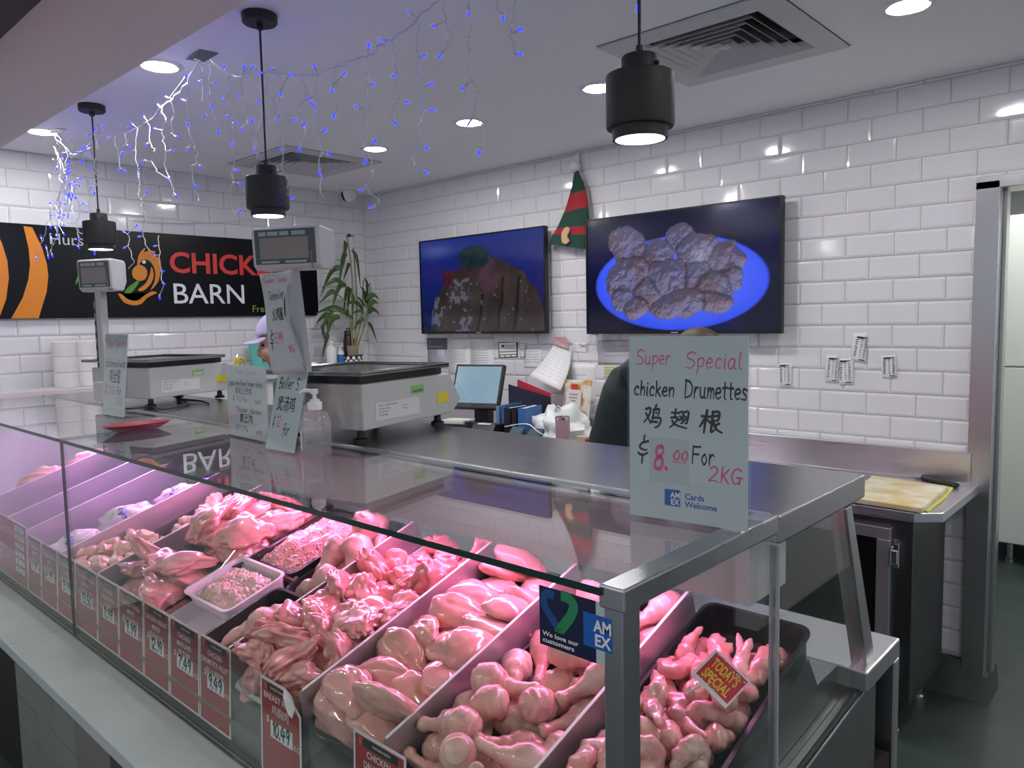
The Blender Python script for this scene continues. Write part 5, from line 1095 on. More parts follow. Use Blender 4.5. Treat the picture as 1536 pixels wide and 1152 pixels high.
near = [(z2([(665, 320), (650, 400), (660, 470), (655, 530), (672, 600), (655, 640), (655, 720), (645, 800), (640, 860), (680, 900), (680, 980), (685, 1030), (655, 1080), (695, 1130), (725, 1165), (690, 1190)]), z2([(665, 270), (685, 485), (600, 618), (695, 820), (648, 922), (625, 1095), (680, 1192)])),
        (z2([(795, 230), (820, 300), (825, 400), (838, 440), (828, 520), (838, 565), (800, 640), (803, 695)]), z2([(745, 232), (815, 430), (880, 585), (815, 708)])),
        (z2([(950, 105), (940, 200), (948, 290), (955, 400), (968, 470), (968, 560), (965, 640), (955, 720), (950, 820), (915, 870), (930, 950), (982, 988)]), z2([(900, 70), (978, 320), (1022, 485), (1030, 635), (993, 850), (992, 992)])),
        (z2([(1090, -30), (1105, 60), (1105, 128), (1128, 180), (1120, 250), (1085, 305)]), z2([(1045, 145), (1078, 315)])),
        (z2([(1243, -100), (1245, 110), (1248, 180), (1240, 250), (1260, 320), (1248, 420), (1265, 480), (1290, 540), (1270, 660), (1300, 700), (1328, 780), (1307, 862)]), z2([(1241, 68), (1213, 502), (1245, 705), (1304, 872)])),
        (z2([(1400, -60), (1405, 40), (1435, 90)]), z2([(1438, 98)])), (z2([(1525, -80), (1510, 60), (1480, 150), (1485, 220), (1512, 308)]), z2([(1532, 172), (1528, 310)])), ([(957, -60), (957, 6)], [(957, 10)])]
strand('white wired icicle fairy lights rising from the taped ceiling point over the second pendant cord', (303, 84),
       z1([(1210, 345), (1320, 425), (1395, 440), (1500, 430)])+z2([(20, 430), (70, 412), (150, 425), (250, 437), (370, 425), (410, 405), (520, 370), (640, 325), (670, 320), (745, 250), (795, 230), (950, 105), (1055, 0), (1200, -110), (1420, -140), (1700, -150), (2250, -250)]),
       near+[(z2([(260, 437), (300, 500), (300, 570), (265, 620), (280, 690), (290, 760), (268, 850)]), z2([(345, 605), (290, 715), (265, 855)])), (z2([(375, 425), (355, 520), (370, 600), (370, 720), (390, 850), (380, 980), (400, 1140)]), z2([(352, 385), (325, 568), (408, 750), (435, 888), (382, 990)])),
             (z2([(150, 425), (165, 480), (155, 560), (155, 660), (180, 700), (170, 820), (165, 980), (195, 1020), (185, 1110)]), z2([(110, 398), (157, 535), (140, 678), (230, 690), (163, 860), (120, 1010), (220, 1138)])),
             (z2([(80, 412), (80, 540), (120, 570), (130, 640), (140, 675)]), z2([(45, 420), (208, 433)])), (z2([(20, 430), (30, 500), (40, 560), (45, 680), (10, 830), (30, 920)]), z2([(32, 583), (12, 860)])),
             (z2([(485, 365), (465, 420), (460, 500), (475, 470), (495, 540), (490, 600), (465, 655)]), z2([(518, 430), (455, 515), (463, 660)])),
             (z1([(1395, 440), (1400, 540), (1415, 600), (1425, 700), (1460, 760), (1475, 850), (1500, 920)]), z1([(1405, 390), (1378, 550), (1398, 738), (1455, 388), (1450, 700)])),
             (z1([(1320, 430), (1318, 500), (1310, 600), (1335, 690), (1335, 820), (1355, 900), (1340, 960), (1335, 1060), (1330, 1150), (1350, 1260), (1375, 1215)]), z1([(1295, 390), (1285, 570), (1315, 668), (1355, 706), (1337, 823), (1365, 980), (1382, 1055), (1380, 1215)])),
             (z1([(1210, 350), (1210, 470), (1205, 560), (1230, 640), (1235, 700), (1255, 752)]), z1([(1237, 478), (1220, 607), (1180, 668), (1256, 757)])), (z1([(1155, 350), (1160, 430), (1165, 500), (1160, 580)]), z1([(1105, 335), (1145, 470)]))])
strand('icicle fairy lights strung between the two taped ceiling points, crossing the far pendant', (303, 84),
       z1([(1150, 350), (1075, 475), (990, 570), (940, 612), (850, 700), (790, 737), (720, 765), (640, 775), (545, 772), (500, 850), (420, 890), (365, 840), (335, 770)]),
       [(z1([(940, 612), (935, 640), (952, 690), (935, 750), (945, 830), (955, 870), (955, 970), (990, 1050), (988, 1150), (995, 1170)]), z1([(1070, 440), (908, 603), (890, 740), (990, 867), (970, 1032)])), (z1([(990, 570), (1000, 660), (995, 680), (995, 770), (1015, 788)]), z1([(955, 558), (1018, 790)])),
        (z1([(1078, 480), (1090, 520), (1075, 580), (1080, 700), (1115, 820), (1130, 870), (1130, 940), (1105, 960), (1115, 1050), (1145, 1150), (1160, 1170)]), z1([(1048, 575), (1082, 712), (1080, 857), (1157, 957), (1125, 1072)])),
        (z1([(850, 700), (865, 820), (890, 870), (870, 930), (910, 990), (965, 1030)]), z1([(828, 670), (845, 830), (832, 925)])), (z1([(790, 740), (785, 830), (785, 930), (800, 1010), (800, 1100), (815, 1160), (835, 1260), (825, 1360), (860, 1440)]), z1([(760, 712), (770, 866), (805, 948), (798, 1010), (843, 1110), (815, 1330), (800, 1362)])),
        (z1([(720, 765), (720, 830), (700, 880), (690, 985)]), z1([(738, 738), (740, 840), (707, 880), (722, 985)])), (z1([(655, 778), (670, 850), (685, 900), (690, 975)]), z1([(622, 795), (688, 972)])),
        (z1([(545, 772), (560, 850), (540, 940), (555, 1020), (545, 1100)]), z1([(507, 776), (590, 735), (545, 748), (518, 895), (545, 1108)])), (z5([(735, 195), (745, 270), (765, 350), (740, 395)]), z5([(715, 275), (785, 148), (710, 182)])), (z5([(915, 205), (920, 300), (925, 420), (940, 480), (920, 558)]), z5([(890, 265), (888, 318), (938, 410), (945, 482), (920, 560)])),
        (z1([(500, 850), (485, 900), (500, 1000), (520, 1080), (515, 1200), (520, 1300), (545, 1450)]), z1([(490, 850), (475, 860), (515, 963), (525, 1080), (500, 1180), (545, 1455)])), (z1([(985, 1060), (1000, 1110), (990, 1130)]), z1([(1015, 1130)]))])
rr = random.Random(5); bund = []
for k in range(7):
    x0 = 318+rr.uniform(-8, 110); y = 800+rr.uniform(0, 90); P = [(x0, y)]; B = []
    L_ = rr.uniform(420, 640) if k < 3 else rr.uniform(300, 620)
    while P[-1][1] < y+L_:
        P.append((P[-1][0]+rr.uniform(-32, 34), P[-1][1]+rr.uniform(45, 75)))
        if rr.random() < .8: B.append((P[-1][0]+rr.choice((-1, 1))*rr.uniform(22, 46), P[-1][1]+rr.uniform(-12, 12)))
    B.append((P[-1][0]+4, P[-1][1]+8)); bund.append((z1(P), z1(B)))
strand('tangled bundle of fairy lights hanging from the far taped point near the sign wall', (85, 196), z1([(335, 770), (318, 800), (360, 830), (420, 890), (470, 870), (530, 850)]), bund)
TAPE = pm('grey_tape', (.14, .14, .15), .6)
for p, s, l in (((303, 82), .06, 'dark grey tape square holding fairy lights to the ceiling, by the round downlight'), ((86, 195), .05, 'pale tape patch holding the fairy light bundle near the sign wall')):
    c = gz(*p, HC); b = MB(); n = 6
    b.prism([(c.x+s*math.cos(a)*(1.2 if k % 2 else 1.4), c.y+s*.75*math.sin(a), HC-.004-.003*(k % 3)) for k, a in enumerate([math.pi/4+math.pi/2*i for i in range(4)])], (0, 0, .0025))
    tag(b.done('tape_patch', TAPE if s > .055 else MT['cream']), l, 'tape', 'tape patches on the ceiling')
# thin lead pinned along the tiles above the sign
b = MB(); b.tube(smooth_line([gx(200, 330, -4.80), gx(260, 334, -4.80), gx(330, 333, -4.80), gx(380, 328, -4.80), gx(450, 318, -4.80), gx(520, 310, -4.80)], 6), .003, 6); tag(b.done('wall_lead', WIRE, smooth=60), 'thin white lead strung across the tiles above the shop sign', 'cable')
# ================================================================== the two workers
def fused(b, name, mats, parent, voxel, sm=6, keep=None):
    me = bpy.data.meshes.new('tmp'); bmesh.ops.recalc_face_normals(b.bm, faces=b.bm.faces); b.bm.to_mesh(me); b.bm.free()
    o = bpy.data.objects.new('tmp', me); COL.objects.link(o)
    r = o.modifiers.new('r', 'REMESH'); r.mode = 'VOXEL'; r.voxel_size = voxel
    s = o.modifiers.new('s', 'SMOOTH'); s.iterations = sm; s.factor = .5
    dg = bpy.context.evaluated_depsgraph_get(); m2 = bpy.data.meshes.new_from_object(o.evaluated_get(dg)); bpy.data.objects.remove(o); bpy.data.meshes.remove(me)
    m2.name = name; m2.materials.clear()
    for p in m2.polygons: p.use_smooth = True; p.material_index = 0
    return link_mesh(name, m2, mats, parent)
SKIN = pm('skin', (.62, .36, .28), .5, sss=.15, var=(12, (.56, .30, .23), .3))
LIP = pm('lip', (.42, .16, .14), .5)
def hand(b, w, d, up, side):
    """w wrist, d pointing direction, up = back of the hand, side +1/-1 = thumb side"""
    d = d.normalized(); u = (up-d*up.dot(d)).normalized(); s = d.cross(u)*side
    b.tube([w-d*.02, w+d*.03, w+d*.075, w+d*.09], [.024, .030, .036, .03], 10, flat=.48)
    for k, (off, L_) in enumerate(((.028, .065), (.010, .074), (-.009, .069), (-.027, .052))):
        r0 = w+d*.082+s*off; a = r0+d*L_*.5-u*.006*(k+1)*.6; e = a+(d*.8-u*(.55+.08*k)).normalized()*L_*.5
        b.tube([r0-d*.02, r0, a, e], [.0095, .0095, .0088, .0072], 8); b.ball(e, .0072, 1)
    t0 = w+d*.025+s*.022; t1 = t0+(d*.6+s*.8).normalized()*.04; t2 = t1+(d*.95+s*.2-u*.3).normalized()*.032
    b.tube([t0-s*.012, t0, t1, t2], [.013, .0125, .0105, .0085], 8); b.ball(t2, .0085, 1)
def head(b, H):
    P = lambda x, y, z: H @ Vector((x, y, z))
    rot = H.to_3x3().to_4x4()
    b.ball(P(0, .012, .028), 1, 3, sc=(.074, .094, .092), m=rot); b.ball(P(0, -.022, -.028), 1, 3, sc=(.060, .066, .082), m=rot); b.ball(P(0, -.048, -.082), 1, 2, sc=(.032, .034, .028), m=rot)
    b.tube([P(0, -.078, .018), P(0, -.100, -.012), P(0, -.104, -.026), P(0, -.085, -.034)], [.010, .012, .015, .012], 10)
    for s in (-1, 1):
        b.ball(P(s*.036, -.068, -.022), 1, 2, sc=(.024, .022, .026), m=rot); b.tube([P(s*.012, -.086, .030), P(s*.048, -.070, .030)], [.010, .008], 8)
        b.tube([P(s*.072, .010, .022), P(s*.081, .022, .012), P(s*.078, .018, -.022), P(s*.070, .006, -.028)], [.010, .013, .011, .008], 8)
    b.ball(P(0, -.083, -.052), 1, 2, sc=(.024, .014, .012), m=rot)
def face_bits(t, H):
    rot = H.to_3x3().to_4x4(); P = lambda x, y, z: H @ Vector((x, y, z)); EYE, BROW = pm('eye_dark', (.03, .02, .018), .2), pm('brow_dark', (.05, .035, .03), .8)
    for s in (-1, 1):
        b = MB(); b.ball(P(s*.031, -.074, .010), 1, 2, sc=(.014, .009, .0055), m=rot); b.done('eye', EYE, t, smooth=80)
        b = MB(); b.tube([P(s*.016, -.0905, .028), P(s*.032, -.0875, .034), P(s*.05, -.075, .029)], [.003, .0035, .002], 6); b.done('eyebrow', BROW, t, smooth=80)
    b = MB(); b.tube([P(-.022, -.088, -.053), P(-.008, -.0955, -.050), P(.008, -.0955, -.050), P(.022, -.088, -.053)], [.002, .0045, .0045, .002], 8); b.tube([P(-.02, -.089, -.056), P(0, -.096, -.059), P(.02, -.089, -.056)], [.002, .005, .002], 8); b.done('lips', LIP, t, smooth=80)
def Hm(pos, yaw, pitch, s=1.0):
    """head frame: -y is the face; yaw turns it, pitch bows it"""
    return Matrix.Translation(pos) @ Matrix.Rotation(yaw, 4, 'Z') @ Matrix.Rotation(pitch, 4, 'X') @ Matrix.Scale(s, 4)
def worker(label, root, yaw, headpos, headrot, chest, hips, sh, elbows, wrists, jacket, trousers, apron=None, hs=1.0):
    """joints in the worker's own frame (-y forward)"""
    t = thing('person', label, 'person', root, (0, 0, yaw)); V = Vector
    H = Hm(V(headpos), headrot[1], headrot[0], hs); b = MB(); head(b, H)
    hb = H @ V((0, .030, -.045)); nb = V(chest)+V((0, .0, .07)); b.tube([nb, nb.lerp(hb, .5), hb], [.070, .056, .054], 14)
    for pts, rad in torso_tubes(chest, hips, sh): b.tube(pts, [r*.88 for r in rad], 14)
    b.tube([sh[0], V(chest)+V((0, 0, .08)), sh[1]], [.05, .075, .05], 12)
    for i, s in ((0, -1), (1, 1)):
        b.tube([sh[i], V(sh[i]).lerp(V(elbows[i]), .5), elbows[i], V(elbows[i]).lerp(V(wrists[i]), .4), wrists[i]], [.048, .043, .036, .034, .024], 10); b.ball(sh[i], .05, 2)
        hand(b, V(wrists[i]), V(wrists[i])-V(elbows[i])+V((0, -.05, -.05)), V((0, 0, 1)), -s)
        hp = V(hips)+V((s*.09, 0, -.04)); b.tube([hp, hp+V((s*.01, -.02, -.40)), hp+V((s*.015, .01, -.80)), hp+V((s*.015, .01, -.86))], [.085, .058, .04, .045], 12)
    body = fused(b, 'body', SKIN, t, .0075, 5)
    face_bits(t, H)
    b = MB()
    for pts, rad in torso_tubes(chest, hips, sh): b.tube([pts[0]-V((0, 0, .04))]+list(pts), [rad[0]+.03]+[rad[0]+.024]+[r+.014 for r in rad[1:]], 16)
    b.tube([sh[0], V(chest)+V((0, 0, .07)), sh[1]], [.066, .088, .066], 14); b.tube([nb-V((0, 0, .03)), nb.lerp(hb, .25), nb.lerp(hb, .5)], [.10, .088, .074], 16)
    for i in (0, 1):
        e, w_ = V(elbows[i]), V(wrists[i]); b.ball(sh[i], .070, 2); b.tube([sh[i], V(sh[i]).lerp(e, .5), e, e.lerp(w_, .5), e.lerp(w_, .93)], [.068, .066, .060, .052, .042], 12); b.ball(e, .06, 2)
    fused(b, 'jacket', jacket, t, .012, 4)
    b = MB()
    for s in (-1, 1):
        hp = V(hips)+V((s*.09, 0, -.02)); b.tube([hp+V((0, 0, .06)), hp, hp+V((s*.01, -.02, -.42)), hp+V((s*.015, .01, -.84))], [.075, .092, .075, .062], 14)
    b.ball(V(hips)-V((0, 0, .02)), 1, 2, sc=(.155, .105, .11)); fused(b, 'trousers', trousers, t, .014, 4)
    for s in (-1, 1):
        hp = V(hips)+V((s*.105, 0, 0)); b = MB(); b.tube([(hp.x, hp.y+.06, .045), (hp.x, hp.y, .055), (hp.x, hp.y-.09, .045), (hp.x, hp.y-.16, .032)], [.04, .05, .045, .03], 12); b.box(hp.x-.04, hp.x+.04, hp.y-.17, hp.y+.09, 0, .02); fused(b, 'shoe', MT['black'], t, .009, 3)
    if apron:
        b = MB(); rows = []
        for z, w_, y in ((V(hips).z+.06, .17, -.160), (V(hips).z-.2, .2, -.17), (V(hips).z-.48, .2, -.165)): rows.append([b.bm.verts.new(V((x*w_, V(hips).y+y+.09*x*x, z))) for x in (-1, -.5, 0, .5, 1)])
        for p, q in zip(rows, rows[1:]):
            for k in range(4): b.face([p[k], p[k+1], q[k+1], q[k]])
        o = b.done('apron', apron, t, smooth=80); sm = o.modifiers.new('thick', 'SOLIDIFY'); sm.thickness = .003
    return t, H
def torso_tubes(chest, hips, sh):
    V = Vector; c, h = V(chest), V(hips); out = []
    for dx in (-.075, 0, .075): out.append(([h+V((dx, 0, -.06)), h.lerp(c, .45)+V((dx*.85, 0, 0)), c+V((dx, .0, 0)), c+V((dx*.7, .01, .10))], [.115, .10, .118, .075]))
    return out
HAIRB, HAIRD = pm('brown_hair', (.045, .026, .016), .55, bump=(120, .4, .002), stretch=(1, 1, .15)), pm('black_hair', (.02, .017, .016), .5, bump=(120, .4, .002), stretch=(1, 1, .15))
def hair(t, H, mat, low=.0, cut=-.02):
    b = MB(); rot = H.to_3x3().to_4x4(); b.ball((0, 0, 0), 1, 4)
    for v in list(b.bm.verts):
        if v.co.y < -.30 and v.co.z < .52+.6*(v.co.y+.3)*0: b.bm.verts.remove(v)
        elif v.co.z < -.75: b.bm.verts.remove(v)
    for v in b.bm.verts:
        k = 1+.02*math.sin(23*math.atan2(v.co.y, v.co.x)); v.co = H @ Vector((v.co.x*.0815*k, .016+v.co.y*.102*k, .034+v.co.z*.096))
    o = b.done('hair', mat, t, smooth=80); sm = o.modifiers.new('thick', 'SOLIDIFY'); sm.thickness = .012; sm.offset = -1
# capped worker seen in profile between the counter sign and the hanging notice
r_ = ray(422, 514); k_ = 3.62/float(np.dot(r_, _f)); hp_ = Vector(r_*k_)+Vector((0, 0, CH))
yaw1 = math.radians(-28)
def local(root, yaw, p): return Matrix.Rotation(-yaw, 4, 'Z') @ (Vector(p)-Vector(root))
root1 = (hp_.x+.13, hp_.y+.25, 0)
hl1 = local(root1, yaw1, hp_)
t, H = worker('person in a pale lavender cap seen in profile behind the counter signs', root1, yaw1, hl1, (math.radians(14), math.radians(-6)), (0, -.15, hl1.z-.285), (0, .02, .92),
       [(-.17, -.14, hl1.z-.22), (.17, -.14, hl1.z-.22)], [(-.25, -.08, 1.02), (.25, -.08, 1.02)], [(-.10, -.19, .93), (.12, -.19, .93)], pm('white_work_coat', (.62, .62, .64), .8), pm('dark_trousers', (.03, .03, .035), .8), hs=1.1)
hair(t, H, HAIRD)
CAPM = pm('lavender_cap', (.55, .48, .68), .8); rot = H.to_3x3().to_4x4()
b = MB(); b.ball((0, 0, 0), 1, 4)
for v in list(b.bm.verts):
    if v.co.z < -.05: b.bm.verts.remove(v)
for v in b.bm.verts: v.co = H @ Vector((v.co.x*.086, .014+v.co.y*.108, .052+v.co.z*.088))
cp = b.done('cap', CAPM, t, smooth=80); sm = cp.modifiers.new('thick', 'SOLIDIFY'); sm.thickness = .003
b = MB(); rows = []
for j in range(6):
    v = j/5; rows.append([b.bm.verts.new(H @ Vector((math.sin(a)*(.078-.008*v), -.068-.085*v*math.cos(a*.8)+.03*(1-math.cos(a)), .052-.012*v-.018*math.sin(a)**2))) for a in [math.radians(-75+150*i/10) for i in range(11)]])
for p, q in zip(rows, rows[1:]):
    for k in range(10): b.face([p[k], p[k+1], q[k+1], q[k]])
o = b.done('cap_peak', CAPM, cp, smooth=80); sm = o.modifiers.new('thick', 'SOLIDIFY'); sm.thickness = .003
# worker in a dark green jacket bending over the bench, mostly behind the big sign
q = gy(914, 660, 2.46); root2 = (q.x, 2.46, 0); yaw2 = math.radians(104)
hz = gy(1042, 520, 2.46).z
t, H = worker('person in a dark green jacket bent over the bench behind the big drumettes sign', root2, yaw2, (0, -.35, hz-.065), (math.radians(44), 0), (0, -.14, 1.325), (0, .03, .90),
       [(-.16, -.17, 1.405), (.16, -.15, 1.405)], [(.06, -.32, 1.13), (.32, -.14, 1.13)], [(.30, -.36, 1.0), (.47, -.22, .937)], pm('dark_green_jacket', (.012, .028, .026), .75, bump=(9, .5, .02)), pm('grey_trousers', (.10, .10, .12), .8), pm('lavender_grey_apron', (.34, .32, .38), .8))
hair(t, H, HAIRB)
# ================================================================== meat
from mathutils import noise as NZ
def fb(v, k, o=2):
    return sum(NZ.noise(v*k*2**i)/2**i for i in range(o))
def ico(sub):
    b = bmesh.new(); bmesh.ops.create_icosphere(b, subdivisions=sub, radius=1); return b
def finish(b, name):
    bmesh.ops.recalc_face_normals(b, faces=b.faces); me = bpy.data.meshes.new(name); b.to_mesh(me); b.free()
    for p in me.polygons: p.use_smooth = True
    return me
def breast_mesh(seed, sub=4):
    b = ico(sub); o = Vector((seed*7.1, seed*3.3, 0))
    for v in b.verts:
        p = v.co.copy(); u = p.x; w = .80-.30*u-.06*u*u; x = p.x*.080; y = p.y*.050*w*1.15; z = p.z*(.024-.006*u)*1.1
        z += .010*(1-u*u)-.006-.10*y*y/.05; y += .008*math.sin(2*u+seed)
        if p.z < 0: z *= .8
        g = math.exp(-((p.y-.30-.15*u)/.10)**2)*max(p.z, 0); z -= .0045*g*(1 if seed % 2 else .5)
        n = fb(p*1.0+o, 1.6, 3); q = Vector((x, y, z)); v.co = q*(1+.10*n)+Vector((0, 0, .003*fb(p+o, 4, 2)))
    return finish(b, 'breast_fillet')
def tube_mesh(name, pts, rads, seed, amp=.10, fr=40, seg=26, flat=1.0, n=9, amp2=.03, rdg=.0):
    P = smooth_line(pts, n); m = len(P); R = []
    for i in range(m):
        f = i/(m-1)*(len(rads)-1); k = min(int(f), len(rads)-2); t = f-k; t = t*t*(3-2*t); R.append(rads[k]*(1-t)+rads[k+1]*t)
    b = MB(); b.tube(P, R, seg, flat=flat); o = Vector((seed*5.7, seed, seed*2.1)); cen = P
    for v in b.bm.verts:
        c = min(cen, key=lambda q: (q-v.co).length_squared); d = v.co-c; k = 1+amp*fb(v.co*fr*.35+o, 1, 2)+amp2*fb(v.co*fr*1.6+o, 1, 2)+rdg*((3.0*abs(NZ.noise(v.co*fr*.8+o))-.6)*.6+(3.0*abs(NZ.noise(v.co*fr*1.8+o))-.6)*.4); v.co = c+d*k
    return finish(b.bm, name)
def drum_mesh(seed):
    return tube_mesh('drumstick', [(-.068, 0, 0), (-.055, .001, 0), (-.03, .002*(seed % 3-1), .001), (0, .004*(seed % 3-1), .002), (.03, .003, .002), (.055, 0, 0), (.068, -.002, -.001)],
                     [.0125, .0145, .0115, .0125, .0185, .0275, .0315, .0300, .0215, .0040], seed, .12, 40, 26, amp2=.03, rdg=.055, n=11)
def bone_mesh():
    b = MB(); m = Matrix.Translation((-.0685, 0, 0)) @ Matrix.Rotation(-math.pi/2, 4, 'Y'); b.lathe([(.0122, -.003), (.0118, .001), (.009, .0028), (.005, .0018), (.0, .0032)], 16, m=m, cap=False); return finish(b.bm, 'bone_end')
def fold_mesh(seed, L=.056, Wd=.041, T=.023, name='thigh_fillet', sub=5, folds=.6):
    b = ico(sub); o = Vector((seed*4.3, seed*1.9, seed*.7)); a = seed*1.3
    for v in b.verts:
        p = v.co.copy(); n1 = fb(p+o, 1.1, 2); r = 1.9*abs(NZ.noise(Vector((p.x*1.1+p.y*.6, p.y*1.5, p.z*1.1))+o*1.7)*1.5); r2 = 1.9*abs(NZ.noise(p*2.0+o)*1.5); r3 = abs(NZ.noise(Vector((p.x*4.5, p.y*8, p.z*6))+o*2)*2.2)
        k = 1+.30*n1+folds*.26*(r-.5)+.16*(r2-.5)+.012*(r3-.5); q = Vector((p.x*L*k, p.y*Wd*k*(1+.3*math.sin(a+2*p.x)), p.z*T*(.75+.55*k))); q.z += .010*math.sin(3*p.x+a)*(1-.4*abs(p.y)); v.co = q
    return finish(b, name)
def wing_mesh(seed):
    s = 1 if seed % 2 else -1
    return tube_mesh('chicken_wing', [(-.045, .012*s, 0), (-.02, .004*s, .003), (.012, -.004*s, .004), (.036, -.006*s, .002), (.044, .010*s, .0), (.026, .030*s, -.001), (.002, .040*s, .0), (-.022, .050*s, .003)],
                     [.011, .020, .0225, .018, .0160, .0165, .0185, .0185, .0150, .0115, .0080, .0030], seed, .30, 46, 26, .85, 9, .10, .20)
def drumette_mesh(seed):
    return tube_mesh('chicken_wing', [(-.035, 0, 0), (-.015, .004, .002), (.012, .002, .0), (.034, -.004, .002)], [.0110, .0150, .0220, .0250, .0215, .0140, .0150, .0050], seed, .32, 50, 26, .9, 9, .10, .22)
def leg_mesh(seed):
    s = 1 if seed % 2 else -1
    return tube_mesh('leg_quarter', [(-.10, .03*s, 0), (-.08, .028*s, 0), (-.05, .022*s, .002), (-.015, .012*s, .003), (.012, -.004*s, .002), (.04, -.018*s, .004), (.07, -.03*s, .002), (.088, -.036*s, 0)],
                     [.012, .0145, .0115, .0155, .0255, .0300, .0270, .0300, .0390, .0400, .0300, .006], seed, .16, 30, 28, .8, 8, .04, .08)
def foot_mesh(seed):
    return tube_mesh('chicken_neck', [(-.06, 0, 0), (-.02, .006, .003), (.02, -.005, .002), (.06, .004, 0)], [.005, .0075, .0085, .008, .009, .0075, .003], seed, .2, 60, 10, 1, 5)
def bit_mesh(seed):
    return fold_mesh(seed, .030, .021, .013, 'offal_piece', 3, .9)
PROTO = {'drum': [drum_mesh(s) for s in range(3)], 'breast': [breast_mesh(s) for s in range(3)], 'thigh': [fold_mesh(s) for s in range(5)], 'wing': [wing_mesh(s) for s in range(3)]+[drumette_mesh(s) for s in (3, 4)],
         'flat': [fold_mesh(s+20, .076, .054, .020, 'thigh_fillet', 4, .8) for s in range(3)], 'leg': [leg_mesh(s) for s in range(2)], 'bit': [bit_mesh(s) for s in range(4)], 'neck': [foot_mesh(s) for s in range(3)]}
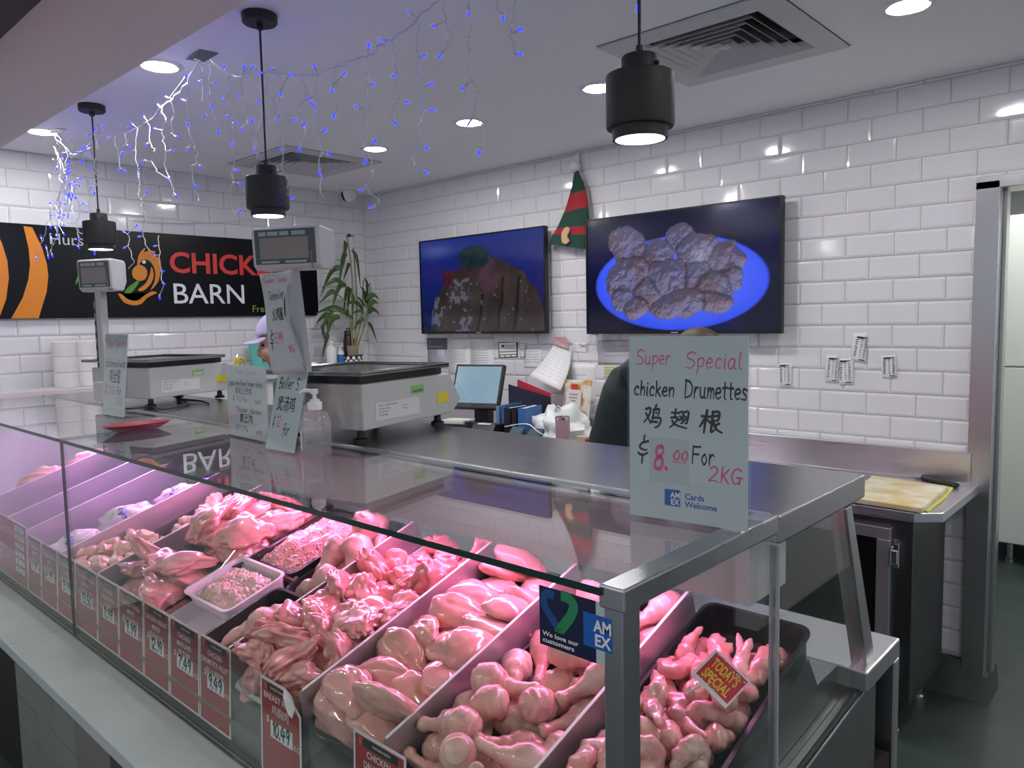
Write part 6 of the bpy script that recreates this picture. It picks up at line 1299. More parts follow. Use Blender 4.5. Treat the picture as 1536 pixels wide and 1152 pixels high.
# settled poses of the meat pieces: mesh, location, quaternion
BAKE = {"drum":[[0,-1.011,1.005,0.87,0.13,0.62,-0.77,-0.11],[1,-0.842,1.34,0.966,0.35,0.15,-0.3,-0.88],[2,-0.908,1.008,0.865,0.01,0.14,-0.85,0.51],[0,-0.998,1.08,0.905,0.26,-0.33,-0.84,0.35],[1,-0.934,1.229,0.934,0.05,0.46,-0.88,-0.15],[2,-1.022,1.329,0.966,0.14,0.77,-0.6,-0.15],[0,-0.805,0.952,0.848,0.49,-0.48,-0.7,0.19],[1,-0.827,1.142,0.903,0.31,0.26,-0.53,-0.74],[2,-1.001,0.918,0.837,0.13,-0.59,0.78,-0.13],[0,-0.876,0.83,0.843,0.48,0.09,0.86,0.15],[1,-0.824,1.047,0.887,0.08,-0.84,-0.53,-0.01],[2,-0.835,0.878,0.818,0.17,0.3,0.44,0.83],[0,-0.985,0.836,0.818,0.07,0.99,-0.03,-0.09],[1,-0.926,1.086,0.885,0.75,0.43,0.01,0.51],[2,-0.967,1.349,0.974,0.92,-0.19,0.11,-0.33],[0,-0.928,1.245,0.982,0.29,0.26,-0.86,-0.31],[1,-0.998,1.164,0.912,0.51,-0.08,-0.52,0.69],[2,-0.94,0.922,0.841,0.81,0.33,0.01,-0.48],[0,-0.912,1.172,0.917,0.51,-0.79,-0.34,-0.03],[1,-0.836,1.271,0.945,0.42,0.87,0.11,0.24],[2,-0.825,0.823,0.835,0.72,-0.52,-0.43,-0.19],[0,-0.879,1.214,0.977,0.98,0.02,-0.08,0.2],[1,-0.881,0.934,0.865,0.86,0.05,0.22,0.45],[2,-0.812,1.194,0.954,0.7,0.3,0.57,0.32],[0,-0.967,1.013,0.922,0.16,0.16,-0.77,-0.59],[1,-0.88,1.141,0.956,0.03,-0.18,0.66,-0.73],[2,-0.985,0.885,0.886,0.87,0.48,-0.06,0.13],[0,-0.975,0.942,0.898,0.84,0.45,-0.05,0.31],[1,-0.822,1.092,0.942,0.36,0.77,0.34,0.39],[2,-0.817,1.314,1.008,0.82,-0.2,-0.28,0.46],[0,-0.835,0.889,0.883,0.98,0.08,0.1,0.18],[1,-0.969,1.283,0.982,0.28,0.62,-0.03,0.73],[2,-0.878,1.036,0.898,0.65,-0.1,-0.2,-0.73],[0,-0.929,0.844,0.871,0.88,-0.2,-0.27,-0.33]],"breast":[[0,-1.145,0.868,0.811,0.98,0.17,0.03,-0.13],[1,-1.123,0.966,0.841,0.94,0.2,0.0,0.28],[2,-1.252,1.304,0.951,0.99,0.08,0.02,0.07],[0,-1.256,1.146,0.903,0.95,0.24,0.08,0.17],[1,-1.259,1.228,0.924,0.95,0.21,0.02,0.22],[2,-1.133,1.211,0.92,0.96,0.27,0.03,0.08],[0,-1.143,1.344,0.962,0.92,0.14,0.06,-0.35],[1,-1.143,1.05,0.868,0.93,0.19,-0.01,0.3],[2,-1.252,0.948,0.836,0.98,0.2,0.04,-0.0],[0,-1.238,1.062,0.872,0.87,0.13,-0.07,0.46],[1,-1.133,1.131,0.894,0.98,0.2,0.02,0.05],[2,-1.265,0.869,0.811,0.89,0.24,0.02,0.39],[0,-1.263,1.353,0.986,0.93,-0.2,0.06,0.29],[1,-1.248,0.831,0.838,0.94,0.19,0.22,-0.17],[2,-1.117,1.156,0.949,0.08,0.94,0.31,-0.08],[0,-1.248,0.998,0.896,0.84,0.46,0.21,-0.2],[1,-1.23,0.929,0.872,0.92,0.37,0.09,0.14],[2,-1.135,0.835,0.847,0.99,0.09,0.13,-0.05],[0,-1.262,1.06,0.923,0.89,0.38,-0.19,-0.17],[1,-1.092,0.999,0.887,0.77,0.08,0.33,0.54],[2,-1.152,1.071,0.916,0.96,0.11,0.04,0.25],[0,-1.114,0.918,0.858,0.88,0.24,0.3,-0.28],[1,-1.129,1.278,0.956,0.45,0.88,0.11,-0.09],[2,-1.239,1.208,0.959,0.87,0.38,0.14,0.29],[0,-1.223,1.148,0.946,0.9,0.33,0.28,0.06],[1,-1.229,0.835,0.891,0.97,0.13,0.06,-0.22],[2,-1.093,1.063,0.936,0.73,0.25,0.25,0.59],[0,-1.222,1.358,1.021,0.98,-0.1,0.17,0.02],[1,-1.109,0.85,0.9,0.39,0.76,0.51,-0.11],[2,-1.106,1.202,0.969,0.86,-0.04,0.18,0.47]],"thigh":[[0,-1.578,1.011,0.864,0.95,0.11,0.19,-0.22],[1,-1.401,1.317,0.958,0.86,0.15,-0.03,0.48],[2,-1.479,1.026,0.875,0.19,0.67,0.71,0.05],[3,-1.578,1.077,0.89,0.99,-0.04,-0.02,-0.14],[4,-1.536,1.104,0.952,0.02,-0.92,0.39,0.05],[0,-1.566,1.312,0.959,0.94,0.03,0.06,0.34],[1,-1.382,1.003,0.862,0.35,0.12,-0.06,0.93],[2,-1.397,1.147,0.906,0.93,0.2,-0.07,-0.31],[3,-1.585,0.927,0.84,0.9,0.15,-0.2,-0.36],[4,-1.464,0.86,0.825,0.8,0.36,-0.1,0.47],[0,-1.392,1.065,0.89,0.28,0.94,0.02,0.17],[1,-1.412,0.93,0.841,0.47,0.18,0.08,0.86],[2,-1.585,0.852,0.812,0.42,0.1,-0.27,0.86],[3,-1.479,1.097,0.904,0.47,0.88,-0.05,0.05],[4,-1.471,1.328,0.978,0.31,0.1,0.91,0.26],[0,-1.587,1.238,0.948,0.69,0.59,-0.12,0.41],[1,-1.571,1.162,0.909,0.42,0.04,-0.12,0.9],[2,-1.501,0.938,0.839,0.94,0.12,-0.04,-0.33],[3,-1.495,1.155,0.915,0.84,0.47,0.12,0.24],[4,-1.36,1.227,0.936,0.37,0.57,0.35,0.65],[0,-1.389,0.842,0.812,0.98,0.03,0.13,0.13],[1,-1.469,1.033,0.924,0.98,0.17,0.08,0.1],[2,-1.548,0.989,0.92,0.19,0.82,-0.47,-0.27],[3,-1.506,1.245,0.946,0.68,0.56,0.27,0.38],[4,-1.395,0.848,0.858,0.14,0.96,0.21,0.13],[0,-1.403,1.232,0.981,0.43,-0.4,0.63,-0.52],[1,-1.535,1.365,0.996,0.56,-0.18,0.28,0.76],[2,-1.463,0.847,0.877,0.85,0.07,-0.37,0.36],[3,-1.454,1.207,0.943,0.28,0.58,-0.77,0.0],[4,-1.461,0.946,0.908,0.15,-0.25,-0.2,-0.94],[0,-1.584,0.942,0.899,0.38,0.07,-0.91,0.14],[1,-1.407,0.993,0.933,0.08,-0.26,-0.96,-0.09],[2,-1.594,1.091,0.947,0.08,-0.48,-0.77,0.41],[3,-1.57,0.832,0.869,0.19,0.98,-0.02,-0.05],[4,-1.607,0.884,0.887,0.77,0.02,-0.43,-0.48],[0,-1.363,1.358,1.011,0.22,0.77,-0.09,-0.59],[1,-1.369,0.928,0.891,0.06,-0.82,-0.28,0.49],[2,-1.523,0.885,0.901,0.03,-0.59,0.76,-0.26],[3,-1.598,1.185,0.97,0.23,0.55,-0.64,0.49],[4,-1.387,1.1,0.942,0.65,0.09,-0.02,0.76]],"wing":[[0,-0.601,0.921,0.818,0.15,-0.18,0.97,0.11],[1,-0.704,1.099,0.87,0.14,-0.67,0.72,0.13],[2,-0.614,1.257,0.918,0.64,0.08,0.22,-0.73],[3,-0.612,1.339,0.953,0.2,-0.43,-0.65,0.6],[4,-0.725,0.924,0.819,0.4,0.46,0.09,0.79],[0,-0.608,1.049,0.85,0.16,-0.02,0.14,-0.98],[1,-0.692,1.159,0.89,0.03,-0.06,0.99,0.1],[2,-0.613,0.855,0.793,0.93,0.29,-0.06,0.21],[3,-0.608,0.965,0.829,0.34,-0.87,0.33,0.13],[4,-0.689,1.301,0.936,0.79,0.38,0.17,0.45],[0,-0.617,1.19,0.905,0.78,0.38,-0.12,0.48],[1,-0.701,1.25,0.918,0.17,-0.85,0.48,0.1],[2,-0.624,1.125,0.883,0.04,0.17,0.92,0.34],[3,-0.7,0.844,0.786,0.52,0.58,-0.33,-0.54],[4,-0.702,1.03,0.851,0.09,0.16,0.42,-0.89],[0,-0.697,0.971,0.831,0.03,0.09,-0.79,0.6],[1,-0.595,1.164,0.926,0.21,-0.3,0.6,-0.71],[2,-0.647,0.903,0.84,0.28,0.93,0.16,0.18],[3,-0.651,1.006,0.839,0.44,0.19,0.15,0.86],[4,-0.699,0.888,0.814,0.65,0.44,0.61,0.09],[0,-0.705,1.01,0.883,0.84,0.42,0.15,-0.31],[1,-0.622,1.08,0.89,0.1,0.3,0.84,0.44],[2,-0.71,1.179,0.929,0.04,-0.98,0.15,0.13],[3,-0.655,0.879,0.802,0.21,-0.06,0.06,0.97],[4,-0.588,1.372,0.961,0.14,-0.41,-0.84,0.33],[0,-0.698,1.072,0.897,0.05,0.15,-0.91,-0.38],[1,-0.665,1.309,0.962,0.89,0.33,0.11,-0.29],[2,-0.601,1.237,0.955,0.0,0.1,0.99,0.08],[3,-0.694,0.929,0.834,0.85,0.33,0.39,-0.11],[4,-0.682,1.118,0.903,0.75,-0.13,0.55,-0.34],[0,-0.597,1.001,0.852,0.26,0.26,-0.93,-0.03],[1,-0.729,0.848,0.822,0.65,-0.25,-0.63,0.35],[2,-0.594,1.173,0.965,0.38,-0.18,-0.58,0.7],[3,-0.627,0.914,0.875,0.64,0.7,0.22,0.23],[4,-0.584,1.121,0.91,0.18,-0.45,0.81,-0.34],[0,-0.576,1.04,0.886,0.6,-0.3,-0.74,-0.01],[1,-0.717,1.138,0.925,0.76,0.48,-0.39,-0.22],[2,-0.729,0.947,0.886,0.74,0.2,-0.05,0.65],[3,-0.674,0.844,0.815,0.54,0.56,-0.3,-0.55],[4,-0.644,0.946,0.856,0.89,-0.43,-0.14,0.01],[0,-0.732,1.319,0.944,0.5,-0.52,0.52,-0.46],[1,-0.611,0.87,0.835,0.84,0.5,0.01,0.2],[2,-0.584,1.304,0.967,0.57,-0.03,0.37,-0.74],[3,-0.722,1.094,0.924,0.45,-0.23,0.41,0.76],[4,-0.582,0.937,0.859,0.4,-0.45,0.22,0.77],[0,-0.719,0.836,0.855,0.18,0.53,-0.12,0.82],[1,-0.655,1.209,0.935,0.53,-0.16,-0.77,0.32],[2,-0.675,1.036,0.892,0.32,0.45,-0.53,0.65],[3,-0.642,1.015,0.879,0.25,0.91,0.33,-0.08],[4,-0.65,0.838,0.849,0.55,0.7,0.03,-0.46],[0,-0.682,0.983,0.902,0.7,-0.37,0.51,-0.34],[1,-0.64,0.964,0.898,0.59,0.56,0.21,0.54],[2,-0.646,1.075,0.922,0.21,-0.16,-0.87,0.4],[3,-0.591,0.83,0.825,0.94,-0.34,0.03,0.07],[4,-0.672,0.916,0.881,0.7,-0.41,-0.52,-0.28],[0,-0.704,1.238,0.953,0.64,-0.06,-0.07,-0.76],[1,-0.607,0.851,0.869,0.2,-0.8,-0.54,-0.17],[2,-0.697,0.889,0.859,0.68,-0.68,0.1,-0.25],[3,-0.633,1.167,0.942,0.86,0.13,0.4,0.27],[4,-0.655,1.137,0.93,0.12,0.73,-0.66,-0.1]],"flat_front":[[0,-2.347,0.88,0.831,0.98,0.14,0.09,-0.14],[1,-2.221,0.888,0.836,0.77,0.23,-0.04,0.6],[2,-2.379,0.89,0.883,0.96,-0.14,-0.2,-0.15],[0,-2.162,0.871,0.863,0.96,-0.1,0.26,0.05],[1,-2.165,0.957,0.879,0.96,-0.12,0.06,0.23],[2,-2.406,0.949,0.903,0.44,-0.29,-0.27,-0.81],[0,-2.288,0.94,0.89,0.1,-0.49,-0.82,0.27],[1,-2.171,0.932,0.931,0.86,-0.04,-0.06,-0.51]],"flat_back":[[0,-2.152,1.25,0.954,0.88,0.12,-0.0,0.47],[1,-2.292,1.134,0.918,0.74,0.13,-0.14,0.65],[2,-2.163,1.123,0.919,0.79,0.24,-0.14,0.54],[0,-2.278,1.26,0.957,0.95,0.12,0.02,0.28],[1,-2.297,1.237,0.996,0.94,0.17,-0.19,0.22],[2,-2.118,1.221,0.995,0.89,0.31,-0.05,0.33],[0,-2.135,1.095,0.943,0.93,0.23,0.19,0.23],[1,-2.317,1.099,0.956,0.9,0.16,-0.11,-0.39],[2,-2.293,1.337,1.002,0.34,0.92,0.17,-0.06],[0,-2.34,1.182,1.003,0.22,-0.24,-0.26,0.91],[1,-2.12,1.102,0.994,0.93,0.21,0.04,0.29],[2,-2.179,1.319,1.0,0.91,-0.3,-0.08,0.28],[0,-2.335,1.096,1.002,0.72,0.27,0.14,-0.62]],"leg":[[0,-1.718,1.156,0.911,0.72,0.12,-0.23,0.64],[1,-1.723,1.295,0.954,0.79,0.07,-0.17,0.59],[0,-1.723,1.294,1.008,0.49,0.08,-0.36,0.79],[1,-1.724,1.078,0.916,0.65,0.59,-0.21,0.43],[0,-1.68,1.179,0.956,0.5,0.48,0.07,0.72],[1,-1.746,1.24,1.009,0.48,0.62,-0.36,0.51],[0,-1.767,1.149,0.948,0.79,0.36,-0.26,0.41]],"leg_front":[[0,-1.736,0.925,0.837,0.83,0.23,-0.05,0.51],[1,-1.716,0.872,0.865,0.02,0.94,0.1,0.33]],"offal_front":[[0,-2.547,0.865,0.818,0.72,-0.4,0.56,0.02],[1,-2.757,1.039,0.87,0.54,-0.76,-0.37,0.02],[2,-2.645,0.824,0.794,0.32,-0.25,0.9,-0.14],[3,-2.75,0.951,0.831,0.94,0.15,-0.3,-0.1],[0,-2.498,0.87,0.806,0.92,-0.02,0.03,0.4],[1,-2.692,0.828,0.797,0.39,0.05,0.85,0.36],[2,-2.515,1.016,0.859,0.14,0.25,0.9,-0.34],[3,-2.6,0.824,0.788,0.09,-0.39,0.85,0.34],[0,-2.678,0.932,0.824,0.12,0.43,-0.9,-0.0],[1,-2.704,1.025,0.863,0.49,0.86,0.03,0.13],[2,-2.596,0.871,0.809,0.26,0.92,0.21,-0.21],[3,-2.562,1.014,0.853,0.26,-0.22,-0.68,0.65],[0,-2.577,0.971,0.836,0.12,0.39,-0.91,0.01],[1,-2.504,0.825,0.789,0.91,0.36,0.03,-0.2],[2,-2.594,1.006,0.865,0.53,0.31,0.75,0.25],[3,-2.631,0.931,0.824,0.36,0.89,0.26,0.08],[0,-2.753,0.988,0.851,0.02,0.52,0.85,0.06],[1,-2.497,0.923,0.821,0.89,0.42,0.03,0.16],[2,-2.601,0.908,0.822,0.2,-0.25,0.77,0.55],[3,-2.547,0.825,0.793,0.32,-0.09,-0.61,0.72],[0,-2.652,0.863,0.807,0.34,0.2,-0.2,-0.89],[1,-2.647,1.004,0.846,0.9,0.35,0.02,-0.26],[2,-2.54,0.898,0.825,0.47,0.81,-0.3,-0.16],[3,-2.717,0.986,0.842,0.8,0.29,-0.34,0.4],[0,-2.747,0.821,0.79,0.19,0.1,-0.91,-0.37],[1,-2.496,0.977,0.839,0.43,0.21,-0.13,-0.87],[2,-2.754,0.865,0.809,0.53,0.58,-0.08,-0.61],[3,-2.746,0.917,0.823,0.95,-0.16,-0.2,0.17],[0,-2.714,0.87,0.814,0.86,0.03,-0.13,-0.49],[1,-2.535,0.959,0.839,0.14,-0.27,-0.87,-0.4],[2,-2.547,1.036,0.888,0.69,0.71,0.02,0.16],[3,-2.704,1.039,0.893,0.95,0.19,0.06,0.26],[0,-2.721,0.891,0.837,0.35,0.88,0.15,0.28],[1,-2.493,0.854,0.845,0.31,-0.32,0.89,-0.14],[2,-2.631,0.967,0.849,0.11,-0.41,0.78,-0.47],[3,-2.68,0.988,0.874,0.51,-0.3,0.4,-0.7],[0,-2.734,0.912,0.863,0.2,0.19,0.95,0.12],[1,-2.672,0.861,0.847,0.83,0.39,0.05,-0.39],[2,-2.714,0.824,0.832,0.3,-0.78,-0.45,-0.32],[3,-2.759,0.825,0.827,0.0,0.73,-0.51,-0.45],[0,-2.494,1.043,0.875,0.59,-0.06,-0.66,-0.46],[1,-2.538,0.924,0.852,0.27,-0.22,-0.78,-0.52],[2,-2.763,0.872,0.861,0.38,-0.69,0.56,-0.27],[3,-2.581,0.851,0.844,0.14,0.09,0.55,-0.82],[0,-2.716,0.95,0.861,0.64,-0.35,-0.66,0.21],[1,-2.641,0.945,0.882,0.93,0.29,0.04,-0.24],[2,-2.616,0.875,0.847,0.82,-0.26,-0.2,0.47],[3,-2.542,0.83,0.833,0.71,-0.39,-0.52,0.26],[0,-2.678,0.962,0.849,0.57,-0.47,0.17,0.66],[1,-2.752,1.01,0.888,0.88,0.2,0.43,0.03],[2,-2.653,0.822,0.837,0.01,0.07,-0.72,-0.69],[3,-2.65,0.916,0.853,0.34,0.12,-0.29,0.89],[0,-2.568,0.886,0.858,0.11,0.89,0.04,0.44],[1,-2.668,0.891,0.824,0.64,0.57,0.41,-0.31],[2,-2.497,0.901,0.863,0.23,0.83,-0.01,0.5],[3,-2.502,0.817,0.825,0.2,-0.0,0.92,0.34],[0,-2.572,0.942,0.863,0.2,0.2,0.59,-0.76],[1,-2.635,0.993,0.885,0.01,0.83,0.44,-0.34],[2,-2.763,0.943,0.873,0.36,-0.69,0.57,-0.26],[3,-2.588,0.819,0.818,0.03,-0.92,0.11,0.36],[0,-2.518,0.823,0.872,0.42,0.41,-0.65,0.48],[1,-2.654,1.043,0.871,0.44,0.62,0.42,-0.5]],"offal_back":[[0,-2.602,1.294,0.941,0.07,0.81,0.43,0.4],[1,-2.675,1.368,0.967,0.45,-0.58,-0.58,-0.35],[2,-2.635,1.264,0.936,0.62,0.36,0.43,0.55],[3,-2.496,1.194,0.914,0.69,-0.0,0.56,-0.46],[0,-2.626,1.351,0.969,0.06,0.92,0.23,-0.31],[1,-2.678,1.145,0.891,0.72,-0.03,0.32,-0.62],[2,-2.498,1.306,0.945,0.36,-0.44,0.81,0.14],[3,-2.675,1.208,0.915,0.53,-0.09,0.71,-0.44],[0,-2.486,1.254,0.931,0.59,0.59,-0.26,-0.49],[1,-2.528,1.354,0.966,0.09,-0.62,-0.41,-0.66],[2,-2.631,1.203,0.911,0.77,0.39,-0.03,0.5],[3,-2.605,1.148,0.897,0.48,-0.14,-0.67,0.55],[0,-2.675,1.302,0.942,0.01,0.91,-0.41,0.06],[1,-2.568,1.343,0.96,0.68,0.65,-0.0,0.34],[2,-2.554,1.147,0.893,0.24,0.09,-0.42,0.87],[3,-2.496,1.144,0.895,0.8,-0.47,-0.27,0.26],[0,-2.593,1.247,0.934,0.75,0.31,-0.44,-0.38],[1,-2.542,1.206,0.91,0.95,-0.12,-0.07,0.3],[2,-2.67,1.245,0.941,0.87,-0.08,0.24,0.43],[3,-2.559,1.248,0.928,0.56,-0.19,0.4,-0.7],[0,-2.59,1.185,0.913,0.78,-0.22,0.06,-0.58],[1,-2.678,1.275,0.97,0.42,-0.1,-0.86,-0.26],[2,-2.487,1.356,0.97,0.49,0.4,-0.67,-0.4],[3,-2.669,1.335,0.967,0.02,0.19,0.6,0.78],[0,-2.565,1.2,0.94,0.97,0.16,-0.04,-0.19],[1,-2.523,1.265,0.952,0.47,0.8,-0.33,0.16],[2,-2.52,1.158,0.924,0.06,-0.81,0.55,0.18],[3,-2.547,1.305,0.944,0.9,0.35,-0.25,0.0],[0,-2.486,1.162,0.94,0.49,-0.22,0.42,-0.73],[1,-2.516,1.228,0.935,0.61,0.38,-0.58,0.38],[2,-2.574,1.375,0.973,0.15,-0.24,0.5,0.82],[3,-2.637,1.146,0.902,0.63,-0.63,0.24,-0.39],[0,-2.669,1.17,0.925,0.03,0.31,-0.08,-0.95],[1,-2.514,1.301,0.973,0.79,0.02,0.08,-0.61],[2,-2.621,1.2,0.943,0.85,-0.29,0.15,-0.42],[3,-2.636,1.306,0.954,0.3,0.62,-0.72,0.03]],"neck":[[0,-3.507,1.301,0.962,0.85,-0.0,-0.16,0.51],[1,-3.649,1.126,0.907,0.94,0.14,-0.05,0.31],[2,-3.521,1.176,0.922,0.89,0.14,-0.08,0.43],[0,-3.585,1.31,0.965,0.82,0.13,-0.1,0.54],[1,-3.651,1.252,0.946,0.83,0.13,-0.09,0.54],[2,-3.507,1.246,0.949,0.15,-0.81,-0.56,-0.09],[0,-3.563,1.231,0.944,0.08,-0.59,-0.79,-0.14],[1,-3.592,1.152,0.92,0.48,-0.71,-0.47,0.2],[2,-3.64,1.326,0.97,0.79,0.13,-0.1,0.59],[0,-3.584,1.123,0.906,0.85,0.14,-0.09,0.51],[1,-3.645,1.209,0.937,0.39,-0.84,-0.36,0.09],[2,-3.521,1.133,0.914,0.42,-0.76,-0.47,0.15],[0,-3.505,1.125,0.909,0.72,0.42,0.07,0.54],[1,-3.636,1.161,0.918,0.94,0.13,-0.06,0.3],[2,-3.534,1.147,0.934,0.66,-0.09,-0.25,0.71],[0,-3.548,1.291,0.959,0.66,0.11,-0.12,0.73],[1,-3.672,1.31,0.965,0.77,0.08,-0.13,0.63],[2,-3.637,1.187,0.934,0.26,0.91,0.25,0.18],[0,-3.56,1.115,0.914,0.68,0.25,-0.13,0.68],[1,-3.645,1.107,0.913,0.8,0.43,-0.06,0.41]]}
SLP = math.atan(.318)
def meat(name, c1, c2, c3, rough=.24, sss=.22, bump=(160, .25, .0012), scale=22):
    m, t, b, _ = nt(name); N, L = t.nodes.new, t.links.new
    tc = N('ShaderNodeTexCoord'); n = N('ShaderNodeTexNoise'); n.inputs['Scale'].default_value = scale; n.inputs['Detail'].default_value = 4
    oi = N('ShaderNodeObjectInfo'); ad = N('ShaderNodeVectorMath'); ad.operation = 'ADD'; cx = N('ShaderNodeCombineXYZ')
    L(oi.outputs['Random'], cx.inputs[0]); L(tc.outputs['Object'], ad.inputs[0]); L(cx.outputs[0], ad.inputs[1]); L(ad.outputs[0], n.inputs['Vector'])
    rp = N('ShaderNodeValToRGB'); e = rp.color_ramp.elements; e[0].position = .32; e[0].color = (*c1, 1); e[1].position = .68; e[1].color = (*c2, 1); L(n.outputs['Fac'], rp.inputs['Fac'])
    mx = N('ShaderNodeMix'); mx.data_type = 'RGBA'; mr = N('ShaderNodeMapRange'); mr.inputs['To Max'].default_value = .55; L(oi.outputs['Random'], mr.inputs['Value']); L(mr.outputs[0], mx.inputs['Factor'])
    L(rp.outputs['Color'], mx.inputs[6]); mx.inputs[7].default_value = (*c3, 1); L(mx.outputs[2], b.inputs['Base Color'])
    b.inputs['Roughness'].default_value = rough; b.inputs['Coat Weight'].default_value = .6; b.inputs['Coat Roughness'].default_value = .07; b.inputs['Subsurface Weight'].default_value = sss; b.inputs['Subsurface Radius'].default_value = (1, .35, .25); b.inputs['Subsurface Scale'].default_value = .006; b.inputs['Specular IOR Level'].default_value = .6
    n2 = N('ShaderNodeTexNoise'); n2.inputs['Scale'].default_value = bump[0]; n2.inputs['Detail'].default_value = 3; L(ad.outputs[0], n2.inputs['Vector'])
    bu = N('ShaderNodeBump'); bu.inputs['Strength'].default_value = bump[1]; bu.inputs['Distance'].default_value = bump[2]; L(n2.outputs['Fac'], bu.inputs['Height']); L(bu.outputs['Normal'], b.inputs['Normal'])
    return m
M_SKIN = meat('raw_chicken_skin', (.64, .31, .26), (.76, .51, .42), (.62, .28, .25), .28, bump=(330, .7, .0014), scale=18)
M_BREAST = meat('raw_breast_meat', (.66, .31, .27), (.74, .42, .35), (.70, .34, .30), .18, bump=(60, .12, .001), scale=14)
M_THIGH = meat('raw_thigh_meat', (.58, .18, .17), (.76, .43, .37), (.64, .24, .22), .2, bump=(90, .3, .0015), scale=26)
M_WING = meat('raw_wing_skin', (.58, .19, .17), (.78, .52, .45), (.68, .32, .28), .25, bump=(180, .5, .0015), scale=30)
M_MINCE = meat('raw_mince', (.74, .30, .28), (.82, .46, .41), (.78, .36, .33), .3, bump=(120, .3, .001), scale=60)
M_PALE = meat('pale_breast_mince', (.78, .45, .40), (.85, .58, .51), (.80, .50, .44), .3, bump=(120, .3, .001), scale=60)
for m_ in (M_MINCE, M_PALE): m_.node_tree.nodes['Principled BSDF'].inputs['Subsurface Weight'].default_value = .5
M_OFF = meat('offal_skin', (.70, .50, .36), (.78, .60, .46), (.70, .38, .32), .25, scale=24)
M_BONE = pm('bone_end_red', (.50, .28, .22), .4, var=(60, (.62, .50, .40), .2))
MK = {'drum': M_SKIN, 'breast': M_BREAST, 'thigh': M_THIGH, 'wing': M_WING, 'flat': M_THIGH, 'leg': M_SKIN, 'bit': M_OFF, 'neck': M_SKIN}
for k, L_ in PROTO.items():
    for me in L_: me.materials.clear(); me.materials.append(MK[k])
BONE = bone_mesh(); BONE.materials.append(M_BONE)
INFO = {'drum': ('drum', 'drumstick', 'raw chicken drumstick heaped in the drumstick bin', 'drumstick', 'drumsticks in the drumstick bin'), 'breast': ('breast', 'breast_fillet', 'raw chicken breast fillet in the breast fillet bin', 'breast fillet', 'fillets in the breast fillet bin'),
        'thigh': ('thigh', 'thigh_fillet', 'raw folded drumstick fillet in the bin beyond the breast fillets', 'chicken fillet', 'folded fillets in their bin'), 'wing': ('wing', 'chicken_wing', 'raw chicken wing piece in the black tub under the special card', 'chicken wing', 'wings in the end tub'),
        'flat_front': ('flat', 'chicken_thigh', 'raw flattened chicken thigh in the tray by the tenderloin tag', 'chicken thigh', 'thighs in the front tray'), 'flat_back': ('flat', 'chicken_thigh', 'raw red chicken thigh in the black tray behind the mince spoon', 'chicken thigh', 'thighs in the rear tray'),
        'leg': ('leg', 'leg_quarter', 'raw chicken leg quarter in the tray behind the nearly empty black one', 'chicken leg', 'leg quarters in the rear tray'), 'leg_front': ('leg', 'leg_quarter', 'raw chicken leg quarter in the nearly empty black tray', 'chicken leg', 'last leg quarters in the front tray'),
        'offal_front': ('bit', 'chicken_piece', 'small pale raw chicken piece heaped at the front by the glass joint', 'chicken piece', 'small pieces at the front by the joint'), 'offal_back': ('bit', 'chicken_piece', 'small raw chicken piece heaped at the rear behind the pale pieces', 'chicken piece', 'small pieces at the rear'),
        'neck': ('neck', 'chicken_neck', 'thin raw chicken neck in the far bin under the red plate', 'chicken neck', 'necks in the far bin')}
from mathutils import Quaternion
for key, rows_ in BAKE.items():
    kind, nm, lb, ct, gp = INFO[key]
    for r in rows_:
        o = bpy.data.objects.new(nm, PROTO[kind][r[0]]); COL.objects.link(o); o.location = r[1:4]; o.rotation_mode = 'QUATERNION'; q = Quaternion(r[4:8]); q.normalize(); o.rotation_quaternion = q
        tag(o, lb, ct, gp)
        if kind == 'drum': c = bpy.data.objects.new('bone_end', BONE); COL.objects.link(c); c.parent = o
# ------------------------------------------------------------------ tubs and trays on the tilted deck
BTRAY = pm('black_tray', (.016, .016, .018), .25); WTRAY = pm('white_tray', (.72, .70, .71), .35)
def deckframe(x0, x1, y0, y1, off, sh=0): y = (y0+y1)/2; return basis(((x0+x1)/2, y+sh, TOP(y+sh)-off), (1, 0, 0), (0, math.cos(SLP), math.sin(SLP)))
def tray(name, label, x0, x1, y0, y1, rim, depth, mat, taper=.012, group=None):
    t = thing(name, label, 'tray', mat=deckframe(x0, x1, y0, y1, rim+depth, depth*math.sin(SLP)*.9), group=group); w, d = x1-x0, (y1-y0)/math.cos(SLP); b = MB()
    def ring(w_, d_, z, r): return [b.bm.verts.new((x, y, z)) for x, y in rrect(w_, d_, r, 4)]
    R_ = [ring(w-2*taper, d-2*taper, 0, .02), ring(w-.012, d-.012, depth-.004, .024), ring(w, d, depth-.004, .026), ring(w, d, depth, .026), ring(w-.016, d-.016, depth, .022), ring(w-2*taper-.006, d-2*taper-.006, .003, .018)]
    n = len(R_[0]); b.face(R_[0][::-1]); b.face(R_[-1])
    for a, c in zip(R_, R_[1:]):
        for k in range(n): b.face([a[k], a[(k+1) % n], c[(k+1) % n], c[k]])
    b.done('tray', mat, t, smooth=40); return t
tray('black_tub', 'black plastic tub holding the chicken wings', -.763, -.535, .795, 1.43, .062, .066, BTRAY)
tray('bin_tray', 'black liner tray under the drumsticks', -1.053, -.772, .795, 1.40, .075, .034, BTRAY); tray('bin_tray', 'black liner tray under the breast fillets', -1.327, -1.060, .795, 1.40, .070, .039, BTRAY)
tray('bin_tray', 'liner tray under the folded drumstick fillets', -1.635, -1.334, .795, 1.40, .085, .024, WTRAY)
tray('meat_tray', 'black tray of red chicken thighs behind the mince spoon', -2.40, -2.06, 1.03, 1.39, .035, .055, BTRAY); tray('meat_tray', 'black tray of chicken thighs by the tenderloin tag', -2.452, -2.10, .80, 1.022, .055, .04, BTRAY)
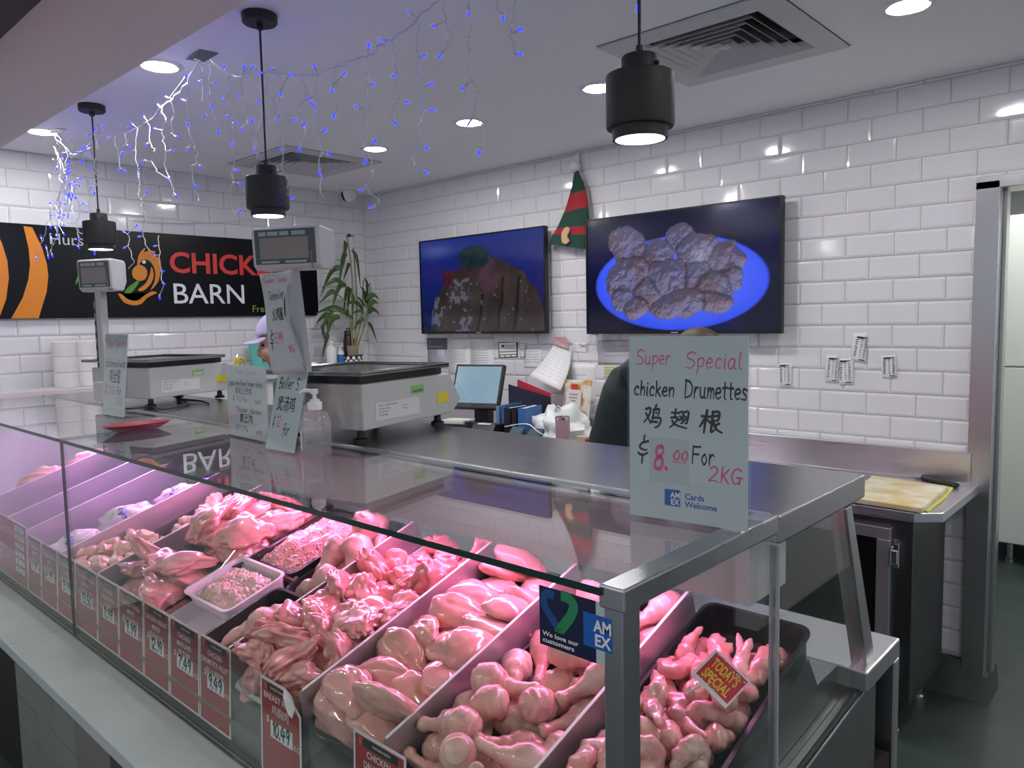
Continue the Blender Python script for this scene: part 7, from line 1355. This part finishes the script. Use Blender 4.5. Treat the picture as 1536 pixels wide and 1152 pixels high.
tray('meat_tray', 'black tray heaped with pink mince', -2.048, -1.818, 1.075, 1.37, .030, .05, BTRAY); tray('meat_tray', 'black tray of leg quarters behind the emptier one', -1.81, -1.648, 1.035, 1.40, .045, .06, BTRAY)
tray('meat_tray', 'almost empty black tray behind the chicken drumstick fillet tag', -1.81, -1.648, .80, 1.028, .030, .075, BTRAY)
tray('meat_tray', 'white tray filled with pale breast mince and a spoon', -2.086, -1.828, .885, 1.068, .022, .045, WTRAY); tray('meat_tray', 'white almost empty tray partly under the breast mince tray', -2.092, -1.822, .80, .99, .072, .045, WTRAY)
tray('meat_tray', 'black tray of small chicken pieces by the glass joint', -2.785, -2.466, .80, 1.06, .085, .028, BTRAY); tray('meat_tray', 'black tray of small chicken pieces at the rear', -2.785, -2.466, 1.08, 1.40, .085, .028, BTRAY)
def mince(label, x0, x1, y0, y1, off, h, mat, n, seed, size=.0055):
    F = deckframe(x0, x1, y0, y1, off); w, d = x1-x0, (y1-y0)/math.cos(SLP); rs = random.Random(seed); b = MB()
    hf = lambda u, v: h*(1-abs(u)**3)**.6*(1-abs(v)**3)**.6*(.75+.5*fb(Vector((u*1.6, v*1.6, seed)), 1.3, 2))
    N_ = 22; G = [[b.bm.verts.new((w/2*(2*i/N_-1), d/2*(2*j/N_-1), hf(2*i/N_-1, 2*j/N_-1)*1.0)) for i in range(N_+1)] for j in range(N_+1)]
    for j in range(N_):
        for i in range(N_): b.face([G[j][i], G[j][i+1], G[j+1][i+1], G[j+1][i]])
    G0 = [b.bm.verts.new((x*w/2, y*d/2, -.012)) for x, y in ((-1, -1), (1, -1), (1, 1), (-1, 1))]; b.face(G0[::-1])
    for _ in range(n):
        u, v = rs.uniform(-.97, .97), rs.uniform(-.97, .97); p = Vector((u*w/2, v*d/2, hf(u, v)*.9+rs.uniform(-.0030, .0016))); r = size*rs.uniform(.6, 1.25)
        m = Matrix.Rotation(rs.uniform(0, 6.3), 4, 'Z') @ Matrix.Rotation(rs.uniform(-.6, .6), 4, 'Y'); b.ball(p, r, 1, 0, (rs.uniform(1.0, 1.6), .9, .85), m)
    o = b.done('chicken_mince', mat, smooth=80); o.matrix_world = F; return tag(o, label, 'mince', kind='stuff')
mince('heap of pink chicken thigh mince in the black tray', -2.035, -1.83, 1.085, 1.36, .055, .062, M_MINCE, 1500, 3); mince('pale chicken breast mince in the white tray with the spoon', -2.060, -1.85, .905, 1.050, .050, .042, M_PALE, 900, 5, .0065)
b = MB(); F = deckframe(-2.0, -1.9, .9, 1.0, .02)
h0, h1 = gt(302, 889, .025), gt(352, 826, -.05); h0 = h0+(h1-h0)*.0; b.tube([h0, h0.lerp(h1, .25)+Vector((0, 0, .002)), h0.lerp(h1, .6), h1], [.004, .0028, .0035, .005], 8, flat=.5)
b.ball(h0-(h1-h0).normalized()*.012, .012, 2, 0, (1, .8, .5)); t = thing('serving_spoon', 'steel serving spoon stuck in the pale breast mince', 'spoon', (0, 0, 0)); b.done('spoon', MT['chrome'], t, smooth=60)
b = MB(); P = gt(545, 765, .0); b.prism([P+Vector((0, 0, -.03)), P+Vector((.012, .008, -.03)), P+Vector((.012, .03, .05)), P+Vector((0, .022, .05))], (.002, -.002, 0)); tag(b.done('tag_spike', MT['white']), 'white plastic spike standing behind the heaped mince', 'spike')
# bagged birds, loose birds
FILM = pm('bag_film', (.62, .48, .58), .14, spec=.8, var=(9, (.74, .62, .66), .25), bump=(30, .6, .006)); BLFILM = pm('dark_blue_film', (.05, .06, .22), .2, bump=(30, .5, .005))
def bird(name, label, cat, x, y, off, L_, seed, mat, yaw, group, band=True, sc=(1, .62, .50)):
    F = Matrix.Translation((x, y, TOP(y)-off)) @ Matrix.Rotation(SLP, 4, 'X') @ Matrix.Rotation(math.radians(yaw), 4, 'Z')
    t = thing(name, label, cat, mat=F, group=group); blob_sheet('body', t, (0, 0, 0), L_, mat, seed, 4, .28, 2.4, sc)
    if band:
        b = MB(); n = 10; r = []
        for i in range(n+1):
            a = math.radians(30+120*i/n); r.append([b.bm.verts.new((x_, L_*sc[1]*1.03*math.cos(a), L_*sc[2]*(.55+1.08*math.sin(a)*1.0))) for x_ in (-L_*.16, L_*.16)])
        for p, q in zip(r, r[1:]): b.face([p[0], p[1], q[1], q[0]])
        o = b.done('printed_band', pm('purple_white_band', (.55, .52, .66), .4, var=(60, (.06, .05, .3), .05)), t, smooth=80); sm = o.modifiers.new('thick', 'SOLIDIFY'); sm.thickness = .001
    return t
GB = 'bagged whole chickens'
bird('bagged_chicken', 'whole chicken in clear film with printed band, front of the three bags', 'bagged chicken', -2.98, .90, .10, .095, 1.3, FILM, 70, GB); bird('bagged_chicken', 'whole chicken in clear film with printed band, middle of the three bags', 'bagged chicken', -2.985, 1.09, .10, .098, 2.9, FILM, 60, GB)
bird('bagged_chicken', 'whole chicken in clear film with printed band, rear of the three bags', 'bagged chicken', -2.94, 1.27, .10, .092, 4.1, FILM, 50, GB); bird('blue_bag', 'dark blue film bag behind the bagged chickens', 'bag', -2.86, 1.36, .06, .05, 6.6, BLFILM, 20, None, False)
bird('whole_bird', 'plump pale whole bird in the far bin, front of the two', 'whole chicken', -4.02, 1.10, .085, .10, 8.2, M_SKIN, 80, 'loose whole birds', False, (1, .55, .5)); bird('whole_bird', 'plump pale whole bird in the far bin, behind the other one', 'whole chicken', -3.97, 1.30, .085, .10, 9.4, M_SKIN, 75, 'loose whole birds', False, (1, .55, .5))
